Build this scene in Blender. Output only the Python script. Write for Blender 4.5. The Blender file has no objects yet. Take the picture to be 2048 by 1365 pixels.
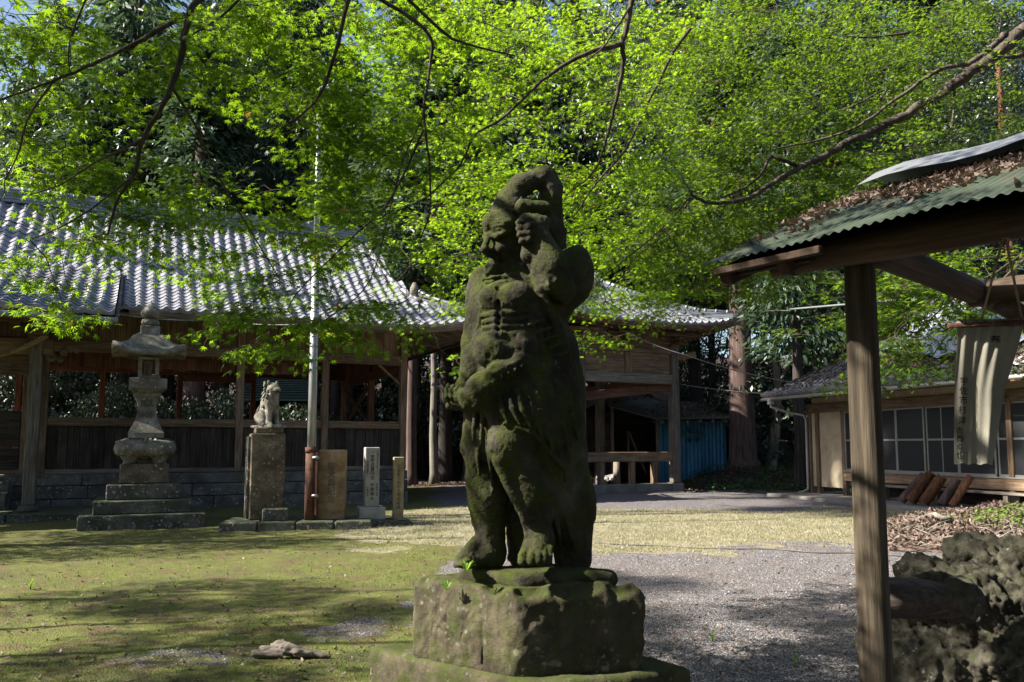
import bpy, bmesh, math, random
import numpy as np
from mathutils import Vector, Matrix, Euler, Quaternion
R = math.radians
SC = bpy.context.scene
COL = SC.collection
rng = random.Random(7)
nrg = np.random.RandomState(11)

# ------------------------------------------------------------------ camera, sky, sun, exposure
F_PX, TILT, SHIFT, EYE = 1593.0, R(5.3), 0.0306, 1.5
cam = bpy.data.cameras.new("camera"); cam_o = bpy.data.objects.new("camera", cam); COL.objects.link(cam_o)
cam.sensor_width = 36; cam.lens = 36 * F_PX / 2048; cam.shift_y = SHIFT
cam.clip_start = 0.05; cam.clip_end = 1500
cam_o.location = (0, 0, EYE); cam_o.rotation_euler = (R(90) + TILT, 0, 0)
SC.camera = cam_o

SUN_AZ = Vector((-0.985, -0.17, 0)).normalized(); SUN_EL = R(40)
SUN_DIR = Vector((SUN_AZ.x * math.cos(SUN_EL), SUN_AZ.y * math.cos(SUN_EL), math.sin(SUN_EL)))
world = bpy.data.worlds.new("World"); SC.world = world; world.use_nodes = True
wn = world.node_tree.nodes; wl = world.node_tree.links
bg = wn["Background"]; sky = wn.new("ShaderNodeTexSky"); sky.sky_type = 'NISHITA'; sky.sun_disc = False
sky.sun_elevation = SUN_EL; sky.sun_rotation = math.atan2(SUN_AZ.x, SUN_AZ.y)
sky.air_density = 1.0; sky.dust_density = 1.4; sky.ozone_density = 1.0
wl.new(sky.outputs[0], bg.inputs[0]); bg.inputs[1].default_value = 0.06
sun = bpy.data.lights.new("sun", 'SUN'); sun.energy = 5.0; sun.angle = R(0.53); sun.color = (1.0, 0.93, 0.82)
sun_o = bpy.data.objects.new("sun", sun); COL.objects.link(sun_o)
sun_o.rotation_euler = SUN_DIR.to_track_quat('Z', 'Y').to_euler(); sun_o.location = (-30, 26, 40)
SC.view_settings.view_transform = 'Standard'; SC.view_settings.look = 'None'
SC.view_settings.exposure = 1.75; SC.view_settings.gamma = 1.0
SC.cycles.max_bounces = 8; SC.cycles.diffuse_bounces = 4; SC.cycles.glossy_bounces = 3
SC.cycles.transmission_bounces = 5; SC.cycles.transparent_max_bounces = 8
SC.cycles.sample_clamp_indirect = 6.0

# survey helpers: photograph pixel (2048 wide) + distance -> place in the world
_F = np.array([0, math.cos(TILT), math.sin(TILT)]); _U = np.array([0, -math.sin(TILT), math.cos(TILT)])
CY = 682.5 + SHIFT * 2048
def ray(px, py):
    return np.array([(px - 1024) / F_PX, 0, 0]) + _F + _U * (CY - py) / F_PX
def P(px, py, Y):
    d = ray(px, py); return Vector(d * (Y / d[1]) + np.array([0, 0, EYE]))
def G(px, py, z=0.0):
    d = ray(px, py); t = (z - EYE) / d[2]; return Vector(d * t + np.array([0, 0, EYE]))

# ------------------------------------------------------------------ object helpers
def link(o, parent=None):
    COL.objects.link(o)
    if parent is not None: o.parent = parent
    return o
def tag(o, label=None, cat=None, group=None, kind=None):
    if label: o['label'] = label
    if cat: o['category'] = cat
    if group: o['group'] = group
    if kind: o['kind'] = kind
    return o
def empty(name, loc=(0, 0, 0), rz=0.0, label=None, cat=None, group=None, parent=None):
    o = bpy.data.objects.new(name, None); o.location = loc; o.rotation_euler = (0, 0, rz); o.empty_display_size = .2
    link(o, parent); return tag(o, label, cat, group)

class MB:
    """collects shapes for one mesh"""
    def __init__(s): s.v = []; s.f = []; s.sm = []
    def add(s, vs, fs, smooth=False):
        n = len(s.v); s.v.extend([tuple(p) for p in vs]); s.f.extend([tuple(i + n for i in f) for f in fs]); s.sm.extend([smooth] * len(fs)); return s
    def box(s, c, size, M=None, ch=0.0):
        hx, hy, hz = [k / 2 for k in size]; cx, cy, cz = c
        if ch <= 0:
            vs = [(cx + i * hx, cy + j * hy, cz + k * hz) for i in (-1, 1) for j in (-1, 1) for k in (-1, 1)]
            fs = [(0, 1, 3, 2), (4, 6, 7, 5), (0, 4, 5, 1), (2, 3, 7, 6), (0, 2, 6, 4), (1, 5, 7, 3)]
        else:
            ch = min(ch, hx * .8, hy * .8, hz * .8); vs = []; idx = {}
            for i in (-1, 1):
                for j in (-1, 1):
                    for k in (-1, 1):
                        for a in range(3):
                            d = [hx - ch, hy - ch, hz - ch]; d[a] = (hx, hy, hz)[a]
                            idx[(i, j, k, a)] = len(vs); vs.append((cx + i * d[0], cy + j * d[1], cz + k * d[2]))
            fs = []
            for a in range(3):
                b, c2 = (a + 1) % 3, (a + 2) % 3
                for sg in (-1, 1):
                    q = []
                    for (u, w) in ((-1, -1), (1, -1), (1, 1), (-1, 1)):
                        t = [0, 0, 0]; t[a] = sg; t[b] = u; t[c2] = w; q.append(idx[(t[0], t[1], t[2], a)])
                    fs.append(tuple(q if sg > 0 else q[::-1]))
                for u in (-1, 1):
                    for w in (-1, 1):
                        t1 = [0, 0, 0]; t1[b] = u; t1[c2] = w; t1[a] = -1; t2 = list(t1); t2[a] = 1
                        q = [idx[(*t1, b)], idx[(*t2, b)], idx[(*t2, c2)], idx[(*t1, c2)]]
                        fs.append(tuple(q if u * w > 0 else q[::-1]))
            for i in (-1, 1):
                for j in (-1, 1):
                    for k in (-1, 1):
                        q = [idx[(i, j, k, 0)], idx[(i, j, k, 1)], idx[(i, j, k, 2)]]
                        fs.append(tuple(q if i * j * k > 0 else q[::-1]))
        if M is not None: vs = [M @ Vector(p) for p in vs]
        return s.add(vs, fs)
    def bb(s, x0, x1, y0, y1, z0, z1, ch=0.0, M=None):
        return s.box(((x0 + x1) / 2, (y0 + y1) / 2, (z0 + z1) / 2), (x1 - x0, y1 - y0, z1 - z0), M, ch)
    def bar(s, p0, p1, w, h, ch=0.0, up=(0, 0, 1)):
        p0, p1 = Vector(p0), Vector(p1); d = p1 - p0; L = d.length; d.normalize(); u = Vector(up)
        sx = d.cross(u)
        if sx.length < 1e-4: sx = Vector((1, 0, 0))
        sx.normalize(); u = sx.cross(d)
        M = Matrix((( d.x, sx.x, u.x, (p0.x + p1.x) / 2), (d.y, sx.y, u.y, (p0.y + p1.y) / 2), (d.z, sx.z, u.z, (p0.z + p1.z) / 2), (0, 0, 0, 1)))
        return s.box((0, 0, 0), (L, w, h), M, ch)
    def tube(s, pts, rad, n=10, cap=True, smooth=True, wob=0.0):
        pts = [Vector(p) for p in pts]
        if not hasattr(rad, '__len__'): rad = [rad] * len(pts)
        rings = []; ref = None
        for i, p in enumerate(pts):
            t = (pts[min(i + 1, len(pts) - 1)] - pts[max(i - 1, 0)])
            if t.length < 1e-9: t = Vector((0, 0, 1))
            t.normalize()
            if ref is None:
                ref = Vector((0, 0, 1)) if abs(t.z) < .9 else Vector((1, 0, 0))
            a = (ref - t * ref.dot(t))
            if a.length < 1e-6: a = t.orthogonal()
            a.normalize(); b = t.cross(a); ref = a
            rings.append([p + (a * math.cos(2 * math.pi * k / n) + b * math.sin(2 * math.pi * k / n)) * rad[i] * (1 + (wob * (rng.random() - .5) if wob else 0)) for k in range(n)])
        base = len(s.v); 
        for r in rings: s.v.extend([tuple(q) for q in r])
        for i in range(len(rings) - 1):
            for k in range(n):
                a0 = base + i * n + k; a1 = base + i * n + (k + 1) % n
                s.f.append((a0, a1, a1 + n, a0 + n)); s.sm.append(smooth)
        if cap:
            s.f.append(tuple(base + k for k in reversed(range(n)))); s.sm.append(False)
            s.f.append(tuple(base + (len(rings) - 1) * n + k for k in range(n))); s.sm.append(False)
        return s
    def lathe(s, prof, n=24, c=(0, 0, 0), square=False, smooth=True, sq_pow=None):
        """prof: list of (r, z). square=True sweeps a square section instead of a round one"""
        base = len(s.v); m = 4 if square else n
        for (r, z) in prof:
            for k in range(m):
                if square:
                    x, y = [(-1, -1), (1, -1), (1, 1), (-1, 1)][k]; s.v.append((c[0] + x * r, c[1] + y * r, c[2] + z))
                else:
                    a = 2 * math.pi * k / n; ca, sa = math.cos(a), math.sin(a); q = 1.0
                    if sq_pow: q = (abs(ca) ** sq_pow + abs(sa) ** sq_pow) ** (-1 / sq_pow)
                    s.v.append((c[0] + r * q * ca, c[1] + r * q * sa, c[2] + z))
        for i in range(len(prof) - 1):
            for k in range(m):
                a0 = base + i * m + k; a1 = base + i * m + (k + 1) % m
                s.f.append((a0, a1, a1 + m, a0 + m)); s.sm.append(smooth and not square)
        s.f.append(tuple(base + k for k in reversed(range(m)))); s.sm.append(False)
        s.f.append(tuple(base + (len(prof) - 1) * m + k for k in range(m))); s.sm.append(False)
        return s
    def mesh(s, name):
        me = bpy.data.meshes.new(name); me.from_pydata(s.v, [], s.f)
        if any(s.sm): me.polygons.foreach_set('use_smooth', s.sm)
        me.update(); return me
    def build(s, name, mat, parent=None, loc=(0, 0, 0), rot=(0, 0, 0), label=None, kind=None):
        me = s.mesh(name); me.materials.append(mat); o = bpy.data.objects.new(name, me)
        o.location = loc; o.rotation_euler = rot; link(o, parent); return tag(o, label, kind=kind)

def np_mesh(name, v, f, mat, smooth=False, parent=None):
    """numpy verts (n,3), faces (m,k)"""
    me = bpy.data.meshes.new(name); k = f.shape[1]; m = len(f)
    me.vertices.add(len(v)); me.vertices.foreach_set('co', np.asarray(v, np.float32).ravel())
    me.loops.add(m * k); me.loops.foreach_set('vertex_index', np.asarray(f, np.int32).ravel())
    me.polygons.add(m); me.polygons.foreach_set('loop_start', np.arange(0, m * k, k, dtype=np.int32))
    me.polygons.foreach_set('loop_total', np.full(m, k, np.int32))
    if smooth: me.polygons.foreach_set('use_smooth', np.ones(m, bool))
    me.update(calc_edges=True); me.materials.append(mat)
    o = bpy.data.objects.new(name, me); link(o, parent); return o
def inst(o_src, parent, loc=None, rot=None, scale=None, M=None):
    c = o_src.copy(); COL.objects.link(c); c.parent = parent
    if M is not None: c.matrix_basis = M
    if loc is not None: c.location = loc
    if rot is not None: c.rotation_euler = rot
    if scale is not None: c.scale = scale
    return c
def text_mesh(body, size, mat, parent, loc, rot, name='lettering', vertical=True, depth=.002, bold=0.0, gap=1.0, widen=1.0):
    """vertical lettering: one glyph under the next, converted to one mesh"""
    vs, fs = [], []; dg = None
    items = list(body) if vertical else [body]
    for i, ch in enumerate(items):
        if ch == ' ': continue
        cu = bpy.data.curves.new('t', 'FONT'); cu.body = ch; cu.size = size; cu.align_x = 'CENTER'; cu.align_y = 'CENTER'
        cu.extrude = depth; cu.offset = bold; cu.resolution_u = 2
        o = bpy.data.objects.new('t', cu); COL.objects.link(o)
        dg = bpy.context.evaluated_depsgraph_get(); ev = o.evaluated_get(dg); me = ev.to_mesh()
        n = len(vs); dz = -i * size * gap if vertical else 0
        vs += [(v.co.x * widen, v.co.y + dz, v.co.z) for v in me.vertices]; fs += [tuple(j + n for j in p.vertices) for p in me.polygons]
        ev.to_mesh_clear(); bpy.data.objects.remove(o); bpy.data.curves.remove(cu)
    m = bpy.data.meshes.new(name); m.from_pydata(vs, [], fs); m.update(); m.materials.append(mat)
    o = bpy.data.objects.new(name, m); o.location = loc; o.rotation_euler = rot; link(o, parent); return o

# ------------------------------------------------------------------ noise in numpy
_lat = np.random.RandomState(3).rand(32, 32, 32).astype(np.float32)
def vnoise(p, sc):
    q = np.asarray(p, np.float32) * sc; i = np.floor(q).astype(int); f = q - i; f = f * f * (3 - 2 * f)
    i &= 31; j = (i + 1) & 31; r = 0
    for a in (0, 1):
        for b in (0, 1):
            for c in (0, 1):
                w = (f[:, 0] if a else 1 - f[:, 0]) * (f[:, 1] if b else 1 - f[:, 1]) * (f[:, 2] if c else 1 - f[:, 2])
                r = r + w * _lat[(j if a else i)[:, 0], (j if b else i)[:, 1], (j if c else i)[:, 2]]
    return r - .5
def fbm(p, sc, o=4):
    r = 0; a = 1.0
    for k in range(o): r = r + a * vnoise(np.asarray(p) + 7.3 * k, sc * 2 ** k); a *= .5
    return r

# ------------------------------------------------------------------ distance-field sculptor
class SDF:
    def __init__(s, lo, hi, h):
        s.lo = np.array(lo, float); s.h = h; s.n = np.ceil((np.array(hi) - s.lo) / h).astype(int) + 1
        s.ax = [s.lo[i] + h * np.arange(s.n[i]) for i in range(3)]
        s.d = np.full(s.n, 1.0, np.float32)
    def _sub(s, lo, hi, m):
        a = np.clip(np.floor((np.array(lo) - m - s.lo) / s.h).astype(int), 0, s.n); b = np.clip(np.ceil((np.array(hi) + m - s.lo) / s.h).astype(int) + 1, 0, s.n)
        sl = tuple(slice(a[i], b[i]) for i in range(3))
        return sl, np.meshgrid(*[s.ax[i][sl[i]].astype(np.float32) for i in range(3)], indexing='ij')
    def _put(s, sl, e, k, op):
        a = s.d[sl]
        if op == 'add':
            if k > 0: hh = np.maximum(k - np.abs(a - e), 0) / k; s.d[sl] = np.minimum(a, e) - hh * hh * k * .25
            else: s.d[sl] = np.minimum(a, e)
        else:
            e = -e
            if k > 0: hh = np.maximum(k - np.abs(a - e), 0) / k; s.d[sl] = np.maximum(a, e) + hh * hh * k * .25
            else: s.d[sl] = np.maximum(a, e)
    def cap(s, p0, p1, r0, r1=None, k=.02, op='add'):
        r1 = r0 if r1 is None else r1; p0, p1 = np.array(p0, float), np.array(p1, float); rm = max(r0, r1)
        sl, (X, Y, Z) = s._sub(np.minimum(p0, p1) - rm, np.maximum(p0, p1) + rm, k + 2 * s.h)
        if 0 in s.d[sl].shape: return s
        d = p1 - p0; L = max(d @ d, 1e-12)
        t = np.clip(((X - p0[0]) * d[0] + (Y - p0[1]) * d[1] + (Z - p0[2]) * d[2]) / L, 0, 1)
        e = np.sqrt((X - p0[0] - t * d[0]) ** 2 + (Y - p0[1] - t * d[1]) ** 2 + (Z - p0[2] - t * d[2]) ** 2) - (r0 + (r1 - r0) * t)
        s._put(sl, e, k, op); return s
    def ell(s, c, r, rot=None, k=.02, op='add'):
        c = np.array(c, float); r = np.array(r, float); rm = r.max()
        sl, (X, Y, Z) = s._sub(c - rm, c + rm, k + 2 * s.h)
        if 0 in s.d[sl].shape: return s
        X, Y, Z = X - c[0], Y - c[1], Z - c[2]
        if rot is not None:
            M = np.array(Euler(rot).to_matrix()).T
            X, Y, Z = M[0, 0] * X + M[0, 1] * Y + M[0, 2] * Z, M[1, 0] * X + M[1, 1] * Y + M[1, 2] * Z, M[2, 0] * X + M[2, 1] * Y + M[2, 2] * Z
        k0 = np.sqrt((X / r[0]) ** 2 + (Y / r[1]) ** 2 + (Z / r[2]) ** 2); k1 = np.sqrt((X / r[0] ** 2) ** 2 + (Y / r[1] ** 2) ** 2 + (Z / r[2] ** 2) ** 2)
        e = np.where(k1 > 1e-6, k0 * (k0 - 1) / np.maximum(k1, 1e-6), -r.min())
        s._put(sl, e, k, op); return s
    def box(s, c, hs, rz=0.0, rd=.01, k=.01, op='add'):
        c = np.array(c, float); hs = np.array(hs, float); rm = np.linalg.norm(hs)
        sl, (X, Y, Z) = s._sub(c - rm, c + rm, k + 2 * s.h)
        X, Y, Z = X - c[0], Y - c[1], Z - c[2]; ca, sa = math.cos(rz), math.sin(rz)
        X, Y = ca * X + sa * Y, -sa * X + ca * Y
        qx, qy, qz = np.abs(X) - hs[0] + rd, np.abs(Y) - hs[1] + rd, np.abs(Z) - hs[2] + rd
        e = np.sqrt(np.maximum(qx, 0) ** 2 + np.maximum(qy, 0) ** 2 + np.maximum(qz, 0) ** 2) + np.minimum(np.maximum(qx, np.maximum(qy, qz)), 0) - rd
        s._put(sl, e, k, op); return s
    def chain(s, pts, k=.02, op='add'):
        for a, b in zip(pts, pts[1:]): s.cap(a[0], b[0], a[1], b[1], k, op)
        return s
    def extract(s):
        d = s.d; ins = d < 0; nx, ny, nz = d.shape
        c = np.zeros((nx - 1, ny - 1, nz - 1), np.int8)
        for a in (0, 1):
            for b in (0, 1):
                for e in (0, 1): c += ins[a:nx - 1 + a, b:ny - 1 + b, e:nz - 1 + e]
        act = (c > 0) & (c < 8); idx = np.full(c.shape, -1, np.int64); I = np.argwhere(act); idx[act] = np.arange(len(I))
        acc = np.zeros((len(I), 3)); cnt = np.zeros(len(I))
        cor = {(a, b, e): d[I[:, 0] + a, I[:, 1] + b, I[:, 2] + e] for a in (0, 1) for b in (0, 1) for e in (0, 1)}
        for ax in range(3):
            o1, o2 = [x for x in range(3) if x != ax]
            for u in (0, 1):
                for w in (0, 1):
                    p = [0, 0, 0]; p[o1] = u; p[o2] = w; q = list(p); q[ax] = 1
                    da, db = cor[tuple(p)], cor[tuple(q)]; m = (da < 0) != (db < 0)
                    t = np.where(m, da / np.where(m, da - db, 1), 0)
                    pos = np.array(p, float)[None].repeat(len(I), 0); pos[:, ax] = t
                    acc[m] += pos[m]; cnt[m] += 1
        V = s.lo + (I + acc / cnt[:, None]) * s.h
        F = []
        for ax in range(3):
            o1, o2 = (ax + 1) % 3, (ax + 2) % 3
            A = [slice(None)] * 3; B = [slice(None)] * 3; A[ax] = slice(0, -1); B[ax] = slice(1, None)
            a, b = ins[tuple(A)], ins[tuple(B)]
            for flip, m in ((0, a & ~b), (1, b & ~a)):
                E = np.argwhere(m); ok = (E[:, o1] > 0) & (E[:, o2] > 0) & (E[:, o1] < d.shape[o1] - 1) & (E[:, o2] < d.shape[o2] - 1); E = E[ok]
                q = []
                for (u, w) in ((1, 1), (0, 1), (0, 0), (1, 0)):
                    t = E.copy(); t[:, o1] -= u; t[:, o2] -= w; q.append(idx[t[:, 0], t[:, 1], t[:, 2]])
                q = np.stack(q, 1); F.append(q[:, ::-1] if flip else q)
        return V, np.concatenate(F)
def vnormals(V, F):
    n = np.cross(V[F[:, 2]] - V[F[:, 0]], V[F[:, 3]] - V[F[:, 1]]); N = np.zeros_like(V)
    for i in range(4): np.add.at(N, F[:, i], n)
    return N / np.maximum(np.linalg.norm(N, axis=1), 1e-12)[:, None]
# ------------------------------------------------------------------ materials
class NT:
    def __init__(s, name):
        s.m = bpy.data.materials.new(name); s.m.use_nodes = True; s.t = s.m.node_tree; s.n = s.t.nodes; s.l = s.t.links
        s.b = s.n["Principled BSDF"]; s.out = s.n["Material Output"]; s._co = None
    def coord(s, kind='Object', scale=(1, 1, 1), rnd=True):
        tc = s.n.new("ShaderNodeTexCoord"); mp = s.n.new("ShaderNodeMapping"); mp.inputs['Scale'].default_value = scale
        s.l.new(tc.outputs[kind], mp.inputs[0])
        if rnd:
            oi = s.n.new("ShaderNodeObjectInfo"); mu = s.n.new("ShaderNodeMath"); mu.operation = 'MULTIPLY'; mu.inputs[1].default_value = 37.0
            s.l.new(oi.outputs['Random'], mu.inputs[0]); cb = s.n.new("ShaderNodeCombineXYZ")
            for i in range(3): s.l.new(mu.outputs[0], cb.inputs[i])
            s.l.new(cb.outputs[0], mp.inputs['Location'])
        return mp.outputs[0]
    def pos(s, scale=(1, 1, 1)):
        g = s.n.new("ShaderNodeNewGeometry"); mp = s.n.new("ShaderNodeMapping"); mp.inputs['Scale'].default_value = scale
        s.l.new(g.outputs['Position'], mp.inputs[0]); return mp.outputs[0]
    def noise(s, co, scale, detail=6, rough=.6, dist=0.0):
        x = s.n.new("ShaderNodeTexNoise"); x.inputs['Scale'].default_value = scale; x.inputs['Detail'].default_value = detail
        x.inputs['Roughness'].default_value = rough; x.inputs['Distortion'].default_value = dist; s.l.new(co, x.inputs['Vector']); return x.outputs[0]
    def voro(s, co, scale, feat='F1', out='Distance', rand=1.0):
        x = s.n.new("ShaderNodeTexVoronoi"); x.feature = feat; x.inputs['Scale'].default_value = scale; x.inputs['Randomness'].default_value = rand
        s.l.new(co, x.inputs['Vector']); return x.outputs[out]
    def ramp(s, fac, stops):
        x = s.n.new("ShaderNodeValToRGB"); e = x.color_ramp.elements
        while len(e) < len(stops): e.new(.5)
        for i, (p, c) in enumerate(stops):
            e[i].position = p; e[i].color = (*c, 1) if hasattr(c, '__len__') else (c, c, c, 1)
        s.l.new(fac, x.inputs[0]); return x.outputs[0]
    def mix(s, fac, a, b, mode='MIX'):
        x = s.n.new("ShaderNodeMix"); x.data_type = 'RGBA'; x.blend_type = mode
        for i, v in ((0, fac), (6, a), (7, b)):
            if hasattr(v, 'links') or hasattr(v, 'is_linked'): s.l.new(v, x.inputs[i])
            elif i == 0: x.inputs[0].default_value = v
            else: x.inputs[i].default_value = (*v, 1) if hasattr(v, '__len__') else (v, v, v, 1)
        return x.outputs[2]
    def math(s, op, a, b=0.0, clamp=False):
        x = s.n.new("ShaderNodeMath"); x.operation = op; x.use_clamp = clamp
        for i, v in ((0, a), (1, b)):
            if hasattr(v, 'is_linked'): s.l.new(v, x.inputs[i])
            else: x.inputs[i].default_value = v
        return x.outputs[0]
    def upness(s):
        g = s.n.new("ShaderNodeNewGeometry"); sp = s.n.new("ShaderNodeSeparateXYZ"); s.l.new(g.outputs['Normal'], sp.inputs[0]); return sp.outputs[2]
    def rand(s):
        return s.n.new("ShaderNodeObjectInfo").outputs['Random']
    def island(s):
        return s.n.new("ShaderNodeNewGeometry").outputs['Random Per Island']
    def attr(s, name):
        a = s.n.new("ShaderNodeAttribute"); a.attribute_name = name; return a.outputs['Fac']
    def bump(s, h, strength=.4, dist=.01):
        x = s.n.new("ShaderNodeBump"); x.inputs['Strength'].default_value = strength; x.inputs['Distance'].default_value = dist
        s.l.new(h, x.inputs['Height']); s.l.new(x.outputs[0], s.b.inputs['Normal']); return x
    def done(s, col, rough=.85, spec=.3, metal=0.0):
        for k, v in (('Base Color', col), ('Roughness', rough), ('Specular IOR Level', spec), ('Metallic', metal)):
            if hasattr(v, 'is_linked'): s.l.new(v, s.b.inputs[k])
            elif k == 'Base Color': s.b.inputs[k].default_value = (*v, 1)
            else: s.b.inputs[k].default_value = v
        return s.m

def wood(name, c0, c1, c2, axis=2, sc=1.0, rough=.8, bstr=.35, mottle=.35):
    """weathered timber, grain along the given local axis"""
    t = NT(name); k = [14 * sc] * 3; k[axis] = .9 * sc; co = t.coord('Object', tuple(k))
    n1 = t.noise(co, 1.6, 8, .65, .4); k2 = [60 * sc] * 3; k2[axis] = 2.0 * sc
    n2 = t.noise(t.coord('Object', tuple(k2)), 1.0, 4, .6)
    big = t.noise(t.coord('Object', (1.3, 1.3, 1.3)), 1.2, 4, .6)
    col = t.ramp(n1, [(.3, c0), (.5, c1), (.72, c2)])
    col = t.mix(t.math('MULTIPLY', t.ramp(n2, [(.35, 1.0), (.55, 0.0)]), .55), col, c0)
    tone = t.math('ADD', t.math('MULTIPLY', t.rand(), .5), .75)
    col = t.mix(1.0, col, t.ramp(big, [(.3, 1 - mottle), (.7, 1.0 + mottle * .2)]), 'MULTIPLY')
    vm = t.n.new("ShaderNodeVectorMath"); vm.operation = 'SCALE'; t.l.new(col, vm.inputs[0]); t.l.new(tone, vm.inputs['Scale'])
    t.bump(t.math('ADD', t.math('MULTIPLY', n1, .6), t.math('MULTIPLY', n2, .6)), bstr, .012)
    return t.done(vm.outputs[0], rough, .25)

def stone(name, base, dark, lichen, moss=None, li_amt=.62, moss_amt=.5, sc=1.0, bstr=.5, grime=.5, top_moss=0.0, kind='Object'):
    t = NT(name); co = t.coord(kind, (1, 1, 1))
    n1 = t.noise(co, 3.0 * sc, 9, .62, .2); n2 = t.noise(co, 28 * sc, 5, .7); n3 = t.noise(co, 1.4 * sc, 4, .6, .5)
    col = t.mix(t.ramp(n1, [(.35, 0.0), (.68, 1.0)]), dark, base)
    col = t.mix(t.math('MULTIPLY', t.ramp(n3, [(.42, 0.0), (.6, 1.0)]), grime), col, [x * .45 for x in dark])
    v = t.voro(co, 9 * sc, 'SMOOTH_F1'); lm = t.math('ADD', v, t.math('MULTIPLY', n2, .35))
    spots = t.ramp(lm, [(.34, 1.0), (.42, 0.0)]); patch = t.ramp(t.noise(co, 2.2 * sc, 3, .5), [(li_amt - .06, 0.0), (li_amt + .06, 1.0)])
    v2 = t.ramp(t.noise(co, 16 * sc, 6, .75), [(.56, 0.0), (.64, 1.0)])
    col = t.mix(t.math('MULTIPLY', t.math('MAXIMUM', t.math('MULTIPLY', spots, .8), t.math('MULTIPLY', v2, .7)), patch), col, lichen)
    if moss:
        mm = t.ramp(t.noise(co, 4.5 * sc, 8, .68, .3), [(moss_amt - .07, 0.0), (moss_amt + .12, 1.0)])
        if top_moss:
            up = t.ramp(t.upness(), [(.25, 0.0), (.8, 1.0)]); mm = t.math('ADD', mm, t.math('MULTIPLY', up, top_moss), True)
        mcol = t.mix(t.noise(co, 40 * sc, 4, .7), [x * .5 for x in moss], [x * 1.5 for x in moss])
        col = t.mix(mm, col, mcol)
    t.bump(t.math('ADD', t.math('MULTIPLY', n1, .5), t.math('ADD', t.math('MULTIPLY', n2, .35), t.math('MULTIPLY', t.noise(co, 90 * sc, 3, .7), .2))), bstr, .02)
    return t.done(col, .92, .2)

def leafmat(name, dif, tra, var=.35, gloss=.25, red=None, amt=.45, use_island=True):
    t = NT(name); r = t.island() if use_island else t.rand()
    big = t.noise(t.pos(), .9, 3, .5); f = t.math('ADD', t.math('MULTIPLY', r, .65), t.math('MULTIPLY', big, .5), True)
    lo, hi = [x * (1 - var) for x in dif], [x * (1 + var) for x in dif]
    col = t.mix(f, lo, hi); tc = t.mix(f, [x * (1 - var) for x in tra], [min(1, x * (1 + var)) for x in tra])
    if red:
        m = t.ramp(t.island(), [(.996, 0.0), (.998, 1.0)]); col = t.mix(m, col, red); tc = t.mix(m, tc, [x * 1.6 for x in red])
    t.done(col, .45, gloss)
    tr = t.n.new("ShaderNodeBsdfTranslucent"); t.l.new(tc, tr.inputs[0]); mx = t.n.new("ShaderNodeMixShader"); mx.inputs[0].default_value = amt
    t.l.new(t.b.outputs[0], mx.inputs[1]); t.l.new(tr.outputs[0], mx.inputs[2]); t.l.new(mx.outputs[0], t.out.inputs[0]); return t.m

def plain(name, c, rough=.6, metal=0.0, var=.25, sc=6.0, bstr=.1, spec=.4, kind='Object', dirt=None):
    t = NT(name); co = t.coord(kind); n = t.noise(co, sc, 6, .6)
    col = t.mix(t.ramp(n, [(.3, 0.0), (.7, 1.0)]), [x * (1 - var) for x in c], [x * (1 + var) for x in c])
    if dirt: col = t.mix(t.ramp(t.noise(co, sc * .6, 8, .7, .4), [(.5, 0.0), (.66, 1.0)]), col, dirt)
    t.bump(t.noise(co, sc * 8, 3, .6), bstr, .005); return t.done(col, rough, spec, metal)

M = {}
# old temple timber: warm brown, weathered
for ax, nm in ((0, 'x'), (1, 'y'), (2, 'z')):
    M['wood_' + nm] = wood('old_timber_' + nm, (.06, .038, .025), (.21, .14, .09), (.34, .245, .165), ax)
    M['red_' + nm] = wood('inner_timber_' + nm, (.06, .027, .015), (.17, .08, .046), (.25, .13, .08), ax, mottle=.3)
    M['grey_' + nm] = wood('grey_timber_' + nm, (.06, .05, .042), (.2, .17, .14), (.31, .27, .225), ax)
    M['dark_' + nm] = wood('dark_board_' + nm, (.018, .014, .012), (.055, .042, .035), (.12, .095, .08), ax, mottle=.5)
M['gate_wood'] = wood('hut_timber', (.025, .015, .01), (.07, .042, .027), (.125, .08, .052), 2, .8)
M['post_wood'] = wood('hut_post_timber', (.024, .018, .012), (.072, .057, .038), (.15, .12, .082), 2, 1.2, bstr=.7)
M['log_x'] = wood('hut_log', (.04, .026, .018), (.11, .075, .052), (.18, .13, .092), 0, 1.0)
M['granite'] = stone('granite_grey', (.3, .275, .235), (.12, .105, .086), (.42, .43, .36), (.06, .075, .03), .5, .6, 1.6, .35, .45, .35)
M['step_stone'] = stone('step_stone', (.16, .15, .135), (.06, .055, .05), (.4, .41, .36), (.05, .07, .02), .44, .58, 1.4, .5, .6, .5)
M['foundation'] = stone('foundation_stone', (.17, .165, .155), (.075, .072, .068), (.3, .31, .28), (.06, .08, .035), .52, .62, 1.2, .5, .5, .2)
M['statue'] = stone('statue_stone', (.12, .106, .075), (.025, .022, .015), (.17, .165, .125), (.045, .056, .01), .62, .5, 2.4, 1.0, .7, .4, 'Object')
M['pedestal'] = stone('pedestal_stone', (.135, .115, .075), (.045, .038, .026), (.24, .235, .18), (.05, .062, .014), .54, .54, 3.0, .8, .4, .6)
M['plinth'] = stone('plinth_stone', (.25, .19, .13), (.08, .065, .048), (.4, .4, .26), (.07, .085, .03), .46, .64, 1.6, .4, .5, .2)
M['mem_tan'] = stone('memorial_tan', (.36, .27, .165), (.2, .12, .065), (.36, .33, .24), (.06, .06, .025), .62, .66, 1.5, .4, .6)
M['mem_grey'] = stone('memorial_grey', (.33, .32, .29), (.22, .21, .195), (.5, .5, .46), None, .8, .7, 2.0, .12, .0)
M['mem_yellow'] = stone('memorial_yellow', (.34, .28, .165), (.2, .155, .09), (.5, .47, .36), (.1, .1, .05), .66, .74, 1.6, .4, .2)
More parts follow.
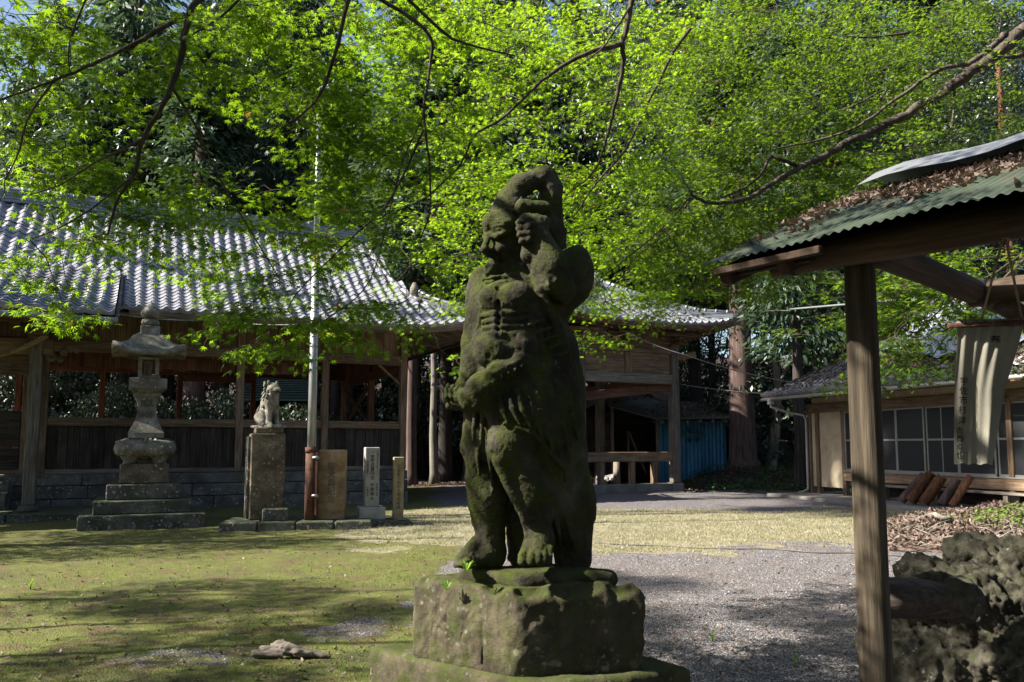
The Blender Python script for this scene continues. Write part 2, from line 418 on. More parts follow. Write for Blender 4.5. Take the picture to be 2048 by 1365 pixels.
M['tufa'] = stone('craggy_rock', (.17, .155, .12), (.035, .031, .024), (.36, .35, .3), (.05, .06, .02), .6, .6, 5.0, 1.0, .5, .2)
M['concrete'] = stone('concrete', (.24, .225, .2), (.15, .14, .125), (.4, .39, .35), (.1, .11, .05), .7, .72, 1.0, .2, .3)
M['ink'] = plain('ink', (.02, .018, .016), .8, var=.1)
M['ink_grey'] = plain('engraved_ink', (.075, .068, .058), .9, var=.2)
M['galv'] = plain('galvanised_steel', (.33, .34, .35), .45, .7, .12, 4, .05)
M['rust'] = plain('rusty_iron', (.1, .042, .025), .85, .1, .5, 10, .4, dirt=(.06, .03, .02))
M['dark_iron'] = plain('dark_iron', (.03, .03, .03), .6, .5)
M['white_metal'] = plain('painted_aluminium', (.25, .25, .235), .4, .3, .1, 4, .02)
M['plaster'] = plain('aged_plaster', (.36, .3, .21), .9, 0, .15, 3, .15, dirt=(.3, .22, .14))
M['gutter'] = plain('pale_gutter', (.28, .27, .25), .5, .2, .12, 3, .03)
M['rope'] = plain('straw_rope', (.26, .2, .12), .95, 0, .4, 30, .5)
M['wire'] = plain('cable', (.12, .12, .11), .7, .1)
M['wire_dark'] = plain('dark_cable', (.12, .11, .1), .6, .1)
M['litter'] = leafmat('fallen_leaves', (.14, .105, .085), (.12, .06, .03), .55, .2, amt=.12)
M['bark'] = wood('maple_bark', (.03, .024, .018), (.09, .072, .056), (.16, .135, .11), 2, 1.0, .9, .6)
M['cedar_bark'] = wood('cedar_bark', (.04, .026, .024), (.115, .078, .07), (.19, .14, .125), 2, .35, .95, .9)
M['pale_bark'] = wood('pale_bark', (.09, .08, .065), (.2, .18, .15), (.3, .28, .24), 2, .5, .9, .6)
M['dark_bark'] = wood('dark_bark', (.014, .012, .011), (.04, .033, .03), (.075, .063, .056), 2, .4, .95, .7)
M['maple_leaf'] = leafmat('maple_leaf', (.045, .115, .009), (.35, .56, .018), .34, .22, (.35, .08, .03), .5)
M['maple_leaf_shade'] = leafmat('maple_leaf_shaded', (.034, .09, .01), (.25, .42, .014), .34, .22, (.35, .08, .03), .5)  # darker copy of the maple leaf, shade on the left boughs put into its colour
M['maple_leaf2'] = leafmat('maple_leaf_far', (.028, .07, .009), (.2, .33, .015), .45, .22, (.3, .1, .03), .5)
M['cedar_leaf'] = leafmat('cedar_needles', (.048, .08, .045), (.07, .12, .045), .5, .3, amt=.3)
M['broad_leaf'] = leafmat('evergreen_leaf', (.017, .033, .014), (.035, .07, .016), .5, .8, amt=.2)
M['shrub_leaf'] = leafmat('shrub_leaf', (.035, .085, .025), (.1, .22, .04), .4, .4, amt=.35)
M['bright_leaf'] = leafmat('bright_weed', (.12, .22, .03), (.3, .5, .06), .35, .3, amt=.4)
M['grass'] = leafmat('grass_blade', (.36, .335, .21), (.28, .27, .15), .45, .2, amt=.35)
M['moss_grass'] = leafmat('moss_tuft', (.1, .14, .03), (.14, .2, .04), .4, .1, amt=.3)
def mk_tile(name='glazed_tile', c=(.2, .205, .235)):
    t = NT(name); co = t.coord('Object'); n = t.noise(co, 9, 5, .6); r = t.rand(); i = t.island()
    f = t.math('ADD', t.math('MULTIPLY', r, .5), t.math('MULTIPLY', i, .5))
    col = t.mix(f, [x * .5 for x in c], [x * 1.45 for x in c]); col = t.mix(t.ramp(n, [(.45, 0.0), (.72, .6)]), col, (.1, .09, .08))
    t.bump(n, .12, .01); return t.done(col, t.ramp(n, [(.3, .28), (.7, .46)]), 1.0)
M['tile'] = mk_tile(); M['ridge_tile'] = mk_tile('ridge_tile', (.13, .145, .165)); M['black_tile'] = mk_tile('dark_ridge_tile', (.045, .05, .06))
M['old_tile'] = mk_tile('weathered_tile', (.13, .12, .11))
def mk_glass():
    t = NT('window_glass'); t.b.inputs['Roughness'].default_value = .12; t.b.inputs['Base Color'].default_value = (.03, .032, .035, 1)
    t.b.inputs['Specular IOR Level'].default_value = .6; return t.m
M['glass'] = mk_glass()
def mk_blue():
    t = NT('blue_sheet'); co = t.coord('Object', (1, 1, .25)); n = t.noise(co, 5, 6, .6)
    col = t.mix(t.ramp(n, [(.35, 0.0), (.7, 1.0)]), (.015, .11, .22), (.05, .22, .36)); col = t.mix(t.ramp(t.noise(co, 11, 6, .7), [(.62, 0.0), (.75, .5)]), col, (.25, .32, .36))
    t.bump(n, .15, .01); return t.done(col, .5, .4)
M['blue'] = mk_blue()
M['green_sheet'] = plain('green_corrugated_sheet', (.042, .058, .036), .75, .03, .45, 5, .08, dirt=(.07, .07, .05))
M['copper_roof'] = plain('green_copper_roof', (.075, .14, .13), .6, .2, .2, 4, .1)
M['lean_to'] = plain('weathered_sheet', (.09, .1, .1), .7, .1, .3, 4, .1, dirt=(.08, .06, .045))
M['tarp'] = plain('silver_tarpaulin', (.45, .49, .56), .38, .35, .18, 2.5, .25)
def mk_cloth():
    t = NT('faded_cotton'); co = t.coord('Object'); w = t.noise(t.coord('Object', (90, 90, 90)), 6, 2, .5); n = t.noise(co, 5, 6, .6)
    col = t.mix(t.ramp(n, [(.35, 0.0), (.7, 1.0)]), (.2, .19, .155), (.3, .29, .24)); col = t.mix(t.math('MULTIPLY', w, .25), col, (.16, .15, .12))
    t.bump(w, .2, .002); t.done(col, .95, .1)
    tr = t.n.new("ShaderNodeBsdfTranslucent"); t.l.new(col, tr.inputs[0]); mx = t.n.new("ShaderNodeMixShader"); mx.inputs[0].default_value = .25
    t.l.new(t.b.outputs[0], mx.inputs[1]); t.l.new(tr.outputs[0], mx.inputs[2]); t.l.new(mx.outputs[0], t.out.inputs[0]); return t.m
M['cloth'] = mk_cloth()
M['bark_shed'] = wood('orange_bark', (.05, .02, .012), (.14, .065, .035), (.36, .17, .07), 2, 1.6, .9, .7)
M['log_end'] = plain('cut_log_end', (.14, .1, .075), .9, 0, .4, 20, .4)
def mk_ground():
    t = NT('ground_cover'); p = t.pos()
    fine = t.noise(p, 60, 6, .75); mid = t.noise(p, 9, 6, .65); big = t.noise(p, .9, 5, .6, .4)
    moss = t.mix(t.ramp(mid, [(.3, 0.0), (.7, 1.0)]), (.085, .1, .022), (.2, .21, .06)); moss = t.mix(t.ramp(t.noise(p, 2.6, 6, .7), [(.47, 0.0), (.6, .9)]), moss, (.15, .1, .06)); moss = t.mix(t.ramp(t.noise(p, .7, 5, .7, .5), [(.5, 0.0), (.66, .75)]), moss, (.09, .095, .045))
    moss = t.mix(t.ramp(fine, [(.35, .8), (.58, 0.0)]), moss, (.03, .036, .012)); moss = t.mix(t.ramp(t.noise(p, 22, 5, .7), [(.5, 0.0), (.7, .5)]), moss, (.1, .15, .025))
    cell = t.voro(p, 70, 'F1', 'Distance'); ccol = t.voro(p, 70, 'F1', 'Color'); bw = t.n.new("ShaderNodeRGBToBW"); t.l.new(ccol, bw.inputs[0])
    grav = t.ramp(bw.outputs[0], [(.2, (.15, .135, .14)), (.6, (.3, .28, .285)), (.9, (.45, .42, .41))]); grav = t.mix(t.ramp(cell, [(.3, 0.0), (.62, .85)]), grav, (.03, .028, .03))
    grav = t.mix(t.ramp(big, [(.45, 0.0), (.7, .35)]), grav, (.16, .12, .09))
    gr = t.mix(mid, (.27, .235, .155), (.45, .41, .3)); gr = t.mix(t.ramp(t.noise(p, 1.7, 6, .7), [(.42, 0.0), (.62, .75)]), gr, (.13, .14, .055)); gr = t.mix(t.ramp(t.noise(p, 3.3, 6, .75), [(.52, 0.0), (.66, .6)]), gr, (.17, .13, .09)); gr = t.mix(t.ramp(fine, [(.4, .5), (.6, 0.0)]), gr, (.1, .09, .04))
    dirt = t.mix(mid, (.02, .015, .012), (.06, .045, .034)); dirt = t.mix(t.ramp(t.noise(p, 24, 5, .8), [(.55, 0.0), (.68, .8)]), dirt, (.1, .078, .065))
    def brk(a, k=.55): return t.ramp(t.math('ADD', t.attr(a), t.math('MULTIPLY', t.math('SUBTRACT', t.noise(p, 4.5, 8, .72), .5), k)), [(.44, 0.0), (.56, 1.0)])
    col = t.mix(brk('moss', 1.0), grav, moss); col = t.mix(t.math('MULTIPLY', brk('grass', 1.3), t.ramp(t.noise(p, 13, 6, .8), [(.3, .35), (.55, 1.0)])), col, gr); col = t.mix(brk('dirt'), col, dirt)
    h = t.math('ADD', t.math('MULTIPLY', t.math('SUBTRACT', 1.0, cell), .6), t.math('ADD', t.math('MULTIPLY', fine, .6), t.math('MULTIPLY', mid, .8)))
    t.bump(h, .9, .02); return t.done(col, .95, .15)
M['ground'] = mk_ground()
M['gravel'] = NT('gravel_stones'); 
def mk_gravel(t):
    i = t.island(); return t.done(t.ramp(i, [(.0, (.13, .12, .125)), (.5, (.25, .235, .24)), (.85, (.34, .32, .32)), (1.0, (.46, .42, .39))]), .85, .25)
M['gravel'] = mk_gravel(M['gravel'])
# ------------------------------------------------------------------ ground
def axis_steps(parts):
    a = []
    for lo, hi, st in parts: a += list(np.arange(lo, hi, st))
    return np.array(a + [parts[-1][1]])
def smooth(x, a, b): t = np.clip((x - a) / (b - a), 0, 1); return t * t * (3 - 2 * t)
def terrain(x, y):
    """courtyard level near by, wooded bank rising behind"""
    p = np.stack([x, y, 0 * x], -1).reshape(-1, 3); n1 = fbm(p, .35, 3).reshape(x.shape)
    d = np.maximum(np.maximum(y - 36, 0), np.maximum(np.abs(x) - 19, 0) * .8)
    # bank to the right behind the shed and by the big cedar
    b = smooth(y, 27.8, 31.5) * smooth(x, 6.0, 8.5) * .55
    return d * .13 * smooth(d, 0, 8) + n1 * .6 * smooth(d, 1, 9) + b
gx = axis_steps([(-260, -40, 20), (-40, -16, 2), (-16, 13, .085), (13, 40, 1.5), (40, 260, 20)])
gy = axis_steps([(-60, 0, 6), (0, 3, .5), (3, 14, .075), (14, 34, .13), (34, 60, 1.5), (60, 300, 20)])
X, Y = np.meshgrid(gx, gy, indexing='ij'); Z = terrain(X, Y)
pp = np.stack([X, Y, 0 * X], -1).reshape(-1, 3)
n_lo = fbm(pp, .5, 4).reshape(X.shape); n_md = fbm(pp, 2.3, 4).reshape(X.shape)
near = smooth(34 - Y, 0, 2) * smooth(16 - np.abs(X), 0, 2)
Z = Z + near * (.035 * n_lo + .02 * n_md + .010 * fbm(pp, 14, 2).reshape(X.shape))
def masks(X, Y, n_lo, n_md):
    n = n_lo * 1.6
    moss = smooth(-.35 - .10 * (Y - 5) - X + n * .45 + n_md * .5, -.5, .5)
    for (cx, cy, rx, ry, a) in ((-1.25, 6.9, .55, .8, .9), (-2.3, 5.75, .8, .25, .75), (-3.3, 6.2, .5, .25, .6), (-1.6, 8.3, .8, .3, .6), (-.9, 5.9, .3, .4, .8)): moss = moss * (1 - .62 * a * smooth(1.0 + n * .8 + n_md * 1.6 - ((X - cx) / rx) ** 2 - ((Y - cy) / ry) ** 2, -.3, 1.3))   # gravelly worn patches
    moss = np.maximum(moss, .9 * smooth(X - 1.7 - .0 * Y, 2.2, 3) * smooth(5.0 - Y, 0, 1) * 0)
    g0 = 12.0 + .9 * n + 1.3 * n_md + .10 * (X - 2) ; strip = smooth(Y, g0 - .5, g0 + .3) * smooth(19.8 + 1.5 * n - Y, -.5, 1.5)
    grass = strip * smooth(X, -3.6 + n, -1.6 + n) * (1 - smooth(X, 7.2, 8.2) * smooth(15.6 - Y, 0, 1))
    dirt = np.maximum(smooth(Y, 26.8 + n, 28.3 + n) * smooth(X, 5.0, 6.0), smooth(Y, 29.3 + n, 31 + n))
    dirt = np.maximum(dirt, smooth(np.abs(X), 15, 17)); dirt = np.maximum(dirt, smooth(X, 4.4, 5.4) * smooth(Y, 11.2, 11.8) * smooth(17 - Y, 0, 1) * smooth(X - (5.3 + (Y - 11.5) * .45), -.3, .4))
    return np.clip(moss, 0, 1), np.clip(grass, 0, 1), np.clip(dirt, 0, 1)
mo, gr_, di = masks(X, Y, n_lo, n_md)
nx_, ny_ = X.shape; idx = np.arange(nx_ * ny_).reshape(nx_, ny_)
F_ = np.stack([idx[:-1, :-1], idx[1:, :-1], idx[1:, 1:], idx[:-1, 1:]], -1).reshape(-1, 4)
ground = np_mesh('ground', np.stack([X, Y, Z], -1).reshape(-1, 3), F_, M['ground'], True); tag(ground, kind='structure')
for nm, a in (('moss', mo), ('grass', gr_), ('dirt', di)):
    at = ground.data.attributes.new(nm, 'FLOAT', 'POINT'); at.data.foreach_set('value', a.astype(np.float32).ravel())
def gz(x, y):
    i = int(np.clip(np.searchsorted(gx, x) - 1, 0, nx_ - 2)); j = int(np.clip(np.searchsorted(gy, y) - 1, 0, ny_ - 2))
    u = (x - gx[i]) / (gx[i + 1] - gx[i]); w = (y - gy[j]) / (gy[j + 1] - gy[j])
    return float(Z[i, j] * (1 - u) * (1 - w) + Z[i + 1, j] * u * (1 - w) + Z[i, j + 1] * (1 - u) * w + Z[i + 1, j + 1] * u * w)
def gz_v(x, y):
    i = np.clip(np.searchsorted(gx, x) - 1, 0, nx_ - 2); j = np.clip(np.searchsorted(gy, y) - 1, 0, ny_ - 2)
    u = (x - gx[i]) / (gx[i + 1] - gx[i]); w = (y - gy[j]) / (gy[j + 1] - gy[j])
    return Z[i, j] * (1 - u) * (1 - w) + Z[i + 1, j] * u * (1 - w) + Z[i, j + 1] * (1 - u) * w + Z[i + 1, j + 1] * u * w
def mask_v(a, x, y):
    i = np.clip(np.searchsorted(gx, x) - 1, 0, nx_ - 2); j = np.clip(np.searchsorted(gy, y) - 1, 0, ny_ - 2); return a[i, j]

def scatter(template_v, template_f, pos, rot, scale, name, mat, parent=None, smooth_=False):
    """many small copies of one shape joined into one mesh; pos (n,3) rot (n,3,3) scale (n,) or (n,3)"""
    tv = np.asarray(template_v, np.float32); tf = np.asarray(template_f, np.int64); n = len(pos)
    sc = scale[:, None, None] if scale.ndim == 1 else scale[:, None, :]
    v = np.einsum('nij,nkj->nki', rot, tv[None] * sc) + pos[:, None, :]
    f = tf[None] + (np.arange(n) * len(tv))[:, None, None]
    return np_mesh(name, v.reshape(-1, 3), f.reshape(-1, tf.shape[1]), mat, smooth_, parent)
def rots(n, tilt=1.0, r=nrg, up=None):
    """random frames whose z axis leans away from up by about `tilt`"""
    z = r.normal(size=(n, 3)) * tilt; z[:, 2] = np.abs(z[:, 2] * .3) + 1.0 if up is None else z[:, 2]
    if up is not None: z = z + up
    z /= np.linalg.norm(z, axis=1)[:, None]; a = r.normal(size=(n, 3)); x = np.cross(a, z); x /= np.linalg.norm(x, axis=1)[:, None]; y = np.cross(z, x)
    return np.stack([x, y, z], -1)

# loose gravel
LEAF4_V = np.array([(-.5, 0, 0), (0, -.22, .05), (.5, 0, .04), (0, .22, .09)]); LEAF4_F = np.array([(0, 1, 2), (0, 2, 3)])
def ground_cover():
    n = 60000; x = nrg.uniform(-4.5, 7.5, n); y = 4.6 + 8.5 * nrg.uniform(0, 1, n) ** 1.5
    m = mask_v(np.maximum(mo, np.maximum(gr_, di)), x, y); keep = m < nrg.uniform(.15, .75, n); x, y = x[keep], y[keep]
    oct_v = [(-1, 0, 0), (0, -.8, 0), (1, 0, 0), (0, .8, 0), (0, 0, .6), (0, 0, -.6)]; oct_f = [(0, 1, 4), (1, 2, 4), (2, 3, 4), (3, 0, 4)]
    sc = nrg.uniform(.004, .009, len(x)) * (1 + (nrg.rand(len(x)) > .97) * 1.2)
    o = scatter(oct_v[:5], oct_f, np.stack([x, y, gz_v(x, y) + .001], -1), rots(len(x), .35), sc, 'gravel', M['gravel']); tag(o, 'loose grey gravel spread over the open yard', 'gravel', kind='stuff')
    # dead leaves lying about
    n = 15000; x = nrg.uniform(-7, 8, n); y = 4.3 + 11 * nrg.uniform(0, 1, n) ** 1.6; k = nrg.rand(n) < np.where((x > .5) & (y < 8.0), 1, np.where(y < 8, .6, .3)); x, y = x[k], y[k]
    v = [(-.5, 0, .10), (-.1, -.2, 0), (-.1, .2, .02), (.25, -.17, .05), (.25, .17, .0), (.6, 0, .16)]; f = [(0, 1, 2), (1, 3, 4), (1, 4, 2), (3, 5, 4)]
    o = scatter(v, f, np.stack([x, y, gz_v(x, y) + .007], -1), rots(len(x), .45), nrg.uniform(.022, .06, len(x)), 'fallen_leaves', M['litter']); tag(o, 'brown dead leaves strewn over moss and gravel', 'leaves', kind='stuff')
    # grass strip + sparse tufts
    bv = [(-.06, 0, 0), (.06, 0, 0), (.02, .18, .6), (0, .45, 1.0)]; bf = [(0, 1, 2), (0, 2, 3)]
    n = 170000; x = nrg.uniform(-5, 9, n); y = nrg.uniform(10.5, 21, n); m = mask_v(gr_, x, y); k = (m > nrg.uniform(.3, .9, n)) & (vnoise(np.stack([x, y, 0 * x], -1), .8) + .2 > nrg.uniform(-.7, .4, n)); x, y = x[k], y[k]
    o = scatter(bv, bf, np.stack([x, y, gz_v(x, y) - .004], -1), rots(len(x), .45), nrg.uniform(.02, .065, len(x)), 'grass', M['grass']); tag(o, 'dry yellow grass in a sunlit strip across the yard', 'grass', kind='stuff')
    n = 60000; x = nrg.uniform(-9, 0, n); y = 4.5 + 10 * nrg.uniform(0, 1, n) ** 1.3; m = mask_v(mo, x, y); cl = fbm(np.stack([x, y, 0 * x], -1), .9, 3); k = (m > .5) & (cl > nrg.uniform(-.15, .35, n)); x, y = x[k], y[k]
    o = scatter(bv, bf, np.stack([x, y, gz_v(x, y) - .003], -1), rots(len(x), .6), nrg.uniform(.012, .045, len(x)), 'moss_tufts', M['moss_grass']); tag(o, 'short green moss and fine grass on the left lawn', 'moss', kind='stuff')
    # weeds along the woods edge
    n = 9000; x = nrg.uniform(5.5, 15, n); y = nrg.uniform(26, 35, n); k = fbm(np.stack([x, y, 0 * x], -1), .5, 3) > nrg.uniform(-.3, .25, n); x, y = x[k], y[k]
    v = [(-.5, 0, 0), (0, -.28, .06), (.5, 0, .1), (0, .28, .06)]
    o = scatter(v, LEAF4_F, np.stack([x, y, gz_v(x, y) + nrg.uniform(0, .28, len(x)) * (x > 6.5)], -1), rots(len(x), .8), nrg.uniform(.06, .15, len(x)), 'undergrowth', M['shrub_leaf']); tag(o, 'low green undergrowth along the edge of the woods', 'undergrowth', kind='stuff')
    n = 7000; x = nrg.uniform(-5, 14, n); y = nrg.uniform(26.5, 34, n); m = mask_v(di, x, y); k = m > .4; x, y = x[k], y[k]
    o = scatter(LEAF4_V, LEAF4_F, np.stack([x, y, gz_v(x, y) + .02], -1), rots(len(x), .6), nrg.uniform(.06, .13, len(x)), 'woodland_litter', M['litter']); tag(o, 'brown leaf litter under the trees behind the yard', 'leaf litter', kind='stuff')
ground_cover()
def weed(px, py, h, n, spread, mat, name='weed'):
    g = G(px, py); mb_v, mb_f = [], []
    for i in range(n):
        a = rng.uniform(0, 6.28); L = h * rng.uniform(.5, 1.1); lean = rng.uniform(.2, .9) * spread; w = h * .05
        d = Vector((math.cos(a), math.sin(a), 0)); s = Vector((-d.y, d.x, 0)) * w; b = len(mb_v)
        for t in (0, .35, .7, 1.0):
            c = d * (lean * t * t) + Vector((0, 0, L * (t - .25 * t * t * spread / max(h, .01) * .5))); ww = (1 - t) * .9 + .1
            mb_v += [tuple(c - s * ww), tuple(c + s * ww)]
        for k in range(3): mb_f.append((b + 2 * k, b + 2 * k + 1, b + 2 * k + 3, b + 2 * k + 2))
    me = bpy.data.meshes.new(name); me.from_pydata(mb_v, [], mb_f); me.materials.append(mat); o = bpy.data.objects.new(name, me)
    o.location = (g.x, g.y, gz(g.x, g.y) - .005); link(o); return o
for px, py, h, n, lab in ((300, 1185, .12, 16, 'wispy bright grass tuft on the moss below the stone lantern'), (290 + 60, 1175, .16, 6, 'single tall grass stem tuft on the moss right of the lantern steps'),
        (560, 1190, .1, 9, 'tiny grass tuft on mossy ground between lion plinth and worn gravel'), (1425, 1280, .12, 18, 'green grass tuft in the gravel right of the pedestal'),
        (1340, 1222, .05, 7, 'tiny bright sprout in shaded gravel just right of the pedestal'), (1505, 1105, .07, 9, 'pale seedling tuft on the sunlit gravel by the dark hose'),
        (60, 1180, .15, 16, 'bright grass tuft in the sun at the far left edge of the lawn'), (760, 1070, .12, 12, 'dry grass tuft at the sunlit tip of the grass strip'),
        (1590, 1330, .1, 10, 'leafy green sprout beside the foot of the hut post'), (690, 1345, .09, 10, 'green grass tuft at the left foot of the stone slab')):
    tag(weed(px, py, h, n, h * .8, M['bright_leaf']), lab, 'weed', 'small weeds growing in the yard')
# rotten root on the moss
def root_lump():
    g = G(592, 1318); s = SDF((g.x - .4, g.y - .25, -.05), (g.x + .4, g.y + .25, .2), .007)
    for i in range(11):
        t = i / 10; x0 = g.x - .2 + .33 * t; s.cap((x0 - .08, g.y + rng.uniform(-.07, .07), .03 + .05 * math.sin(3.1 * t)), (x0 + .12, g.y + rng.uniform(-.08, .08), rng.uniform(0, .03) + .035 * math.sin(3.1 * t)), rng.uniform(.018, .032), .009, k=.012)
    V, F = s.extract(); N = vnormals(V, F); V = V + N * (fbm(V * np.array([.35, 1, 1]), 60, 3) * .012)[:, None]
    V[:, 2] += gz(g.x, g.y)
    return tag(np_mesh('rotten_stump', V, F, M['grey_x'], True), 'rotten flat tree stump lying on the moss left of the stone slab', 'stump')
root_lump()
# ------------------------------------------------------------------ guardian statue, modelled as one carved block
SY, PXM = 3.1, 3.1 / F_PX
def S(px, py, d=0.0): return tuple(P(px, py, SY + d * PXM))
def build_statue():
    lo = P(870, 1190, SY); hi = P(1215, 310, SY)
    s = SDF((lo.x, SY - .32, lo.z), (hi.x, SY + .34, hi.z), .0042)
    def C(a, b, r0, r1=None, k=12, op='add'):
        if max(r0, r1 or 0) < 9: k = min(k, 3.2)
        s.cap(S(*a), S(*b), r0 * PXM, (r0 if r1 is None else r1) * PXM, k * PXM, op)
    def E(c, r, rot=None, k=14, op='add'): s.ell(S(*c), [q * PXM for q in r], rot, k * PXM, op)
    # rear supporting mass and drapery tail (right)
    E((1112, 800, 25), (58, 58, 120)); E((1110, 920, 30), (60, 55, 130)); C((1105, 760, 25), (1136, 1010, 25), 52, 50); C((1136, 1000, 25), (1146, 1118, 25), 54, 37, k=20)
    C((1150, 740, 5), (1156, 905, 22), 13, 15, k=8); C((1152, 905, 22), (1176, 1030, 25), 13, 14, k=10)
    # skirt
    E((1048, 770, 10), (112, 82, 95), k=24); E((1050, 860, 8), (100, 78, 110), k=24); E((1035, 800, -30), (88, 62, 90), k=20)
    C((1070, 830, -45), (1110, 1000, 0), 46, 40, k=26)
    C((952, 815, -20), (945, 895, -15), 24, 22, k=14); C((1040, 700, 0), (1100, 700, 10), 66, 58, k=20)
    # skirt folds: grooves and ridges
    for (a, b, r) in (((968, 815, -60), (985, 905, -70), 5), ((1108, 800, -62), (1128, 960, -40), 6), ((1078, 790, -78), (1098, 900, -72), 4), ((1150, 770, -45), (1162, 880, -25), 6), ((958, 820, -52), (962, 960, -40), 5)):
        C(a, b, r, r * .6, k=9, op='cut')
    for (a, b, r) in (((985, 810, -64), (1000, 900, -78), 9), ((1122, 790, -42), (1136, 950, -30), 9), ((1146, 770, -22), (1158, 860, -12), 10), ((945, 820, -38), (936, 880, -30), 9)):
        C(a, b, r, r * .7, k=16)
    # far leg
    C((975, 820, 0), (962, 893, -6), 40, 35); C((965, 893, -4), (978, 1000, 6), 36, 38, k=16); C((978, 1000, 6), (983, 1108, 8), 36, 27, k=16)
    E((944, 893, -16), (15, 18, 20)); E((951, 925, -18), (16, 18, 26)); C((950, 960, -8), (958, 1040, -2), 20, 14)
    C((986, 1112, 6), (936, 1122, -26), 24, 15, k=16); C((940, 1121, -22), (918, 1127, -36), 14, 9, k=8); C((950, 1088, -5), (920, 1118, -34), 13, 9, k=12)
    for i in range(4): C((926 + i * 4, 1124, -28 - i * 9), (912 + i * 5, 1129, -36 - i * 10), 7, 6, k=3)
    # near leg
    C((1058, 800, -25), (1022, 888, -55), 58, 42, k=20); C((1022, 888, -55), (1062, 985, -42), 41, 37, k=18); C((1062, 985, -42), (1080, 1085, -36), 36, 25, k=18)
    E((1010, 882, -80), (24, 18, 20), k=18); C((985, 864, -78), (1030, 860, -94), 7, 6, k=12); C((996, 925, -78), (1050, 1040, -66), 12, 7, k=12)
    C((984, 898, -84), (1030, 904, -92), 5, 4, k=14)
    C((1080, 1082, -40), (1073, 1108, -84), 27, 19, k=14); C((1060, 1078, -58), (1052, 1112, -95), 12, 12, k=8)
    for i, (x, r, L) in enumerate(((1046, 10.5, 0), (1063, 8.2, -5), (1076, 7.6, -3), (1088, 7.2, 2), (1099, 6.6, 8))):
        C((x + 6 - i, 1096, -78), (x, 1112, -103 + L), r * .85, r * .9, k=3); C((x, 1113, -103 + L), (x - 1, 1124, -110 + L), r, r * .88, k=2)
    # torso
    E((1034, 645, 0), (90, 74, 112), k=20); E((1050, 585, 6), (86, 66, 70), k=20); E((992, 692, -28), (50, 50, 52), k=16); E((1010, 610, -48), (52, 34, 48), k=16)
    E((968, 605, -20), (30, 38, 48)); C((1102, 640, 10), (1126, 740, 14), 20, 22, k=18); E((1092, 722, 5), (54, 60, 66), k=18)
    # breast, ribs and belly, soft carved relief
    E((982, 598, -70), (26, 15, 24), (0, .3, 0), k=9); E((1030, 592, -76), (33, 15, 27), (0, -.2, 0), k=9)
    for i in range(4):
        C((964 + i * 2, 632 + i * 13, -66), (990, 628 + i * 13, -80), 5.5, 6.5, k=6); C((1004, 628 + i * 13, -80), (1052 - i * 3, 622 + i * 15, -76), 7, 5, k=6)
    E((986, 702, -68), (38, 24, 36), k=8); E((1040, 690, -70), (30, 18, 30), k=14)
    C((996, 575, -74), (999, 668, -94), 4, 4, k=3, op='cut'); E((976, 712, -96), (5, 8, 5), k=6, op='cut')
    C((1006, 556, -58), (1040, 552, -50), 6, 8, k=6); C((1010, 566, -66), (985, 572, -62), 6, 5, k=6)
    for i in range(5): C((1062 + i * 15, 640 + i * 6, -70 + i * 6), (1070 + i * 16, 700 + i * 4, -66 + i * 7), 6, 8, k=14)
    # shawl across the breast
    C((1062, 520, -58), (1080, 580, -66), 9, 8, k=5); C((1080, 580, -66), (1104, 625, -60), 8, 8, k=5); C((1104, 625, -60), (1128, 690, -45), 9, 12, k=8)
    C((1012, 552, -52), (968, 600, -58), 6, 7, k=5); C((968, 600, -58), (957, 660, -48), 7, 6, k=5)
    # drapery: hanging folds over the hips, hem lines and a knotted cord
    for (x0, y0, x1, y1, d0, d1, r) in ((1000, 790, 1016, 850, -88, -100, 5), (1016, 785, 1040, 850, -92, -104, 5), (1034, 780, 1062, 860, -94, -98, 6), (1052, 775, 1086, 880, -92, -86, 6), (1070, 772, 1106, 900, -86, -74, 7), (1090, 770, 1124, 930, -78, -58, 7), (1110, 765, 1142, 930, -66, -42, 7), (1128, 755, 1158, 880, -52, -28, 7)):
        C((x0, y0, d0), ((x0 + x1) / 2 - 3, (y0 + y1) / 2, (d0 + d1) / 2 - 3), r * .7, r, k=5); C(((x0 + x1) / 2 - 3, (y0 + y1) / 2, (d0 + d1) / 2 - 3), (x1, y1, d1), r, r * .5, k=5)
    for (a, b) in (((1068, 905, -80), (1092, 1000, -56)), ((1084, 890, -76), (1112, 985, -46)), ((1104, 940, -50), (1130, 1010, -34)), ((1128, 1010, -30), (1150, 1100, -18)), ((1110, 1020, -30), (1124, 1110, -20)), ((1160, 1000, -20), (1172, 1090, -8))): C(a, b, 6, 4, k=7)
    C((1008, 848, -98), (1068, 868, -92), 4, 4, k=3); C((1068, 868, -92), (1130, 940, -56), 4, 5, k=3)
    for (a, b) in (((950, 835, -52), (946, 880, -50)), ((966, 830, -62), (962, 880, -60)), ((978, 905, -48), (986, 980, -36)), ((955, 900, -46), (958, 950, -44))): C(a, b, 5, 3.5, k=5)
    for i in range(5): C((1058 + i * 14, 650 + i * 16, -78 + i * 5), (1088 + i * 13, 640 + i * 16, -70 + i * 6), 3.5, 3.5, k=5)
    C((965, 560, -52), (1000, 552, -62), 3.5, 3, k=4); C((1020, 580, -74), (1058, 592, -76), 3, 4, k=6)
    for i in range(7): C((955 + i * 15, 806 - i * 11, -86), (962 + i * 14, 782 - i * 9, -104), 2.6, 2.6, k=3)
    # lowered arm and its hand
    E((962, 575, 0), (26, 34, 42)); C((955, 585, -2), (944, 690, -6), 22, 20, k=12); C((944, 690, -6), (943, 742, -12), 21, 22, k=10); E((945, 728, -14), (20, 24, 34))
    C((943, 745, -18), (916, 788, -34), 18, 15, k=10); E((912, 790, -34), (17, 17, 16), k=6)
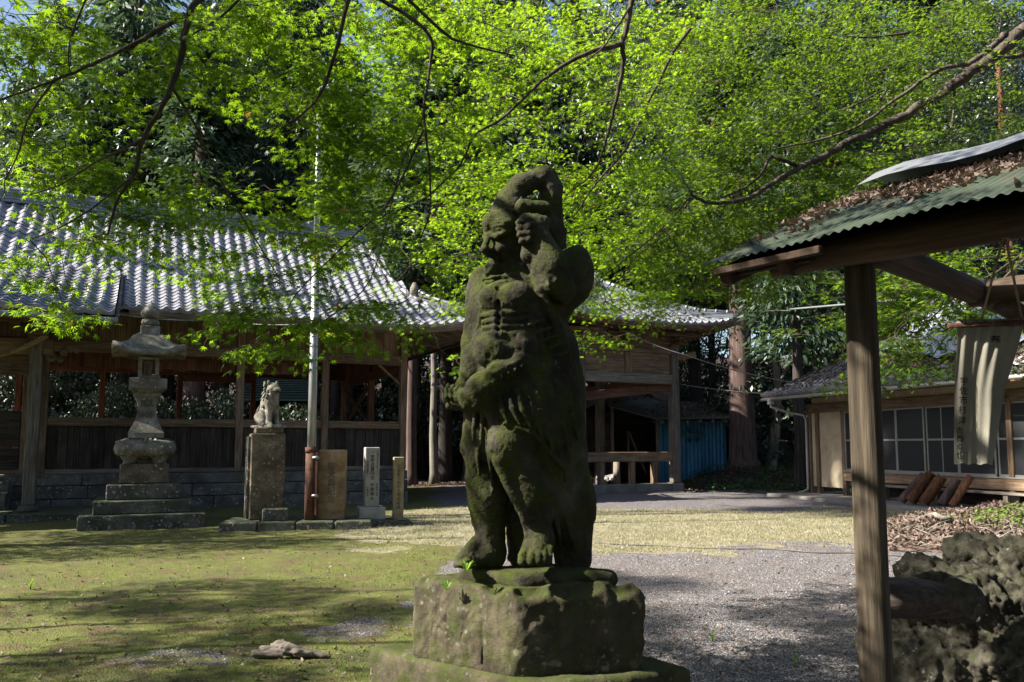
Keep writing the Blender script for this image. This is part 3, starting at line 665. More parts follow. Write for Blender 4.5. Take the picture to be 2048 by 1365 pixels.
    for i in range(4):
        x = 893 + i * 9.6; z0 = -50 - i * 3
        C((x + 4, 771 + i, z0 + 6), (x, 780, z0 - 4), 4.6, 4.9, k=.5); C((x, 780, z0 - 4), (x, 794, z0 - 7), 4.9, 4.7, k=.5); C((x, 794, z0 - 7), (x + 4, 803, z0), 4.7, 4.2, k=.5)
    C((925, 778, -56), (912, 800, -60), 6.5, 5.5, k=3); C((898, 812, -36), (935, 815, -40), 8, 10, k=8)
    # sash: rolled cloth over the belly
    C((1050, 730, -72), (1000, 745, -82), 19, 21, k=8); C((1000, 745, -82), (962, 775, -82), 21, 24, k=8); C((962, 775, -80), (940, 800, -66), 26, 22, k=10)
    E((962, 782, -80), (26, 18, 30)); C((1040, 718, -80), (1056, 740, -72), 14, 14, k=5); C((1000, 733, -92), (965, 762, -98), 6, 6, k=6); C((938, 806, -68), (985, 795, -80), 12, 14, k=8)
    C((1040, 722, -90), (985, 748, -104), 5, 5, k=6); C((975, 790, -102), (948, 812, -86), 5, 5, k=6); C((985, 770, -100), (955, 800, -92), 5, 6, k=5)
    C((962, 712, -62), (975, 738, -72), 3, 3, k=5, op='cut')
    # raised arm with the bend over the head
    C((1108, 560, 34), (1104, 470, 34), 34, 27, k=16); C((1104, 470, 34), (1102, 376, 28), 25, 23, k=14); C((1104, 376, 28), (1092, 356, 25), 23, 25, k=8); C((1086, 354, 24), (1042, 370, 16), 21, 20, k=8)
    C((1042, 372, 16), (1016, 396, 6), 24, 22, k=10); E((1022, 404, 2), (27, 28, 22)); E((1016, 420, 0), (35, 36, 22))
    # head
    E((1008, 470, -12), (42, 46, 55), k=12); E((1022, 500, -4), (40, 44, 56), k=14); E((1004, 530, -22), (30, 32, 26), k=12); C((1030, 540, 0), (1038, 590, 0), 42, 50, k=18)
    E((984, 445, -38), (20, 22, 20)); E((1006, 452, -52), (22, 16, 16), k=8)               # brow lobes
    C((974, 470, -52), (994, 474, -62), 6.5, 6.5, k=4); C((994, 474, -62), (1020, 462, -58), 7, 5, k=5)
    E((992, 484, -56), (9, 7, 5), k=2, op='cut'); E((993, 484, -54), (7.5, 6.5, 5), k=1); C((984, 490, -58), (1004, 487, -60), 2, 1.6, k=3, op='cut')
    C((976, 474, -56), (969, 498, -66), 6, 8, k=5); E((969, 500, -68), (8.5, 9, 7.5), k=3); E((978, 501, -62), (6.5, 6, 5.5), k=3); E((962, 500, -58), (5, 6, 5), k=3)
    E((1000, 500, -50), (17, 17, 15), k=8)                                                # cheek
    C((978, 510, -58), (997, 520, -52), 5, 5, k=4); C((974, 508, -62), (980, 516, -64), 4.5, 4, k=3)
    E((985, 521, -64), (11, 13, 6.5), k=2, op='cut'); C((973, 530, -56), (995, 531, -52), 4.5, 5.5, k=3); E((984, 543, -44), (17, 16, 12), k=8); C((1012, 508, -48), (1006, 540, -40), 8, 8, k=10)
    C((1002, 505, -60), (1004, 530, -48), 2.5, 2.5, k=5, op='cut')
    for i in range(4): C((974 + i * 2, 436 + i * 7, -60), (1004, 430 + i * 8, -68), 1.9, 1.5, k=3, op='cut')
    C((990, 432, -40), (1010, 420, -40), 5, 5, k=4); C((1010, 420, -40), (1030, 424, -36), 5, 5, k=4)
    C((1038, 470, -34), (1042, 505, -34), 8, 6, k=5)                                       # ear
    # near hand gripping the shaft
    C((1090, 415, -38), (1045, 412, -46), 13, 13, k=5); E((1040, 416, -48), (12, 12, 15), k=5); C((1040, 402, -46), (1043, 394, -44), 4, 2, k=5)
    E((1066, 462, -66), (30, 24, 29), k=8); C((1050, 440, -66), (1086, 446, -60), 13, 15, k=8)
    for i in range(4):
        y = 444 + i * 12.5; x0 = 1034 + (0, 0, 2, 6)[i]
        C((1058, y - 2, -88), (x0 + 6, y, -86), 7.2, 7.0, k=2); C((x0 + 5, y, -86), (x0 + 2, y + 2, -70), 7.0, 6.0, k=2)
    C((1066, 455, -88), (1084, 470, -82), 8, 10, k=6); C((1058, 452, -93), (1070, 450, -92), 6.5, 7, k=4)
    C((1058, 490, -62), (1056, 512, -62), 14, 15, k=4); C((1056, 512, -62), (1064, 530, -60), 13, 9, k=5)
    # forearm, elbow, shoulder
    C((1082, 478, -68), (1100, 528, -66), 21, 32, k=10); C((1100, 528, -66), (1124, 580, -52), 33, 27, k=10); E((1104, 545, -78), (22, 18, 38)); C((1124, 580, -50), (1128, 596, -40), 22, 14, k=8)
    E((1153, 549, -8), (36, 44, 60), k=6); E((1122, 560, 0), (44, 52, 60), k=14); C((1140, 590, 0), (1116, 640, 10), 24, 18, k=12)
    C((1098, 500, -88), (1112, 560, -92), 5, 5, k=12); C((1086, 505, -86), (1098, 570, -92), 4, 4, k=10)
    C((1112, 568, -82), (1122, 592, -66), 8, 6, k=8)
    V, F = s.extract(); N = vnormals(V, F)
    V = V + N * (fbm(V, 16, 2) * .004 + fbm(V, 60, 3) * .003 - np.abs(fbm(V + 3, 150, 2)) * .004)[:, None]
    # worn foot slab
    return V, F
V_, F_s = build_statue()
STATUE_Z = P(1046, 1146, 2.97).z
def rough_block(name, corners, z0, z1, h, mat, parent=None, amp=.012, top_amp=.015, erode=None, rd=.02, cuts=None):
    """four-cornered stone block with worn faces. corners CCW"""
    c = np.array([(p[0], p[1]) for p in corners]); lo = c.min(0) - .06; hi = c.max(0) + .06
    s = SDF((lo[0], lo[1], z0 - .03), (hi[0], hi[1], z1 + .06), h)
    sl, (Xg, Yg, Zg) = s._sub(s.lo, s.lo + s.n * h, 0)
    e = np.maximum(Zg - z1 + rd, z0 + rd - Zg)
    for i in range(4):
        a, b = c[i], c[(i + 1) % 4]; t = b - a; n = np.array([t[1], -t[0]]) / np.linalg.norm(t)
        m = (Xg - a[0]) * n[0] + (Yg - a[1]) * n[1] + rd; hh = np.maximum(.03 - np.abs(e - m), 0) / .03; e = np.maximum(e, m) + hh * hh * .03 * .25
    s.d[:] = e - rd
    if cuts: cuts(s)
    V, F = s.extract(); N = vnormals(V, F)
    d = fbm(V, 5, 4) * amp * 2.2 + fbm(V, 38, 3) * amp * .7
    V = V + N * d[:, None]
    return np_mesh(name, V, F, mat, True, parent)
# pedestal corners, surveyed from the photograph
ZP = STATUE_Z - .035
pF, pL, pR = G(1030, 1177, ZP), G(818, 1149, ZP), G(1300, 1166, ZP)
pB = pL + (pR - pF)
ped = empty('statue_pedestal', (0, 0, 0), 0, 'square mossy stone pedestal on a wide slab carrying the guardian statue', 'pedestal')
def ped_cuts(s):
    r = random.Random(5)
    for i in range(30):                                # chipped upper edges
        e = r.choice([(pL, pF), (pF, pR), (pF, pR), (pR, pB)]); t = r.random(); q = e[0].lerp(e[1], t)
        s.ell((q.x, q.y, ZP + r.uniform(-.02, .02)), (r.uniform(.02, .06), r.uniform(.02, .06), r.uniform(.012, .035)), k=.02, op='cut')
    for i in range(7):                                 # broken right corner
        s.ell((pR.x + r.uniform(-.01, .03), pR.y + r.uniform(-.06, .02), ZP - .02 - i * .06), (r.uniform(.02, .05), .06, r.uniform(.015, .03)), k=.03, op='cut')
    n = (pF - pL).normalized()
    for (u, z, L, a) in ((.28, .16, .05, .9), (.33, .19, .04, -.4), (.24, .20, .05, 1.4), (.38, .14, .05, 1.5), (.42, .21, .045, .2), (.55, .18, .05, 1.3), (.6, .15, .04, -.5), (.52, .22, .05, .1), (.58, .12, .05, .8), (.72, .2, .17, 1.55), (.2, .26, .1, 1.5)):
        q = pL.lerp(pF, u); dz = math.sin(a) * L; dx = math.cos(a) * L
        s.cap((q.x - n.x * dx / 2, q.y - n.y * dx / 2, ZP - z - dz / 2), (q.x + n.x * dx / 2, q.y + n.y * dx / 2, ZP - z + dz / 2), .008, .005, k=.004, op='cut')
ZB = G(1018, 1363, 0).z; ZS = .70
blk = rough_block('block', [pL, pF, pR, pB], ZS - .02, ZP, .0085, M['pedestal'], ped, .011, cuts=ped_cuts)
def widen(pts, k, sh=(0, 0)):
    c = sum(pts, Vector((0, 0, 0))) / 4; return [c + (p - c) * k + Vector((sh[0], sh[1], 0)) for p in pts]
sl_L, sl_R = G(733, 1292, ZS), G(1394, 1330, ZS)
sF = pF + (pF - pB) * .42
sl = [sl_L, Vector((.0, sl_L.y - .62, 0)), Vector((sl_R.x, sl_R.y, 0)), Vector((.02, pB.y + .3, 0))]
sl = [sl_L, sl_L + (pF - pL) * 1.62 + Vector((.03, -.06, 0)), sl_R, sl_L + (sl_R - (sl_L + (pF - pL) * 1.62 + Vector((.03, -.06, 0))))]
slab = rough_block('slab', sl, .0, ZS, .014, M['pedestal'], ped, .008, rd=.03)
st = empty('guardian_statue', (0, 0, 0), 0, 'dark mossy stone guardian statue with one arm raised over its head', 'statue')
body = np_mesh('figure', V_, F_s, M['statue'], True, st)
q = [G(906, 1134, STATUE_Z), G(1046, 1150, STATUE_Z), G(1246, 1143, STATUE_Z)]; q.append(q[0] + (q[2] - q[1]))
rough_block('foot_slab', [q[0], q[1], q[2], q[3]], ZP - .03, STATUE_Z + .004, .007, M['statue'], st, .006, rd=.012)
# rough propping stone between the legs
def prop():
    a = S(1045, 960, 45); b = S(1050, 1130, 40); s = SDF((a[0] - .12, SY - .05, b[2] - .04), (a[0] + .14, SY + .22, a[2] + .1), .007)
    s.ell(((a[0] + b[0]) / 2, SY + .08, (a[2] + b[2]) / 2 - .02), (.068, .07, .2), k=.01); V, F = s.extract(); N = vnormals(V, F); V = V + N * (fbm(V, 30, 3) * .018)[:, None]
    o = np_mesh('prop_stone', V, F, M['statue'], True, st); o['label'] = 'rough grey stone prop between the legs'
prop()
def sprig(px, py, Y, n, size, name, label, mat):
    c = P(px, py, Y); mb = MB()
    for i in range(n):
        a = i * 2.4; r = size * rng.uniform(.3, 1); d = Vector((math.cos(a), math.sin(a) * .6, rng.uniform(.1, .7))).normalized(); s_ = d.cross(Vector((0, 0, 1))).normalized() * size * .16
        p0 = Vector((0, 0, -.02)); p1 = d * size * .55; p2 = d * size * 1.1
        mb.add([p0, p1 - s_, p2, p1 + s_], [(0, 1, 2, 3)])
    o = mb.build(name, mat, None, c); return tag(o, label, 'weed', 'sprouts growing on the pedestal')
sprig(933, 1133, 2.93, 9, .035, 'sprout', 'bright green sprout beside the left foot of the statue', M['bright_leaf'])
sprig(893, 1170, 2.98, 8, .03, 'sprout', 'small green sprout on the broken left edge of the pedestal', M['bright_leaf'])
# ------------------------------------------------------------------ tiled roofs
def tile_mesh(w, L, name='tile', n=9):
    """wavy pan tile: hump on the left, pan on the right, with a thick front lip"""
    vs, fs = [], []; prof = []
    for i in range(n):
        u = i / (n - 1); h = .045 * math.cos(2 * math.pi * (u - .12)) * (1.0 if u < .5 else .75); prof.append((u * w * 1.04, h))
    for (y, dz) in ((0, 0.022), (L * 1.12, 0.0)):
        for (x, h) in prof: vs.append((x, y, h + dz + .02))
    for (x, h) in prof: vs.append((x, 0.0, h - .012))
    for i in range(n - 1):
        fs.append((i, i + 1, n + i + 1, n + i)); fs.append((2 * n + i, 2 * n + i + 1, i + 1, i))
    me = bpy.data.meshes.new(name); me.from_pydata(vs, [], fs); me.polygons.foreach_set('use_smooth', [k % 2 == 0 for k in range(len(fs))]); me.update()
    return me, np.array(vs), fs
def eave_tile_mesh(w, L, name='eave_tile'):
    me, vs, fs = tile_mesh(w, L, name); vs = [tuple(v) for v in vs]; n = 9
    b = len(vs); c = (w * .12, -.012, .038); m = 14
    vs.append(c); 
    for k in range(m): a = 2 * math.pi * k / m; vs.append((c[0] + .062 * math.cos(a), c[1], c[2] - .01 + .062 * math.sin(a)))
    for k in range(m): a = 2 * math.pi * k / m; vs.append((c[0] + .062 * math.cos(a), c[1] + .05, c[2] - .01 + .062 * math.sin(a)))
    fs = list(fs)
    for k in range(m): fs.append((b, b + 1 + (k + 1) % m, b + 1 + k)); fs.append((b + 1 + k, b + 1 + (k + 1) % m, b + 1 + m + (k + 1) % m, b + 1 + m + k))
    b2 = len(vs)                                            # drip lip under the pan
    for i in range(n):
        u = i / (n - 1); h = .045 * math.cos(2 * math.pi * (u - .12)) * (1.0 if u < .5 else .75); vs += [(u * w * 1.04, -.004, h + .03), (u * w * 1.04, -.004, -.05 + .3 * h)]
    for i in range(n - 1): fs.append((b2 + 2 * i, b2 + 2 * i + 1, b2 + 2 * i + 3, b2 + 2 * i + 2))
    me2 = bpy.data.meshes.new(name); me2.from_pydata(vs, [], fs); me2.update(); return me2, np.array(vs), fs
def tiled_slope(surf, s0, s1, rows, w, keep, parent, mat, rank=None, limit=300, label_eave=True):
    """surf(s, r) -> (point, dir along s, dir up the slope, normal); rows: list of r values (0 eave); keep(s, r) bool.
    the `limit` first tiles by rank are parts of their own, the rest one joined part"""
    L = None; tiles = []
    for ri, r in enumerate(rows[:-1]):
        p0 = surf((s0 + s1) / 2, r)[0]; p1 = surf((s0 + s1) / 2, rows[ri + 1])[0]; L = (p1 - p0).length
        k = 0; s = s0
        while s < s1 - 1e-6:
            if keep(s + w / 2, r):
                p, ds, du, nn = surf(s, r)
                M_ = Matrix(((ds.x, du.x, nn.x, p.x), (ds.y, du.y, nn.y, p.y), (ds.z, du.z, nn.z, p.z), (0, 0, 0, 1)))
                M_ = M_ @ Matrix.Translation((rng.uniform(-.004, .004), rng.uniform(-.006, .006), rng.uniform(-.002, .003))) @ Matrix.Rotation(rng.uniform(-.012, .012), 4, 'Y') @ Matrix.Scale(L / .24, 4, (0, 1, 0))
                tiles.append((rank(s, r) if rank else ri, ri == 0, M_))
            s += w
    tiles.sort(key=lambda t: t[0])
    me, tv, tf = tile_mesh(w, .24); me.materials.append(mat); me2, ev, ef = eave_tile_mesh(w, .24); me2.materials.append(mat)
    for i, (rk, eave, M_) in enumerate(tiles[:limit]):
        o = bpy.data.objects.new('eave_tile' if eave else 'tile', me2 if eave else me); COL.objects.link(o); o.parent = parent; o.matrix_basis = M_
    rest = tiles[limit:]
    if rest:
        VV, FF = [], []
        for (_, eave, M_) in rest:
            a, f = (ev, ef) if eave else (tv, tf); A = np.array(M_); b = len(VV) and sum(len(x) for x in VV); VV.append(a @ A[:3, :3].T + A[:3, 3]); FF += [tuple(i + b for i in q) for q in f]
        m = bpy.data.meshes.new('more_tiles'); m.from_pydata(np.concatenate(VV).tolist(), [], FF); m.materials.append(mat); m.update()
        o = bpy.data.objects.new('more_tiles', m); COL.objects.link(o); o.parent = parent; tag(o, kind='stuff')
    return len(tiles)
def ridge_run(mb_lo, mb_caps, pts, w, h, layers=3, step=.3, knob=.045):
    """stacked flat tiles with a round cap along a line"""
    for i in range(len(pts) - 1):
        a, b = Vector(pts[i]), Vector(pts[i + 1])
        for k in range(layers):
            ww = w * (1 - .12 * k); z = h * (k + .5) / layers; mb_lo.bar(a + Vector((0, 0, z)), b + Vector((0, 0, z)), ww, h / layers * .78)
            mb_lo.bar(a + Vector((0, 0, z)), b + Vector((0, 0, z)), ww * .8, h / layers)
    top = [Vector(p) + Vector((0, 0, h + .03)) for p in pts]; mb_caps.tube(top, w * .3, 10)
    for i in range(len(top) - 1):
        d = (top[i + 1] - top[i]); n = max(1, int(d.length / step))
        for k in range(n):
            c = top[i] + d * ((k + .5) / n); u = d.normalized() * .03; mb_caps.tube([c - u, c + u], w * .3 + .022, 10)

def lerp_curve(tab, r):
    for (a, va), (b, vb) in zip(tab, tab[1:]):
        if r <= b: return va + (vb - va) * (r - a) / (b - a)
    return tab[-1][1]

# ------------------------------------------------------------------ worship hall (left)
HROT = R(25.3); HC = G(803, 1003)
hall = empty('worship_hall', (HC.x, HC.y, 0), HROT, 'open sided wooden worship hall with a long grey tiled roof and dark board walls', 'building')
H = lambda a, o, z: Vector((a, -o, z))            # along the front, outwards, up (local)
DEP = 6.9
roof_h = {}
# foundation courses, every block its own piece
fm = M['foundation']
for row, (z0, z1) in enumerate(((-.12, .3), (.3, .6), (.6, .86))):
    a = .08 - (.0 if row != 1 else -.0); k = 0
    while a > -14:
        L = rng.uniform(.9, 1.5) if row < 2 else rng.uniform(1.6, 2.4); a1 = a - L
        mb = MB(); j = rng.uniform(-.012, .012); mb.box((0, 0, 0), (L - .015, .3 + .06 * (2 - row), z1 - z0 - .012), None, .015)
        mb.build('stone_block', fm, hall, ((a + a1) / 2, -.12 + j + .0, (z0 + z1) / 2)); a = a1
    b = .3
    while b < DEP:
        L = rng.uniform(1.0, 1.5); mb = MB(); mb.box((0, 0, 0), (.4, L - .015, z1 - z0 - .012), None, .015); mb.build('stone_block', fm, hall, (-.11 + rng.uniform(-.01, .01), b + L / 2, (z0 + z1) / 2)); b += L
MB().bb(-14, -.3, .2, DEP, .5, .84).build('floor', M['wood_x'], hall)
# posts
def post(par, a, b, z0, z1, w=.18, m='wood_z', name='post', ch=.012):
    return MB().box((0, 0, 0), (w, w, z1 - z0), None, ch).build(name, M[m], par, (a, b, (z0 + z1) / 2))
FP = [0, -2.15, -4.3, -6.45, -8.6, -10.75, -12.9]
for a in FP: post(hall, a, 0, .87, 4.55)
BP = [0, -3.1, -5.4, -7.65, -9.9, -12.1]
for a in BP: post(hall, a, DEP, .87, 4.6, .17, 'red_z')
post(hall, 0, 3.3, .87, 4.6, .17, 'red_z')
# front: ground sill, mid rail, head rail, boards
for i in range(len(FP) - 1):
    a0, a1 = FP[i + 1] + .09, FP[i] - .09
    MB().bb(a0, a1, -.08, .08, .87, .97, .008).build('sill', M['grey_x'], hall)
    if i != 4:
        MB().bb(a0, a1, -.075, .075, 1.97, 2.17, .01).build('rail', M['wood_x'], hall)
    MB().bb(a0, a1, -.075, .075, 3.72, 3.98, .012).build('lintel', M['wood_x'], hall)
    a = a0
    while a < a1 - .02:                                   # upper boards
        w = min(rng.uniform(.26, .42), a1 - a)
        if a1 - a - w < .12: w = a1 - a
        MB().box((0, 0, 0), (w - .008, .025, .64), None, .004).build('board', M['wood_z'], hall, (a + w / 2, .0 + rng.uniform(-.008, .008), 4.3)); a += w
    if i != 4:
        a = a0
        while a < a1 - .02:                               # dark lower boards
            w = min(rng.uniform(.2, .3), a1 - a)
            if a1 - a - w < .1: w = a1 - a
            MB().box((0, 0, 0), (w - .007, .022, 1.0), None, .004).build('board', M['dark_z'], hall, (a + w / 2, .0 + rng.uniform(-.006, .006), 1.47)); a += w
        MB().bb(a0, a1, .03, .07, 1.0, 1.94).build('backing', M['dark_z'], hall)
    # short reddish boards hanging inside below the lintel
    a = a0
    while a < a1 - .02:
        w = min(rng.uniform(.16, .3), a1 - a); hh = .34 + rng.uniform(-.03, .03) if i > 0 else .0
        if hh > 0: MB().box((0, 0, 0), (w - .006, .02, hh), None).build('hanging_board', M['red_z'], hall, (a + w / 2, .5 + rng.uniform(-.01, .01), 3.74 - hh / 2))
        a += w
# right side wall: rail, lintel, boards, crossed braces
for (b0, b1) in ((.09, 3.21), (3.39, DEP - .09)):
    MB().bb(-.075, .075, b0, b1, 1.97, 2.17, .01).build('rail', M['wood_y'], hall)
    MB().bb(-.075, .075, b0, b1, 3.55, 3.8, .012).build('lintel', M['red_y'], hall)
    b = b0
    while b < b1 - .02:
        w = min(rng.uniform(.25, .36), b1 - b)
        for z0, z1, mt in ((3.8, 4.6, 'red_z'), (.97, 1.97, 'dark_z')): MB().box((0, 0, 0), (.024, w - .006, z1 - z0), None).build('board', M[mt], hall, (rng.uniform(-.005, .005), b + w / 2, (z0 + z1) / 2))
        b += w
    MB().bb(-.08, .08, b0, b1, .87, .97).build('sill', M['grey_y'], hall)
for (z0, z1) in ((2.2, 3.5), (3.5, 2.2)):
    MB().bar((-.02 if z0 < z1 else .02, 3.4, z0), (-.02 if z0 < z1 else .02, 6.78, z1), .04, .11, .005, (1, 0, 0)).build('cross_brace', M['red_y'], hall)
MB().bar((-.09, 0, 3.2), (-.7, 0, 3.72), .06, .1, .005, (0, 1, 0)).build('knee_brace', M['wood_x'], hall)
MB().bar((0, .09, 3.2), (0, .8, 3.6), .06, .1, .005, (1, 0, 0)).build('knee_brace', M['wood_y'], hall)
# back wall
for i in range(len(BP) - 1):
    a0, a1 = BP[i + 1] + .09, BP[i] - .09
    MB().bb(a0, a1, DEP - .07, DEP + .07, 1.97, 2.15, .01).build('rail', M['dark_x'], hall); MB().bb(a0, a1, DEP - .07, DEP + .07, 3.82 if i != 1 else 3.62, 4.0 if i != 1 else 3.84, .01).build('lintel', M['red_x'], hall)
    a = a0
    while a < a1 - .02:
        w = min(rng.uniform(.25, .36), a1 - a)
        for z0, z1, mt in ((4.0 if i != 1 else 3.84, 4.8, 'red_z'), (.97, 1.97, 'dark_z')): MB().box((0, 0, 0), (w - .006, .024, z1 - z0), None).build('board', M[mt], hall, (a + w / 2, DEP + rng.uniform(-.005, .005), (z0 + z1) / 2))
        a += w
# cross beams under the roof
for a in (-2.15, -4.3, -6.45, -8.6): MB().bb(a - .1, a + .1, .1, DEP - .1, 4.15, 4.4, .02).build('cross_beam', M['red_y'], hall)
# roof surface: r 0 at the eave edge, 1 at the ridge
OUT, ZE, ZR, RB = 1.45, 4.62, 8.05, 3.45
def hall_surf(s, r):
    yy = -OUT + (RB + OUT) * r
    def zz(q): return ZE + (ZR - ZE) * (.62 * q + .38 * q * q)
    up = .42 * max(0, (s - (-1.5)) / 3.6) ** 2.4 * (1 - r) ** 2                                # upturned corner
    z = zz(r) + up; dz = (ZR - ZE) * (.62 + .76 * r); du = Vector((0, RB + OUT, dz)).normalized()
    sl = .42 * 2.4 * max(0, (s + 1.5) / 3.6) ** 1.4 / 3.6 * (1 - r) ** 2; ds = Vector((1, 0, sl)).normalized()
    nn = ds.cross(du).normalized(); du = nn.cross(ds); return Vector((s, yy, z)), ds, du, nn
EDGE = [(0, 2.15), (.08, 1.62), (.2, 1.05), (.33, .62), (.5, .22), (.7, -.05), (1, -.3)]
POR_A, POR_OUT, POR_Z = -7.2, 3.15, 4.22
def hall_keep(s, r): return s < lerp_curve(EDGE, r) + .12
roof = MB()
nseg = 22; sgs = [-15 + 17.2 * i / 40 for i in range(41)]
def grid_face(mb, f, us, vs_, flip=False):
    b = len(mb.v); m = len(vs_)
    for u in us:
        for v in vs_: mb.v.append(tuple(f(u, v)))
    for i in range(len(us) - 1):
        for j in range(m - 1):
            q = (b + i * m + j, b + (i + 1) * m + j, b + (i + 1) * m + j + 1, b + i * m + j + 1); mb.f.append(q[::-1] if flip else q); mb.sm.append(True)
ts = [i / 14 for i in range(15)]
def top_f(u, r):
    e = lerp_curve(EDGE, r); s = -15 + (e + 15) * u; p = hall_surf(s, r)[0]; return p - Vector((0, 0, .02))
def und_f(u, r):
    e = lerp_curve(EDGE, r); s = -15 + (e + 15) * u; p = hall_surf(s, r)[0]; return p - Vector((0, 0, .15))
us = [0, .3, .6, .75] + [.75 + .25 * i / 10 for i in range(1, 11)]
grid_face(roof, top_f, us, ts); grid_face(roof, und_f, us, ts, True)
for u in (0, 1):                                                       # ends
    pass
# back slope and the hipped right side
def back_f(u, r):
    p = top_f(u, r); return Vector((p.x, 2 * RB - p.y, p.z - .02))
grid_face(roof, back_f, us, ts, True)
def side_f(u, r):                                                     # sheet joining front and back edges on the right
    p = top_f(1, r); return Vector((p.x + .0, p.y + (2 * RB - 2 * p.y) * u, p.z - .03))
grid_face(roof, side_f, [i / 6 for i in range(7)], ts)
roof_o = roof.build('roof', M['wood_x'], hall)
rows = [i / 23 for i in range(24)]
def rk(s, r):
    y = hall_surf(s, r)[0].y; return (0 if s > -5.4 and r < .55 else 5) + r * 3 + abs(s) * .02
ntl = tiled_slope(hall_surf, -15, 2.1, rows, .285, lambda s, r: hall_keep(s, r) and not (s < POR_A and r < .05), roof_o, M['tile'], rk, 170)
# porch roof carried further out, lower, on the left
def por_surf(s, r):
    a = hall_surf(s, .42)[0]; y = -POR_OUT + (a.y + POR_OUT) * r; z = POR_Z + (a.z + .1 - POR_Z) * (.8 * r + .2 * r * r); dz = (a.z + .1 - POR_Z) * (.8 + .4 * r)
    ds = Vector((1, 0, 0)); du = Vector((0, a.y + POR_OUT, dz)).normalized(); return Vector((s, y, z)), ds, du, ds.cross(du)
prow = [i / 15 for i in range(16)]
pm = MB(); grid_face(pm, lambda u, r: por_surf(-14 + (POR_A + 14.05) * u, r)[0] - Vector((0, 0, .02)), [0, .5, 1], ts); grid_face(pm, lambda u, r: por_surf(-14 + (POR_A + 14.05) * u, r)[0] - Vector((0, 0, .14)), [0, .5, 1], ts, True)
pm.add([por_surf(POR_A + .05, t)[0] - Vector((0, 0, d)) for t in ts for d in (.02, .14)], [(2 * i, 2 * i + 1, 2 * i + 3, 2 * i + 2) for i in range(14)])
por_o = pm.build('porch_roof', M['wood_x'], hall)
tiled_slope(por_surf, -14, POR_A, prow, .285, lambda s, r: True, por_o, M['tile'], lambda s, r: r - s * .01 + (0 if s > -10.9 else 9), 130)
# ridge
lo, hi_ = MB(), MB(); ridge_run(lo, hi_, [(-15, RB, ZR - .05), (-.35, RB, ZR - .05)], .34, .34, 4)
lo.build('ridge', M['ridge_tile'], hall); hi_.build('ridge_cap', M['ridge_tile'], hall)
# hip ridge on the right, with its end ornament
lo, hi_ = MB(), MB(); hp = [hall_surf(lerp_curve(EDGE, r) + .05, r)[0] + Vector((.1, .12, .0)) for r in (.42, .33, .22, .12, .04)]
ridge_run(lo, hi_, hp, .26, .26, 3, .28); lo.build('hip_ridge', M['black_tile'], hall); hi_.build('hip_ridge_cap', M['black_tile'], hall)
mb = MB(); e = hp[0] + Vector((-.05, -.1, .1)); mb.tube([e + Vector((0, 0, -.1)), e + Vector((0, 0, .2)), e + Vector((0, 0, .36))], [.15, .13, .05], 8); mb.build('ridge_end_ornament', M['granite'], hall)
mb = MB()
for r0, r1 in zip(ts, ts[1:]):
    if r0 < .3: continue
    mb.tube([top_f(1, r0) + Vector((.02, 0, .06)), top_f(1, r1) + Vector((.02, 0, .06))], .07, 8)
mb.build('verge_tile', M['tile'], hall)
# rafters, fascia
mb = MB(); s = -6.8
eh = .15
fz = []
sg = [-15, -6.95] if False else None
prev = None; xs = [-6.9 + (2.1 + 6.9) * i / 16 for i in range(17)]
for x in xs:
    p = hall_surf(x, 0)[0] + Vector((0, .05, -.12))
    if prev is not None: mb.bar(prev, p, .07, .15)
    prev = p
mb.build('fascia', M['wood_x'], hall)
s = -6.75
while s < 2.0:
    p0 = hall_surf(s, .012)[0] - Vector((0, 0, .2)); ey = .0 if s < .1 else (s - .1) * .95
    p1 = Vector((s, ey + .1, p0.z + (ey + .1 - p0.y) * .32)); MB().bar(p0, p1, .065, .085).build('rafter', M['wood_y'], hall); s += .22
y = -1.2
while y < DEP + 1.2:                                                     # side rafters
    x0 = 2.0 - max(0, -y - 1.0); MB().bar((x0, y, 4.62), (.05 if y > 0 else max(.05, -y), y, 5.15), .065, .085).build('rafter', M['wood_x'], hall); y += .24
MB().bar((2.05, -1.4, 4.62), (2.05, DEP + 1.4, 4.6), .07, .15).build('fascia', M['wood_y'], hall)
MB().bb(-14, .1, -.1, .1, 4.62, 4.8).build('wall_plate', M['wood_x'], hall); MB().bb(-.1, .1, .1, DEP, 4.62, 4.8).build('wall_plate', M['wood_y'], hall)
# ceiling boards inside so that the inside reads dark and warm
MB().bb(-14, -.12, .12, DEP - .1, 4.84, 4.88).build('ceiling', M['red_x'], hall)
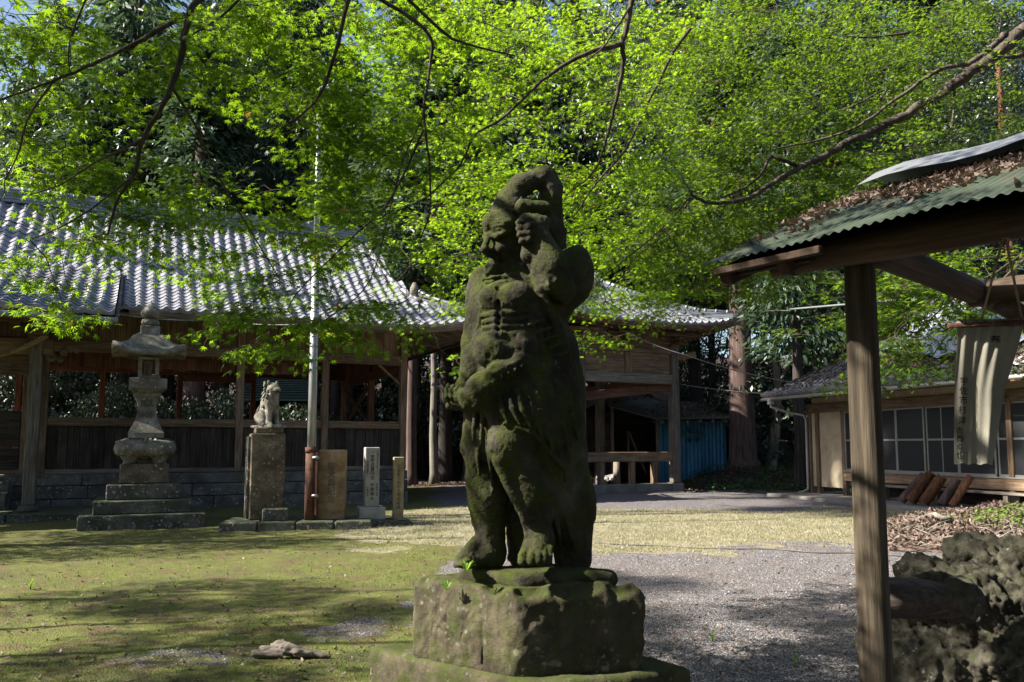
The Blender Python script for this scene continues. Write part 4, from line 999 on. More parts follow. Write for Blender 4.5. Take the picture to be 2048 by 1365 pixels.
# porch: posts, beams, bracket sets, carving, gutter
PO = -1.75
pa = -8.62
for a in (pa, pa - 3.4):
    post(hall, a, PO, .28, 3.75, .24, 'grey_z', 'porch_post', .02)
    MB().lathe([(.19, 0), (.21, .04), (.19, .1), (.15, .14)], 16, smooth=True).build('post_base_stone', M['step_stone'], hall, (a, PO, .14))
MB().bb(-13.6, pa + .3, PO - .09, PO + .09, 3.42, 3.76, .02).build('porch_beam', M['wood_x'], hall)
MB().bb(-13.8, POR_A - .3, PO - .1, PO + .1, 4.12, 4.26, .01).build('porch_beam', M['wood_x'], hall)
for a in (pa, pa - 3.4):
    mb = MB(); mb.lathe([(.13, 0), (.19, .1), (.19, .18)], square=True); mb.bb(-.5, .5, -.07, .07, .18, .27, .02)
    for d in (-.4, 0, .4): mb.lathe([(.075, .27), (.1, .33), (.1, .38)], square=True, c=(d, 0, 0))
    mb.build('bracket_set', M['wood_x'], hall, (a, PO, 3.76))
    mb = MB()                                             # carved nose end with scrolls
    for k, (x, z, r) in enumerate(((.2, -.02, .13), (.36, .06, .1), (.5, -.05, .08), (.62, .02, .07), (.74, .0, .06), (.28, -.16, .1), (.44, -.2, .07))): mb.tube([(x, -.05 - .004 * k, z), (x, .05 + .004 * k, z)], r, 10); mb.tube([(x, -.06 - .004 * k, z), (x, .06 + .004 * k, z)], r * .45, 8)
    mb.build('carved_bracket', M['wood_x'], hall, (a, PO, 3.55))
mb = MB()                                                 # cloud carved board over the porch
for k in range(9): mb.tube([(-.25 - k * .33, -.03 - .003 * (k % 3), -.12 * (k % 2)), (-.25 - k * .33, .03, -.12 * (k % 2))], .17 - .03 * (k % 3), 12)
mb.bb(-3.2, -.15, -.02, .02, -.32, .1); mb.build('carved_panel', M['wood_x'], hall, (pa, PO + .14, 3.42 - .1))
MB().tube([(-14, -POR_OUT - .07, POR_Z - .13), (POR_A + .12, -POR_OUT - .07, POR_Z - .16)], .062, 12).build('gutter', M['gutter'], hall)
MB().bar((-14, -POR_OUT + .06, POR_Z - .14), (POR_A, -POR_OUT + .06, POR_Z - .14), .06, .12).build('fascia', M['wood_x'], hall)
s = -13.9
while s < POR_A:
    p1 = por_surf(s, .45)[0] - Vector((0, 0, .2)); MB().bar(Vector((s, -POR_OUT + .1, POR_Z - .2)), p1, .06, .08).build('rafter', M['wood_y'], hall); s += .26
# bargeboard at the right end of the porch roof
for r0, r1 in ((0, .35), (.35, .7), (.7, .98)):
    MB().bar(por_surf(POR_A + .1, r0)[0] - Vector((0, 0, .16)), por_surf(POR_A + .1, r1)[0] - Vector((0, 0, .16)), .05, .2).build('bargeboard', M['grey_y'], hall)
# sliding door frame behind the porch
post(hall, -8.95, -.0, .87, 3.72, .14, 'wood_z', 'door_post'); post(hall, -10.2, 0, .87, 3.72, .12, 'red_z', 'door_post')
MB().bb(-10.14, -9.03, -.04, .04, .97, 1.45, .01).build('door_panel', M['dark_x'], hall); MB().bb(-10.14, -9.03, -.035, .035, 1.5, 2.3, .01).build('door_panel', M['dark_x'], hall)
# entrance plinth and steps
for (o0, o1, z, a1) in ((.35, 2.55, .14, -7.3), (.35, 1.2, .5, -9.1), (.35, .8, .72, -9.1)):
    a = a1
    while a > -13.5:
        L = rng.uniform(1.1, 1.7); MB().box((0, 0, 0), (L - .012, o1 - o0, z + .08), None, .015).build('paving_stone', M['step_stone'], hall, (a - L / 2, -(o0 + o1) / 2, (z - .08) / 2)); a -= L
# twisted straw rope hung across the porch: a thing of its own
def rope_obj(pts, r, name, label, cat, mat, strands=3, pitch=.22, fray=True):
    mb = MB(); pts = [Vector(p) for p in pts]; cum = [0]
    for a, b in zip(pts, pts[1:]): cum.append(cum[-1] + (b - a).length)
    N = max(8, int(cum[-1] / (pitch / 10)))
    for k in range(strands):
        q = []
        for i in range(N + 1):
            L = cum[-1] * i / N; j = max(n for n in range(len(cum)) if cum[n] <= L + 1e-9); j = min(j, len(pts) - 2); t = (L - cum[j]) / max(cum[j + 1] - cum[j], 1e-9)
            c = pts[j].lerp(pts[j + 1], t); d = (pts[j + 1] - pts[j]).normalized(); a = d.orthogonal().normalized(); b = d.cross(a); th = 2 * math.pi * (L / pitch + k / strands)
            q.append(c + (a * math.cos(th) + b * math.sin(th)) * r * .55)
        mb.tube(q, r * .62, 6)
    if fray:
        for i in range(26):
            L = rng.random(); j = int(L * (len(pts) - 1)); c = pts[j].lerp(pts[min(j + 1, len(pts) - 1)], rng.random()); d = Vector((rng.uniform(-1, 1), rng.uniform(-1, .2), rng.uniform(-1, .6))).normalized() * r * rng.uniform(1.4, 3); mb.tube([c, c + d], r * .06, 3)
    o = mb.build(name, mat, None); return tag(o, label, cat)
a_, b_ = P(-40, 712, 16.55), P(92, 672, 16.55)
rope_obj([a_.lerp(b_, i / 8) - Vector((0, 0, .12 * math.sin(math.pi * i / 8))) for i in range(9)], .055, 'straw_rope', 'thick twisted straw rope hanging across the porch at the far left', 'rope', M['rope'])
# ------------------------------------------------------------------ stone lantern
LC = Vector((-7.22, 15.75, 0)); LR = R(25.3)
lan = empty('stone_lantern', (LC.x, LC.y, gz(LC.x, LC.y)), LR, 'tall carved stone lantern on three stepped slabs in front of the hall', 'stone lantern')
def slab_(par, w, z0, z1, name, mat, ch=.02, off=(0, 0)):
    return MB().box((0, 0, 0), (w, w, z1 - z0), None, ch).build(name, M[mat], par, (off[0], off[1], (z0 + z1) / 2))
for w, z0, z1 in ((2.14, -.08, .25), (1.68, .25, .50), (1.28, .5, .79)): slab_(lan, w, z0, z1 - .004, 'step', 'step_stone', .018)
slab_(lan, .86, .79, 1.165, 'base_block', 'plinth')
mb = MB()
mb.lathe([(.40, .0), (.52, .05), (.56, .14), (.54, .24), (.46, .31), (.3, .34)], 40, (0, 0, .13), sq_pow=5)
for i in (-1, 1):
    for j in (-1, 1): mb.lathe([(.13, 0), (.12, .06), (.17, .13), (.22, .2)], 12, (i * .26, j * .26, 0))
for i in range(28): a = 2 * math.pi * i / 28; mb.tube([(.36 * math.cos(a), .36 * math.sin(a), .47), (.53 * math.cos(a), .53 * math.sin(a), .4)], .028, 6)
mb.build('lotus_seat', M['granite'], lan, (0, 0, 1.165))
slab_(lan, .5, 1.165, 1.24, 'seat_foot', 'granite')
mb = MB(); mb.lathe([(.31, 0), (.32, .1), (.27, .2), (.21, .33), (.17, .5), (.165, .62), (.19, .74), (.24, .82), (.25, .86), (.22, .9)], square=True); mb.build('shaft', M['granite'], lan, (0, 0, 1.66))
mb = MB(); mb.lathe([(.22, 0), (.34, .08), (.34, .26), (.31, .28)], square=True); mb.build('platform', M['granite'], lan, (0, 0, 2.55))
fb = MB()
for i in (-1, 1):
    for j in (-1, 1): fb.bb(i * .155 - .035, i * .155 + .035, j * .155 - .035, j * .155 + .035, 0, .42)
for k in (0, .37): fb.bb(-.189, .189, -.189, .189, k + .001, k + .05)
fb.build('fire_box', M['granite'], lan, (0, 0, 2.83))
def lantern_roof():
    mb = MB(); n = 8; rings = []
    prof = [(.66, .0), (.64, .09), (.5, .14), (.38, .24), (.3, .37), (.22, .44), (.12, .47)]
    for r, z in prof:
        ring = []
        for side in range(4):
            for k in range(n):
                t = -1 + 2 * k / n; lift = .16 * abs(t) ** 3.5 * (r / .66) ** 2; x, y = t * r, -r
                a = side * math.pi / 2; ring.append((x * math.cos(a) - y * math.sin(a), x * math.sin(a) + y * math.cos(a), z + lift))
        rings.append(ring)
    und = [(x * .62, y * .62, .03) for (x, y, z) in rings[0]]; und0 = [(x, y, z) for (x, y, z) in rings[0]]
    allr = [und, ] + rings; b = 0; m = 4 * n
    vs = [p for r in allr for p in r]; fs = []
    for i in range(len(allr) - 1):
        for k in range(m): fs.append((i * m + k, i * m + (k + 1) % m, (i + 1) * m + (k + 1) % m, (i + 1) * m + k))
    fs.append(tuple(range(m))[::-1]); fs.append(tuple((len(allr) - 1) * m + k for k in range(m)))
    mb.add(vs, fs, True); return mb.build('roof', M['step_stone'], lan, (0, 0, 3.25))
lr = lantern_roof()
lr.data.materials[0] = M['granite']
slab_(lan, .36, 3.68, 3.88, 'neck', 'granite', .02)
MB().lathe([(.1, 0), (.16, .03), (.175, .08), (.15, .13), (.1, .15)], 20).build('ring', M['granite'], lan, (0, 0, 3.88))
MB().lathe([(.08, 0), (.17, .06), (.185, .14), (.15, .22), (.08, .27), (.03, .33), (.0, .4)], 20).build('jewel', M['granite'], lan, (0, 0, 4.02))
t_ = text_mesh('献燈', .26, M['ink_grey'], lan, (0, -.195, 2.36), (R(90), 0, 0), gap=1.15)
t_.parent = lan
# ------------------------------------------------------------------ lion plinth on a low platform
def place(px, py): g = G(px, py); return g
pf = empty('stone_platform', (0, 0, 0), 0, 'low moss edged stone platform under the lion plinth and memorial slab', 'platform')
A0 = G(436, 1062); A1 = G(743, 1058); dd = (A1 - A0).normalized(); nn_ = Vector((-dd.y, dd.x, 0)); ang_ = math.atan2(dd.y, dd.x)
Lp = (A1 - A0).length
x = 0
for i in range(4):
    L = Lp / 4; c = A0 + dd * (x + L / 2) + nn_ * .65; mb = MB(); mb.box((0, 0, 0), (L - .012, 1.3, .28), None, .02); mb.build('slab', M['step_stone'], pf, (c.x, c.y, .0), (0, 0, ang_)); x += L
pl = empty('lion_plinth', (0, 0, 0), 0, 'tall lichen spotted square stone plinth beneath the lion statue', 'plinth')
c = P(530, 1030, 15.25); c.z = .14; PRZ = R(22)
MB().box((0, 0, 0), (.62, .62, 1.6), None, .02).build('block', M['plinth'], pl, (c.x, c.y, .94), (0, 0, PRZ))
MB().box((0, 0, 0), (.5, .5, .11), None, .015).build('cap', M['plinth'], pl, (c.x + .02, c.y, 1.795), (0, 0, PRZ))
for k in (-.2, .2): MB().box((0, 0, 0), (.07, .1, 1.52), None, .01).build('side_rib', M['step_stone'], pl, (c.x - .33 * math.cos(PRZ) - k * math.sin(PRZ), c.y - .33 * math.sin(PRZ) + k * math.cos(PRZ), .92), (0, 0, PRZ))
b_ = P(551, 1030, 14.85); tag(MB().box((0, 0, 0), (.46, .24, .22), None, .02).build('offering_block', M['step_stone'], None, (b_.x, b_.y, .25), (0, 0, R(12))), 'small mossy stone block lying at the foot of the lion plinth', 'stone block')
def lion():
    k = 1.0; s = SDF((-.42, -.28, -.03), (.42, .28, 1.02), .0105)
    s.cap((-.13, 0, .18), (.02, 0, .52), .15, .17, .08); s.ell((-.14, 0, .16), (.2, .19, .17), k=.06); s.cap((.02, 0, .5), (.09, 0, .66), .16, .13, .06)
    for j in (-1, 1):
        s.cap((.08, j * .09, .5), (.13, j * .1, .08), .07, .052, .04); s.cap((.13, j * .1, .06), (.2, j * .1, .035), .055, .045, .03)
        s.cap((-.16, j * .13, .2), (.0, j * .17, .09), .1, .07, .05); s.cap((-.02, j * .17, .07), (.06, j * .18, .035), .05, .045, .03)
        s.ell((.1, j * .11, .93), (.03, .035, .05), k=.015); s.ell((.2, j * .06, .83), (.02, .02, .02), k=.01)
        for q in range(3): s.cap((.2, j * .1 + (q - 1) * .028, .035), (.235, j * .1 + (q - 1) * .028, .025), .016, .013, .005)
    s.ell((.12, 0, .8), (.14, .13, .13), k=.04); s.ell((.22, 0, .77), (.09, .085, .075), k=.03); s.ell((.285, 0, .79), (.03, .035, .022), k=.01)
    s.ell((.27, 0, .735), (.07, .06, .018), k=.01, op='cut'); s.cap((.17, -.07, .86), (.17, .07, .86), .025, k=.02)
    for ang in (0, 1): s.ell((.185, (-.055, .055)[ang], .84), (.02, .02, .018), k=.008)
    r = random.Random(4)
    for i in range(70):                                    # curls of the mane
        a = r.uniform(-2.3, 2.3); z = r.uniform(.4, .93); rr = .14 + .03 * (z < .7); cx = .05 if z > .6 else .02
        s.ell((cx - rr * math.cos(a) * .95 * (1 if abs(a) < 1.6 else .6), rr * math.sin(a) * 1.0, z), (.028, .028, .033), k=.008)
    s.cap((-.28, 0, .12), (-.37, 0, .3), .04, .035, .03); s.cap((-.37, 0, .3), (-.27, 0, .42), .04, .05, .02); s.cap((-.27, 0, .42), (-.24, 0, .5), .045, .02, .02)
    s.box((0, 0, -.0), (.34, .2, .03), rd=.01, k=.01)
    V, F = s.extract(); N = vnormals(V, F); V = V + N * (fbm(V, 40, 3) * .006)[:, None]; return V, F
V, F = lion(); lo_ = empty('lion_statue', (c.x + .02, c.y, 1.872), R(-34), 'weathered seated stone guardian lion on its tall plinth', 'statue')
lo_.scale = (.9, .9, .9); np_mesh('lion_figure', V, F, M['granite'], True, lo_)
# ------------------------------------------------------------------ memorial stones
def memorial(px, Y, z0, w, d, h, rz, mat, name, label, texts, base=None, chm=.012):
    g = P(px, 1000, Y); e = empty(name, (g.x, g.y, z0), rz, label, 'memorial stone')
    zz = 0
    if base: bw, bd, bh = base; MB().box((0, 0, 0), (bw, bd, bh), None, .012).build('base', M[mat], e, (0, 0, bh / 2)); zz = bh
    MB().box((0, 0, 0), (w, d, h), None, chm).build('shaft' if w < .4 else 'slab', M[mat], e, (0, 0, zz + h / 2))
    for (body, size, x, z, gp) in texts: text_mesh(body, size, M['ink_grey'] if mat != 'mem_grey' else M['ink'], e, (x, -d / 2 - .001, zz + z), (R(90), 0, 0), gap=gp, bold=size * .012)
    return e
memorial(664, 15.2, .14, .5, .34, 1.29, R(6), 'mem_tan', 'memorial_slab', 'broad tan memorial slab with five carved characters beside the flagpole', [('御大典記念', .155, 0, .98, 1.0)])
memorial(742, 15.6, .1, .275, .3, 1.14, R(17), 'mem_grey', 'donor_stone', 'pale grey dressed stone pillar on a square base with donor inscription',
         [('一金壱百萬円也', .083, .0, 1.04, .98), ('安部雄夫', .07, -.0, .42, 1.24), ('平成六年九月吉日', .04, .095, 1.04, 1.05), ('神社総代会建立', .038, -.09, .86, .95), ('村田町住民', .042, .09, .42, 1.2), ('大寿の会', .04, -.09, .36, 1.2)], (.5, .5, .24))
memorial(796, 15.7, .07, .2, .2, 1.22, R(14), 'mem_yellow', 'memorial_post', 'narrow yellowish stone post, rightmost of the inscribed stones',
         [('天皇陛下御即位奉祝楽碑', .078, .0, 1.04, 1.02), ('昭和三年', .035, .066, 1.1, 1.1), ('後援一同', .034, -.06, .35, 1.3)])
for nm, px, Y, w, d, h, lab in (('base_slab', 742, 15.55, 1.0, .75, .1, 'dark flat stone slab under the grey donor stone'), ('base_slab', 801, 15.55, .42, .5, .07, 'small flat stone slab under the narrow yellowish post')):
    g = P(px, 1000, Y); tag(MB().box((0, 0, 0), (w, d, h + .1), None, .015).build(nm, M['step_stone'], None, (g.x, g.y, (h - .1) / 2), (0, 0, R(12))), lab, 'stone slab')
# ------------------------------------------------------------------ flagpole
g = P(620, 1030, 14.95); fp = empty('flagpole', (g.x, g.y, .14), 0, 'tall steel flagpole standing in a rusty iron sleeve', 'flagpole')
MB().tube([(0, 0, 0), (0, 0, 1.3)], .105, 20).build('sleeve', M['rust'], fp); MB().tube([(0, 0, 1.24), (0, 0, 1.34)], .115, 20).build('sleeve_collar', M['rust'], fp)
MB().tube([(0, 0, .3), (0, 0, 2.8), (.0, 0, 4.9)], [.082, .078, .072], 20).build('pole', M['galv'], fp)
MB().tube([(.0, 0, 4.9), (0, 0, 7.6)], [.056, .048], 16).build('upper_pole', M['galv'], fp); MB().tube([(0, 0, 4.86), (0, 0, 4.95)], .08, 16).build('joint_collar', M['galv'], fp)
for z in (.45, 1.15): MB().tube([(.02, -.06, z), (.16, -.12, z)], .03, 10).build('bolt', M['galv'], fp)
MB().bar((.12, -.06, .1), (.12, -.06, 1.25), .04, .08).build('mounting_bracket', M['rust'], fp)
MB().tube([(.06, -.05, .9)] + [(.075 + .01 * math.sin(i), -.06, 1.2 + i * .7) for i in range(10)], .007, 5).build('halyard', M['wire'], fp)
for z in (2.4, 3.3): MB().tube([(-.09, 0, z), (.09, 0, z + .0)], .012, 6).build('cleat', M['dark_iron'], fp)
MB().lathe([(.0, 0), (.08, .05), (.09, .1), (.06, .17), (0, .2)], 14).build('finial', M['galv'], fp, (0, 0, 7.6))
# ------------------------------------------------------------------ open pavilion behind the statue
PC = G(1351, 982); pav = empty('pavilion', (PC.x, PC.y, 0), HROT, 'tall open wooden pavilion with tiled hip roof behind the guardian statue', 'building')
PW, PD = 3.7, 9.6                                          # local: x -PW..0 (front), y 0..PD (back)
PX = (-PW, 0); PY = (0, PD * .5, PD)
for x in PX:
    for y in PY:
        MB().box((0, 0, 0), (.42, .42, .3), None, .03).build('post_base_stone', M['concrete'], pav, (x, y, .12)); post(pav, x, y, .27, 4.9, .3, 'grey_z', ch=.03)
# stone sill pieces
for (x0, x1, y0, y1) in ((-1.7, -.22, -.16, .16), (-PW + .22, -1.72, -.16, .16), (-PW + .22, -.22, PD - .15, PD + .15)): MB().bb(x0, x1, y0, y1, -.1, .26, .02).build('sill_stone', M['concrete'], pav)
for (y0, y1) in ((.22, 4.5), (5.1, PD - .22)): MB().bb(-PW - .13, -PW + .13, y0, y1, -.1, .2, .02).build('sill_stone', M['concrete'], pav)
# railing
MB().bb(-PW + .15, -.15, -.1, .1, .99, 1.31, .015).build('rail', M['wood_x'], pav)
for x in (-.87, -1.75, -2.95): MB().bb(x - .09, x + .09, -.08, .08, .26, .988, .01).build('rail_post', M['wood_z'], pav)
MB().tube([(-1.95, .6, .0), (-1.95, .6, .98)], [.13, .11], 12).build('floor_stub', M['grey_z'], pav)
MB().bb(-PW + .15, -.15, PD - .1, PD + .1, .99, 1.31, .015).build('rail', M['wood_x'], pav)
for y0, y1 in ((.15, PD * .5 - .15), (PD * .5 + .15, PD - .15)): MB().bb(-PW - .1, -PW + .1, y0, y1, .99, 1.31, .015).build('rail', M['wood_y'], pav)
# head beams and board panels on the front
def head(y, sgn):
    MB().bb(-PW - .0, 0, y - .13, y + .13, 3.6, 3.93, .02).build('head_beam', M['grey_x'], pav)
    MB().bb(-PW, 0, y - .09, y + .09, 4.64, 4.78, .015).build('tie_beam', M['wood_x'], pav)
    for x0, x1 in ((-PW + .15, -PW / 2 - .14), (-PW / 2 + .14, -.15)):
        for k in range(3): MB().bb(x0, x1, y - .02 + rng.uniform(-.008, .008), y + .03, 3.935 + k * .235, 4.165 + k * .235, .004).build('board', M['wood_x'], pav)
        for k in range(3): MB().bb(x0 - .1, x1 + .1, y - .01 + rng.uniform(-.008, .008), y + .04, 4.785 + k * .21, 4.99 + k * .21, .004).build('board', M['wood_x'], pav)
    MB().bb(-PW / 2 - .13, -PW / 2 + .13, y - .07, y + .07, 3.935, 4.635, .015).build('strut', M['wood_z'], pav)
head(0, 1); head(PD, -1)
for x in PX: MB().bb(x - .12, x + .12, .16, PD - .16, 3.6, 3.9, .02).build('head_beam', M['red_y'], pav); MB().bb(x - .1, x + .1, .16, PD - .16, 4.4, 4.64, .02).build('tie_beam', M['red_y'], pav)
MB().bar((-PW, .12, 3.1), (0, .12, 3.52), .1, .3, .02).build('curved_beam', M['red_x'], pav)
def bracket(x, y, z, s=1.0):
    mb = MB(); mb.lathe([(.12, 0), (.17, .08), (.17, .16)], square=True, c=(0, 0, 0)); mb.bb(-.55, .55, -.07, .07, .16, .26, .03); mb.bb(-.07, .07, -.45, .45, .165, .265, .03)
    for d in (-.46, 0, .46): mb.lathe([(.08, .26), (.11, .31), (.11, .38)], square=True, c=(d, 0, 0))
    mb.lathe([(.08, .27), (.11, .32), (.11, .38)], square=True, c=(0, -.42, 0)); mb.bb(-.8, .8, -.07, .07, .38, .5, .02); mb.bb(-.6, .6, -.5, -.36, .385, .49, .02)
    mb.tube([(-.58, -.05, .2), (-.58, .05, .2)], .07, 8); mb.tube([(.58, -.05, .2), (.58, .05, .2)], .07, 8)
    return mb.build('bracket_set', M['wood_x'], pav, (x, y, z))
for x in (-PW, -PW / 2, 0): bracket(x, 0, 4.82)
bracket(0, PD / 2, 4.82); bracket(0, PD, 4.82); bracket(-PW, PD, 4.82)
MB().bar((.0, -.0, 4.5), (.55, -.55, 4.62), .14, .22, .03).build('corner_nose', M['wood_x'], pav)
# roof
OV, EZ, RH = 1.5, 5.46, 1.75
def pav_front(s, r):                                      # s local x, r 0 eave..1 ridge end
    run = PW / 2 + OV; y = -OV + run * r; c = abs(s + PW / 2) / run
    z = EZ + RH * (.75 * r + .25 * r * r) + .28 * c ** 3 * (1 - r) ** 2; dz = RH * (.75 + .5 * r)
    sg_ = 1 if s > -PW / 2 else -1; ds = Vector((1, 0, sg_ * .28 * 3 * c ** 2 / run * (1 - r) ** 2)).normalized(); du = Vector((0, run, dz)).normalized(); nn = ds.cross(du).normalized(); du = nn.cross(ds)
    return Vector((s, y, z)), ds, du, nn
def pk(s, r): run = PW / 2 + OV; return abs(s + PW / 2) < run * (1 - r) + .05
rm = MB(); run = PW / 2 + OV
def pf_(u, r, d=.02): s = -PW / 2 + (2 * u - 1) * run * (1 - r); p = pav_front(s, r)[0]; return p - Vector((0, 0, d))
uu = [i / 10 for i in range(11)]; rr_ = [i / 8 for i in range(9)]
grid_face(rm, pf_, uu, rr_); grid_face(rm, lambda u, r: pf_(u, r, .14), uu, rr_, True)
grid_face(rm, lambda u, r: (lambda p: Vector((p.x, PD - p.y, p.z)))(pf_(u, r)), uu, rr_, True)
def pav_side(v, r):                                       # right slope, v 0 front..1 back
    y0 = -OV + run * r; y1 = PD + OV - run * r; x = OV - run * r; c = abs(2 * v - 1); z = EZ + RH * (.75 * r + .25 * r * r) + .28 * c ** 3 * (1 - r) ** 2; return Vector((x, y0 + (y1 - y0) * v, z - .02))
grid_face(rm, pav_side, uu, rr_); grid_face(rm, lambda v, r: (lambda p: Vector((-PW - p.x, p.y, p.z)))(pav_side(v, r)), uu, rr_, True)
grid_face(rm, lambda v, r: pav_side(v, r) - Vector((0, 0, .12)), uu, rr_, True)
pro = rm.build('roof', M['wood_x'], pav)
tiled_slope(pav_front, -PW / 2 - run, -PW / 2 + run - .1, [i / 14 for i in range(15)], .29, pk, pro, M['tile'], None, 300)
lo, hi_ = MB(), MB()
for sg_ in (1, -1):
    pts = [(-PW / 2 + sg_ * run * (1 - r), -OV + run * r, pav_front(-PW / 2 + sg_ * run * (1 - r), r)[0].z) for r in (0.02, .25, .5, .75, 1.0)]; ridge_run(lo, hi_, pts, .24, .2, 3, .3)
ridge_run(lo, hi_, [(-PW / 2, run - OV, EZ + RH), (-PW / 2, PD - run + OV, EZ + RH)], .3, .42, 4, .3)
lo.build('hip_ridge', M['ridge_tile'], pav); hi_.build('ridge_cap', M['ridge_tile'], pav)
prev = None
mb = MB()
for i in range(13):
    s = -PW / 2 + run * (2 * i / 12 - 1); p = pav_front(s, 0)[0] + Vector((0, .06, -.12))
    if prev is not None: mb.bar(prev, p, .08, .17)
    prev = p
mb.build('fascia', M['red_x'], pav)
mb = MB(); prev = None
for i in range(13):
    p = pav_side(i / 12, 0) + Vector((-.06, 0, -.1))
    if prev is not None: mb.bar(prev, p, .08, .17)
    prev = p
mb.build('fascia', M['red_y'], pav)
s = -PW - 1.3
while s < 1.35:
    ey = 0 if -PW < s < 0 else (s if s > 0 else -PW - s) * .95; p0 = pav_front(s, .02)[0] - Vector((0, 0, .22))
    for dz_, q in ((0, .2),): MB().bar(p0, Vector((s, min(0.1, -ey + .1) if False else ey * -1 + .0 + (.1 if ey == 0 else 0), p0.z + .26)), .075, .09).build('rafter', M['wood_y'], pav)
    s += .24
y = -1.3
while y < PD + 1.3:
    ex = 0 if 0 < y < PD else (-y if y < 0 else y - PD) * .95; p0 = Vector((1.4, y, pav_side((y + OV) / (PD + 2 * OV), 0).z - .2)); MB().bar(p0, (ex + 0, y, p0.z + .26), .075, .09).build('rafter', M['wood_x'], pav); y += .26
MB().bb(-PW + .1, -.1, .1, PD - .1, 5.42, 5.46).build('ceiling', M['dark_x'], pav)
# ------------------------------------------------------------------ shed with blue sheet wall behind the pavilion
sh = empty('storage_shed', (0, 0, 0), 0, 'low storage shed with bright blue sheet wall behind the pavilion', 'shed')
SYD = 32.0
def sp(px, py, Y=SYD): return P(px, py, Y)
a, b = sp(1313, 955), sp(1452, 955); zt = sp(1380, 842).z
n = 9
for i in range(n):
    x0 = a.x + (b.x - a.x) * i / n; x1 = a.x + (b.x - a.x) * (i + 1) / n
    mb = MB(); pts = [(x0 + (x1 - x0) * k / 8, SYD + .02 * math.cos(k * math.pi / 2) + .06 * math.sin(i * 1.1)) for k in range(9)]
    mb.add([(x, y, z) for (x, y) in pts for z in (.05, zt)], [(2 * k, 2 * k + 2, 2 * k + 3, 2 * k + 1) for k in range(8)]); mb.build('blue_panel', M['blue'], sh)
MB().bb(b.x, b.x + .03, SYD, SYD + 3, .1, zt).build('side_wall', M['blue'], sh)
def tin_roof(p00, p10, p11, p01, nm, mat, par, th=.03):
    mb = MB(); q = [Vector(p) for p in (p00, p10, p11, p01)]; mb.add(q + [p - Vector((0, 0, th)) for p in q], [(0, 1, 2, 3), (7, 6, 5, 4), (0, 4, 5, 1), (1, 5, 6, 2), (2, 6, 7, 3), (3, 7, 4, 0)]); return mb.build(nm, mat, par)
r0, r1, r2 = P(1216, 812, 30.9), P(1312, 838, 30.9), P(1466, 836, 31.3)
e0, e1, e2 = P(1240, 790, 35), P(1335, 800, 35), P(1450, 812, 35)
tin_roof(r0, r1, e1, e0, 'tin_roof', M['lean_to'], sh); tin_roof(r1, r2, e2, e1, 'tin_roof', M['lean_to'], sh)
_q = []
for _ in range(3200):
    a_, b_ = (r0, r1) if rng.random() < .45 else (r1, r2); c_, d_ = (e0, e1) if a_ is r0 else (e1, e2); u_, v_ = rng.random(), rng.uniform(.03, 1); _q.append(tuple(a_.lerp(b_, u_).lerp(c_.lerp(d_, u_), v_) + Vector((0, 0, .03))))
tag(scatter(LEAF4_V, LEAF4_F, np.array(_q), rots(len(_q), .5), nrg.uniform(.07, .15, len(_q)), 'shed_roof_litter', M['litter']), 'dead leaves covering the low shed roof behind the pavilion', 'leaves', kind='stuff')
for i in range(6): q = r1.lerp(r2, (i + .5) / 6); MB().tube([q + Vector((0, .1, -.12)), q + Vector((0, 2.5, -.06))], .07, 8).build('roof_pole', M['grey_y'], sh)
# open dark bay with log boarding behind, posts
xa, xb = sp(1198, 900).x, sp(1313, 900).x
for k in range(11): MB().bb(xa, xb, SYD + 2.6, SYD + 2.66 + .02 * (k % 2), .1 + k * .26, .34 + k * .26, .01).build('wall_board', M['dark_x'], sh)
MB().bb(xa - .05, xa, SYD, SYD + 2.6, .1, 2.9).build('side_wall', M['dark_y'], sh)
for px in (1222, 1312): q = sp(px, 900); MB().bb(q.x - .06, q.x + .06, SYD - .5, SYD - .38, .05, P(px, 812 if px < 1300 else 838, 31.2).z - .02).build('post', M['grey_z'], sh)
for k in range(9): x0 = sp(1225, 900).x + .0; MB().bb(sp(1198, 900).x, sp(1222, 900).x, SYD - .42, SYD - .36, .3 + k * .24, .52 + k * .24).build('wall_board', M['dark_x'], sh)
for (p, q) in (((1256, 862), (1258, 905)), ((1257, 862), (1292, 903))): tag(MB().bar(P(*p, 31.6), P(*q, 31.6) - Vector((0, 0, .9)), .09, .05, .005, (0, 1, 0)).build('leaning_plank', M['post_wood'], None), ('upright pale timber plank inside the dark shed bay' if p[0] == 1256 else 'slanting pale timber plank inside the dark shed bay'), 'plank')
# gable building behind the shed
gb = empty('gabled_outbuilding', (0, 0, 0), 0, 'old gabled outbuilding with plank gable behind the open shed', 'building')
GY = 35.5
xl, xr, zb, za = P(1165, 800, GY).x, P(1335, 800, GY).x, P(1250, 808, GY).z, P(1275, 772, GY).z
k = xl
while k < xr:
    t = 1 - abs((k + .12) - P(1275, 800, GY).x) / (xr - xl) * 1.6; MB().bb(k, k + .225, GY, GY + .03, zb, zb + max(.12, (za - zb + .55) * max(t, .12)), .004).build('gable_board', M['grey_z'], gb); k += .235
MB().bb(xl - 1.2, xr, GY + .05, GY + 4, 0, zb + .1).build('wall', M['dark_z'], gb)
pk_ = P(1275, 760, GY - .4)
for sgn, px, py in ((-1, 1158, 815), (1, 1345, 812)):
    q = P(px, py, GY - .4); tin_roof(pk_, q, q + Vector((0, 4.2, 0)), pk_ + Vector((0, 4.2, 0)), 'roof', M['old_tile'], gb, .08); MB().bar(pk_ + Vector((0, -.02, -.1)), q + Vector((0, -.02, -.1)), .05, .18).build('bargeboard', M['grey_x'], gb)
for k in range(5): MB().bb(P(1140, 900, 33.8).x + k * .22, P(1140, 900, 33.8).x + k * .22 + .21, 33.8, 33.84, .1, 2.7, .005).build('wall_board', M['dark_z'], gb)
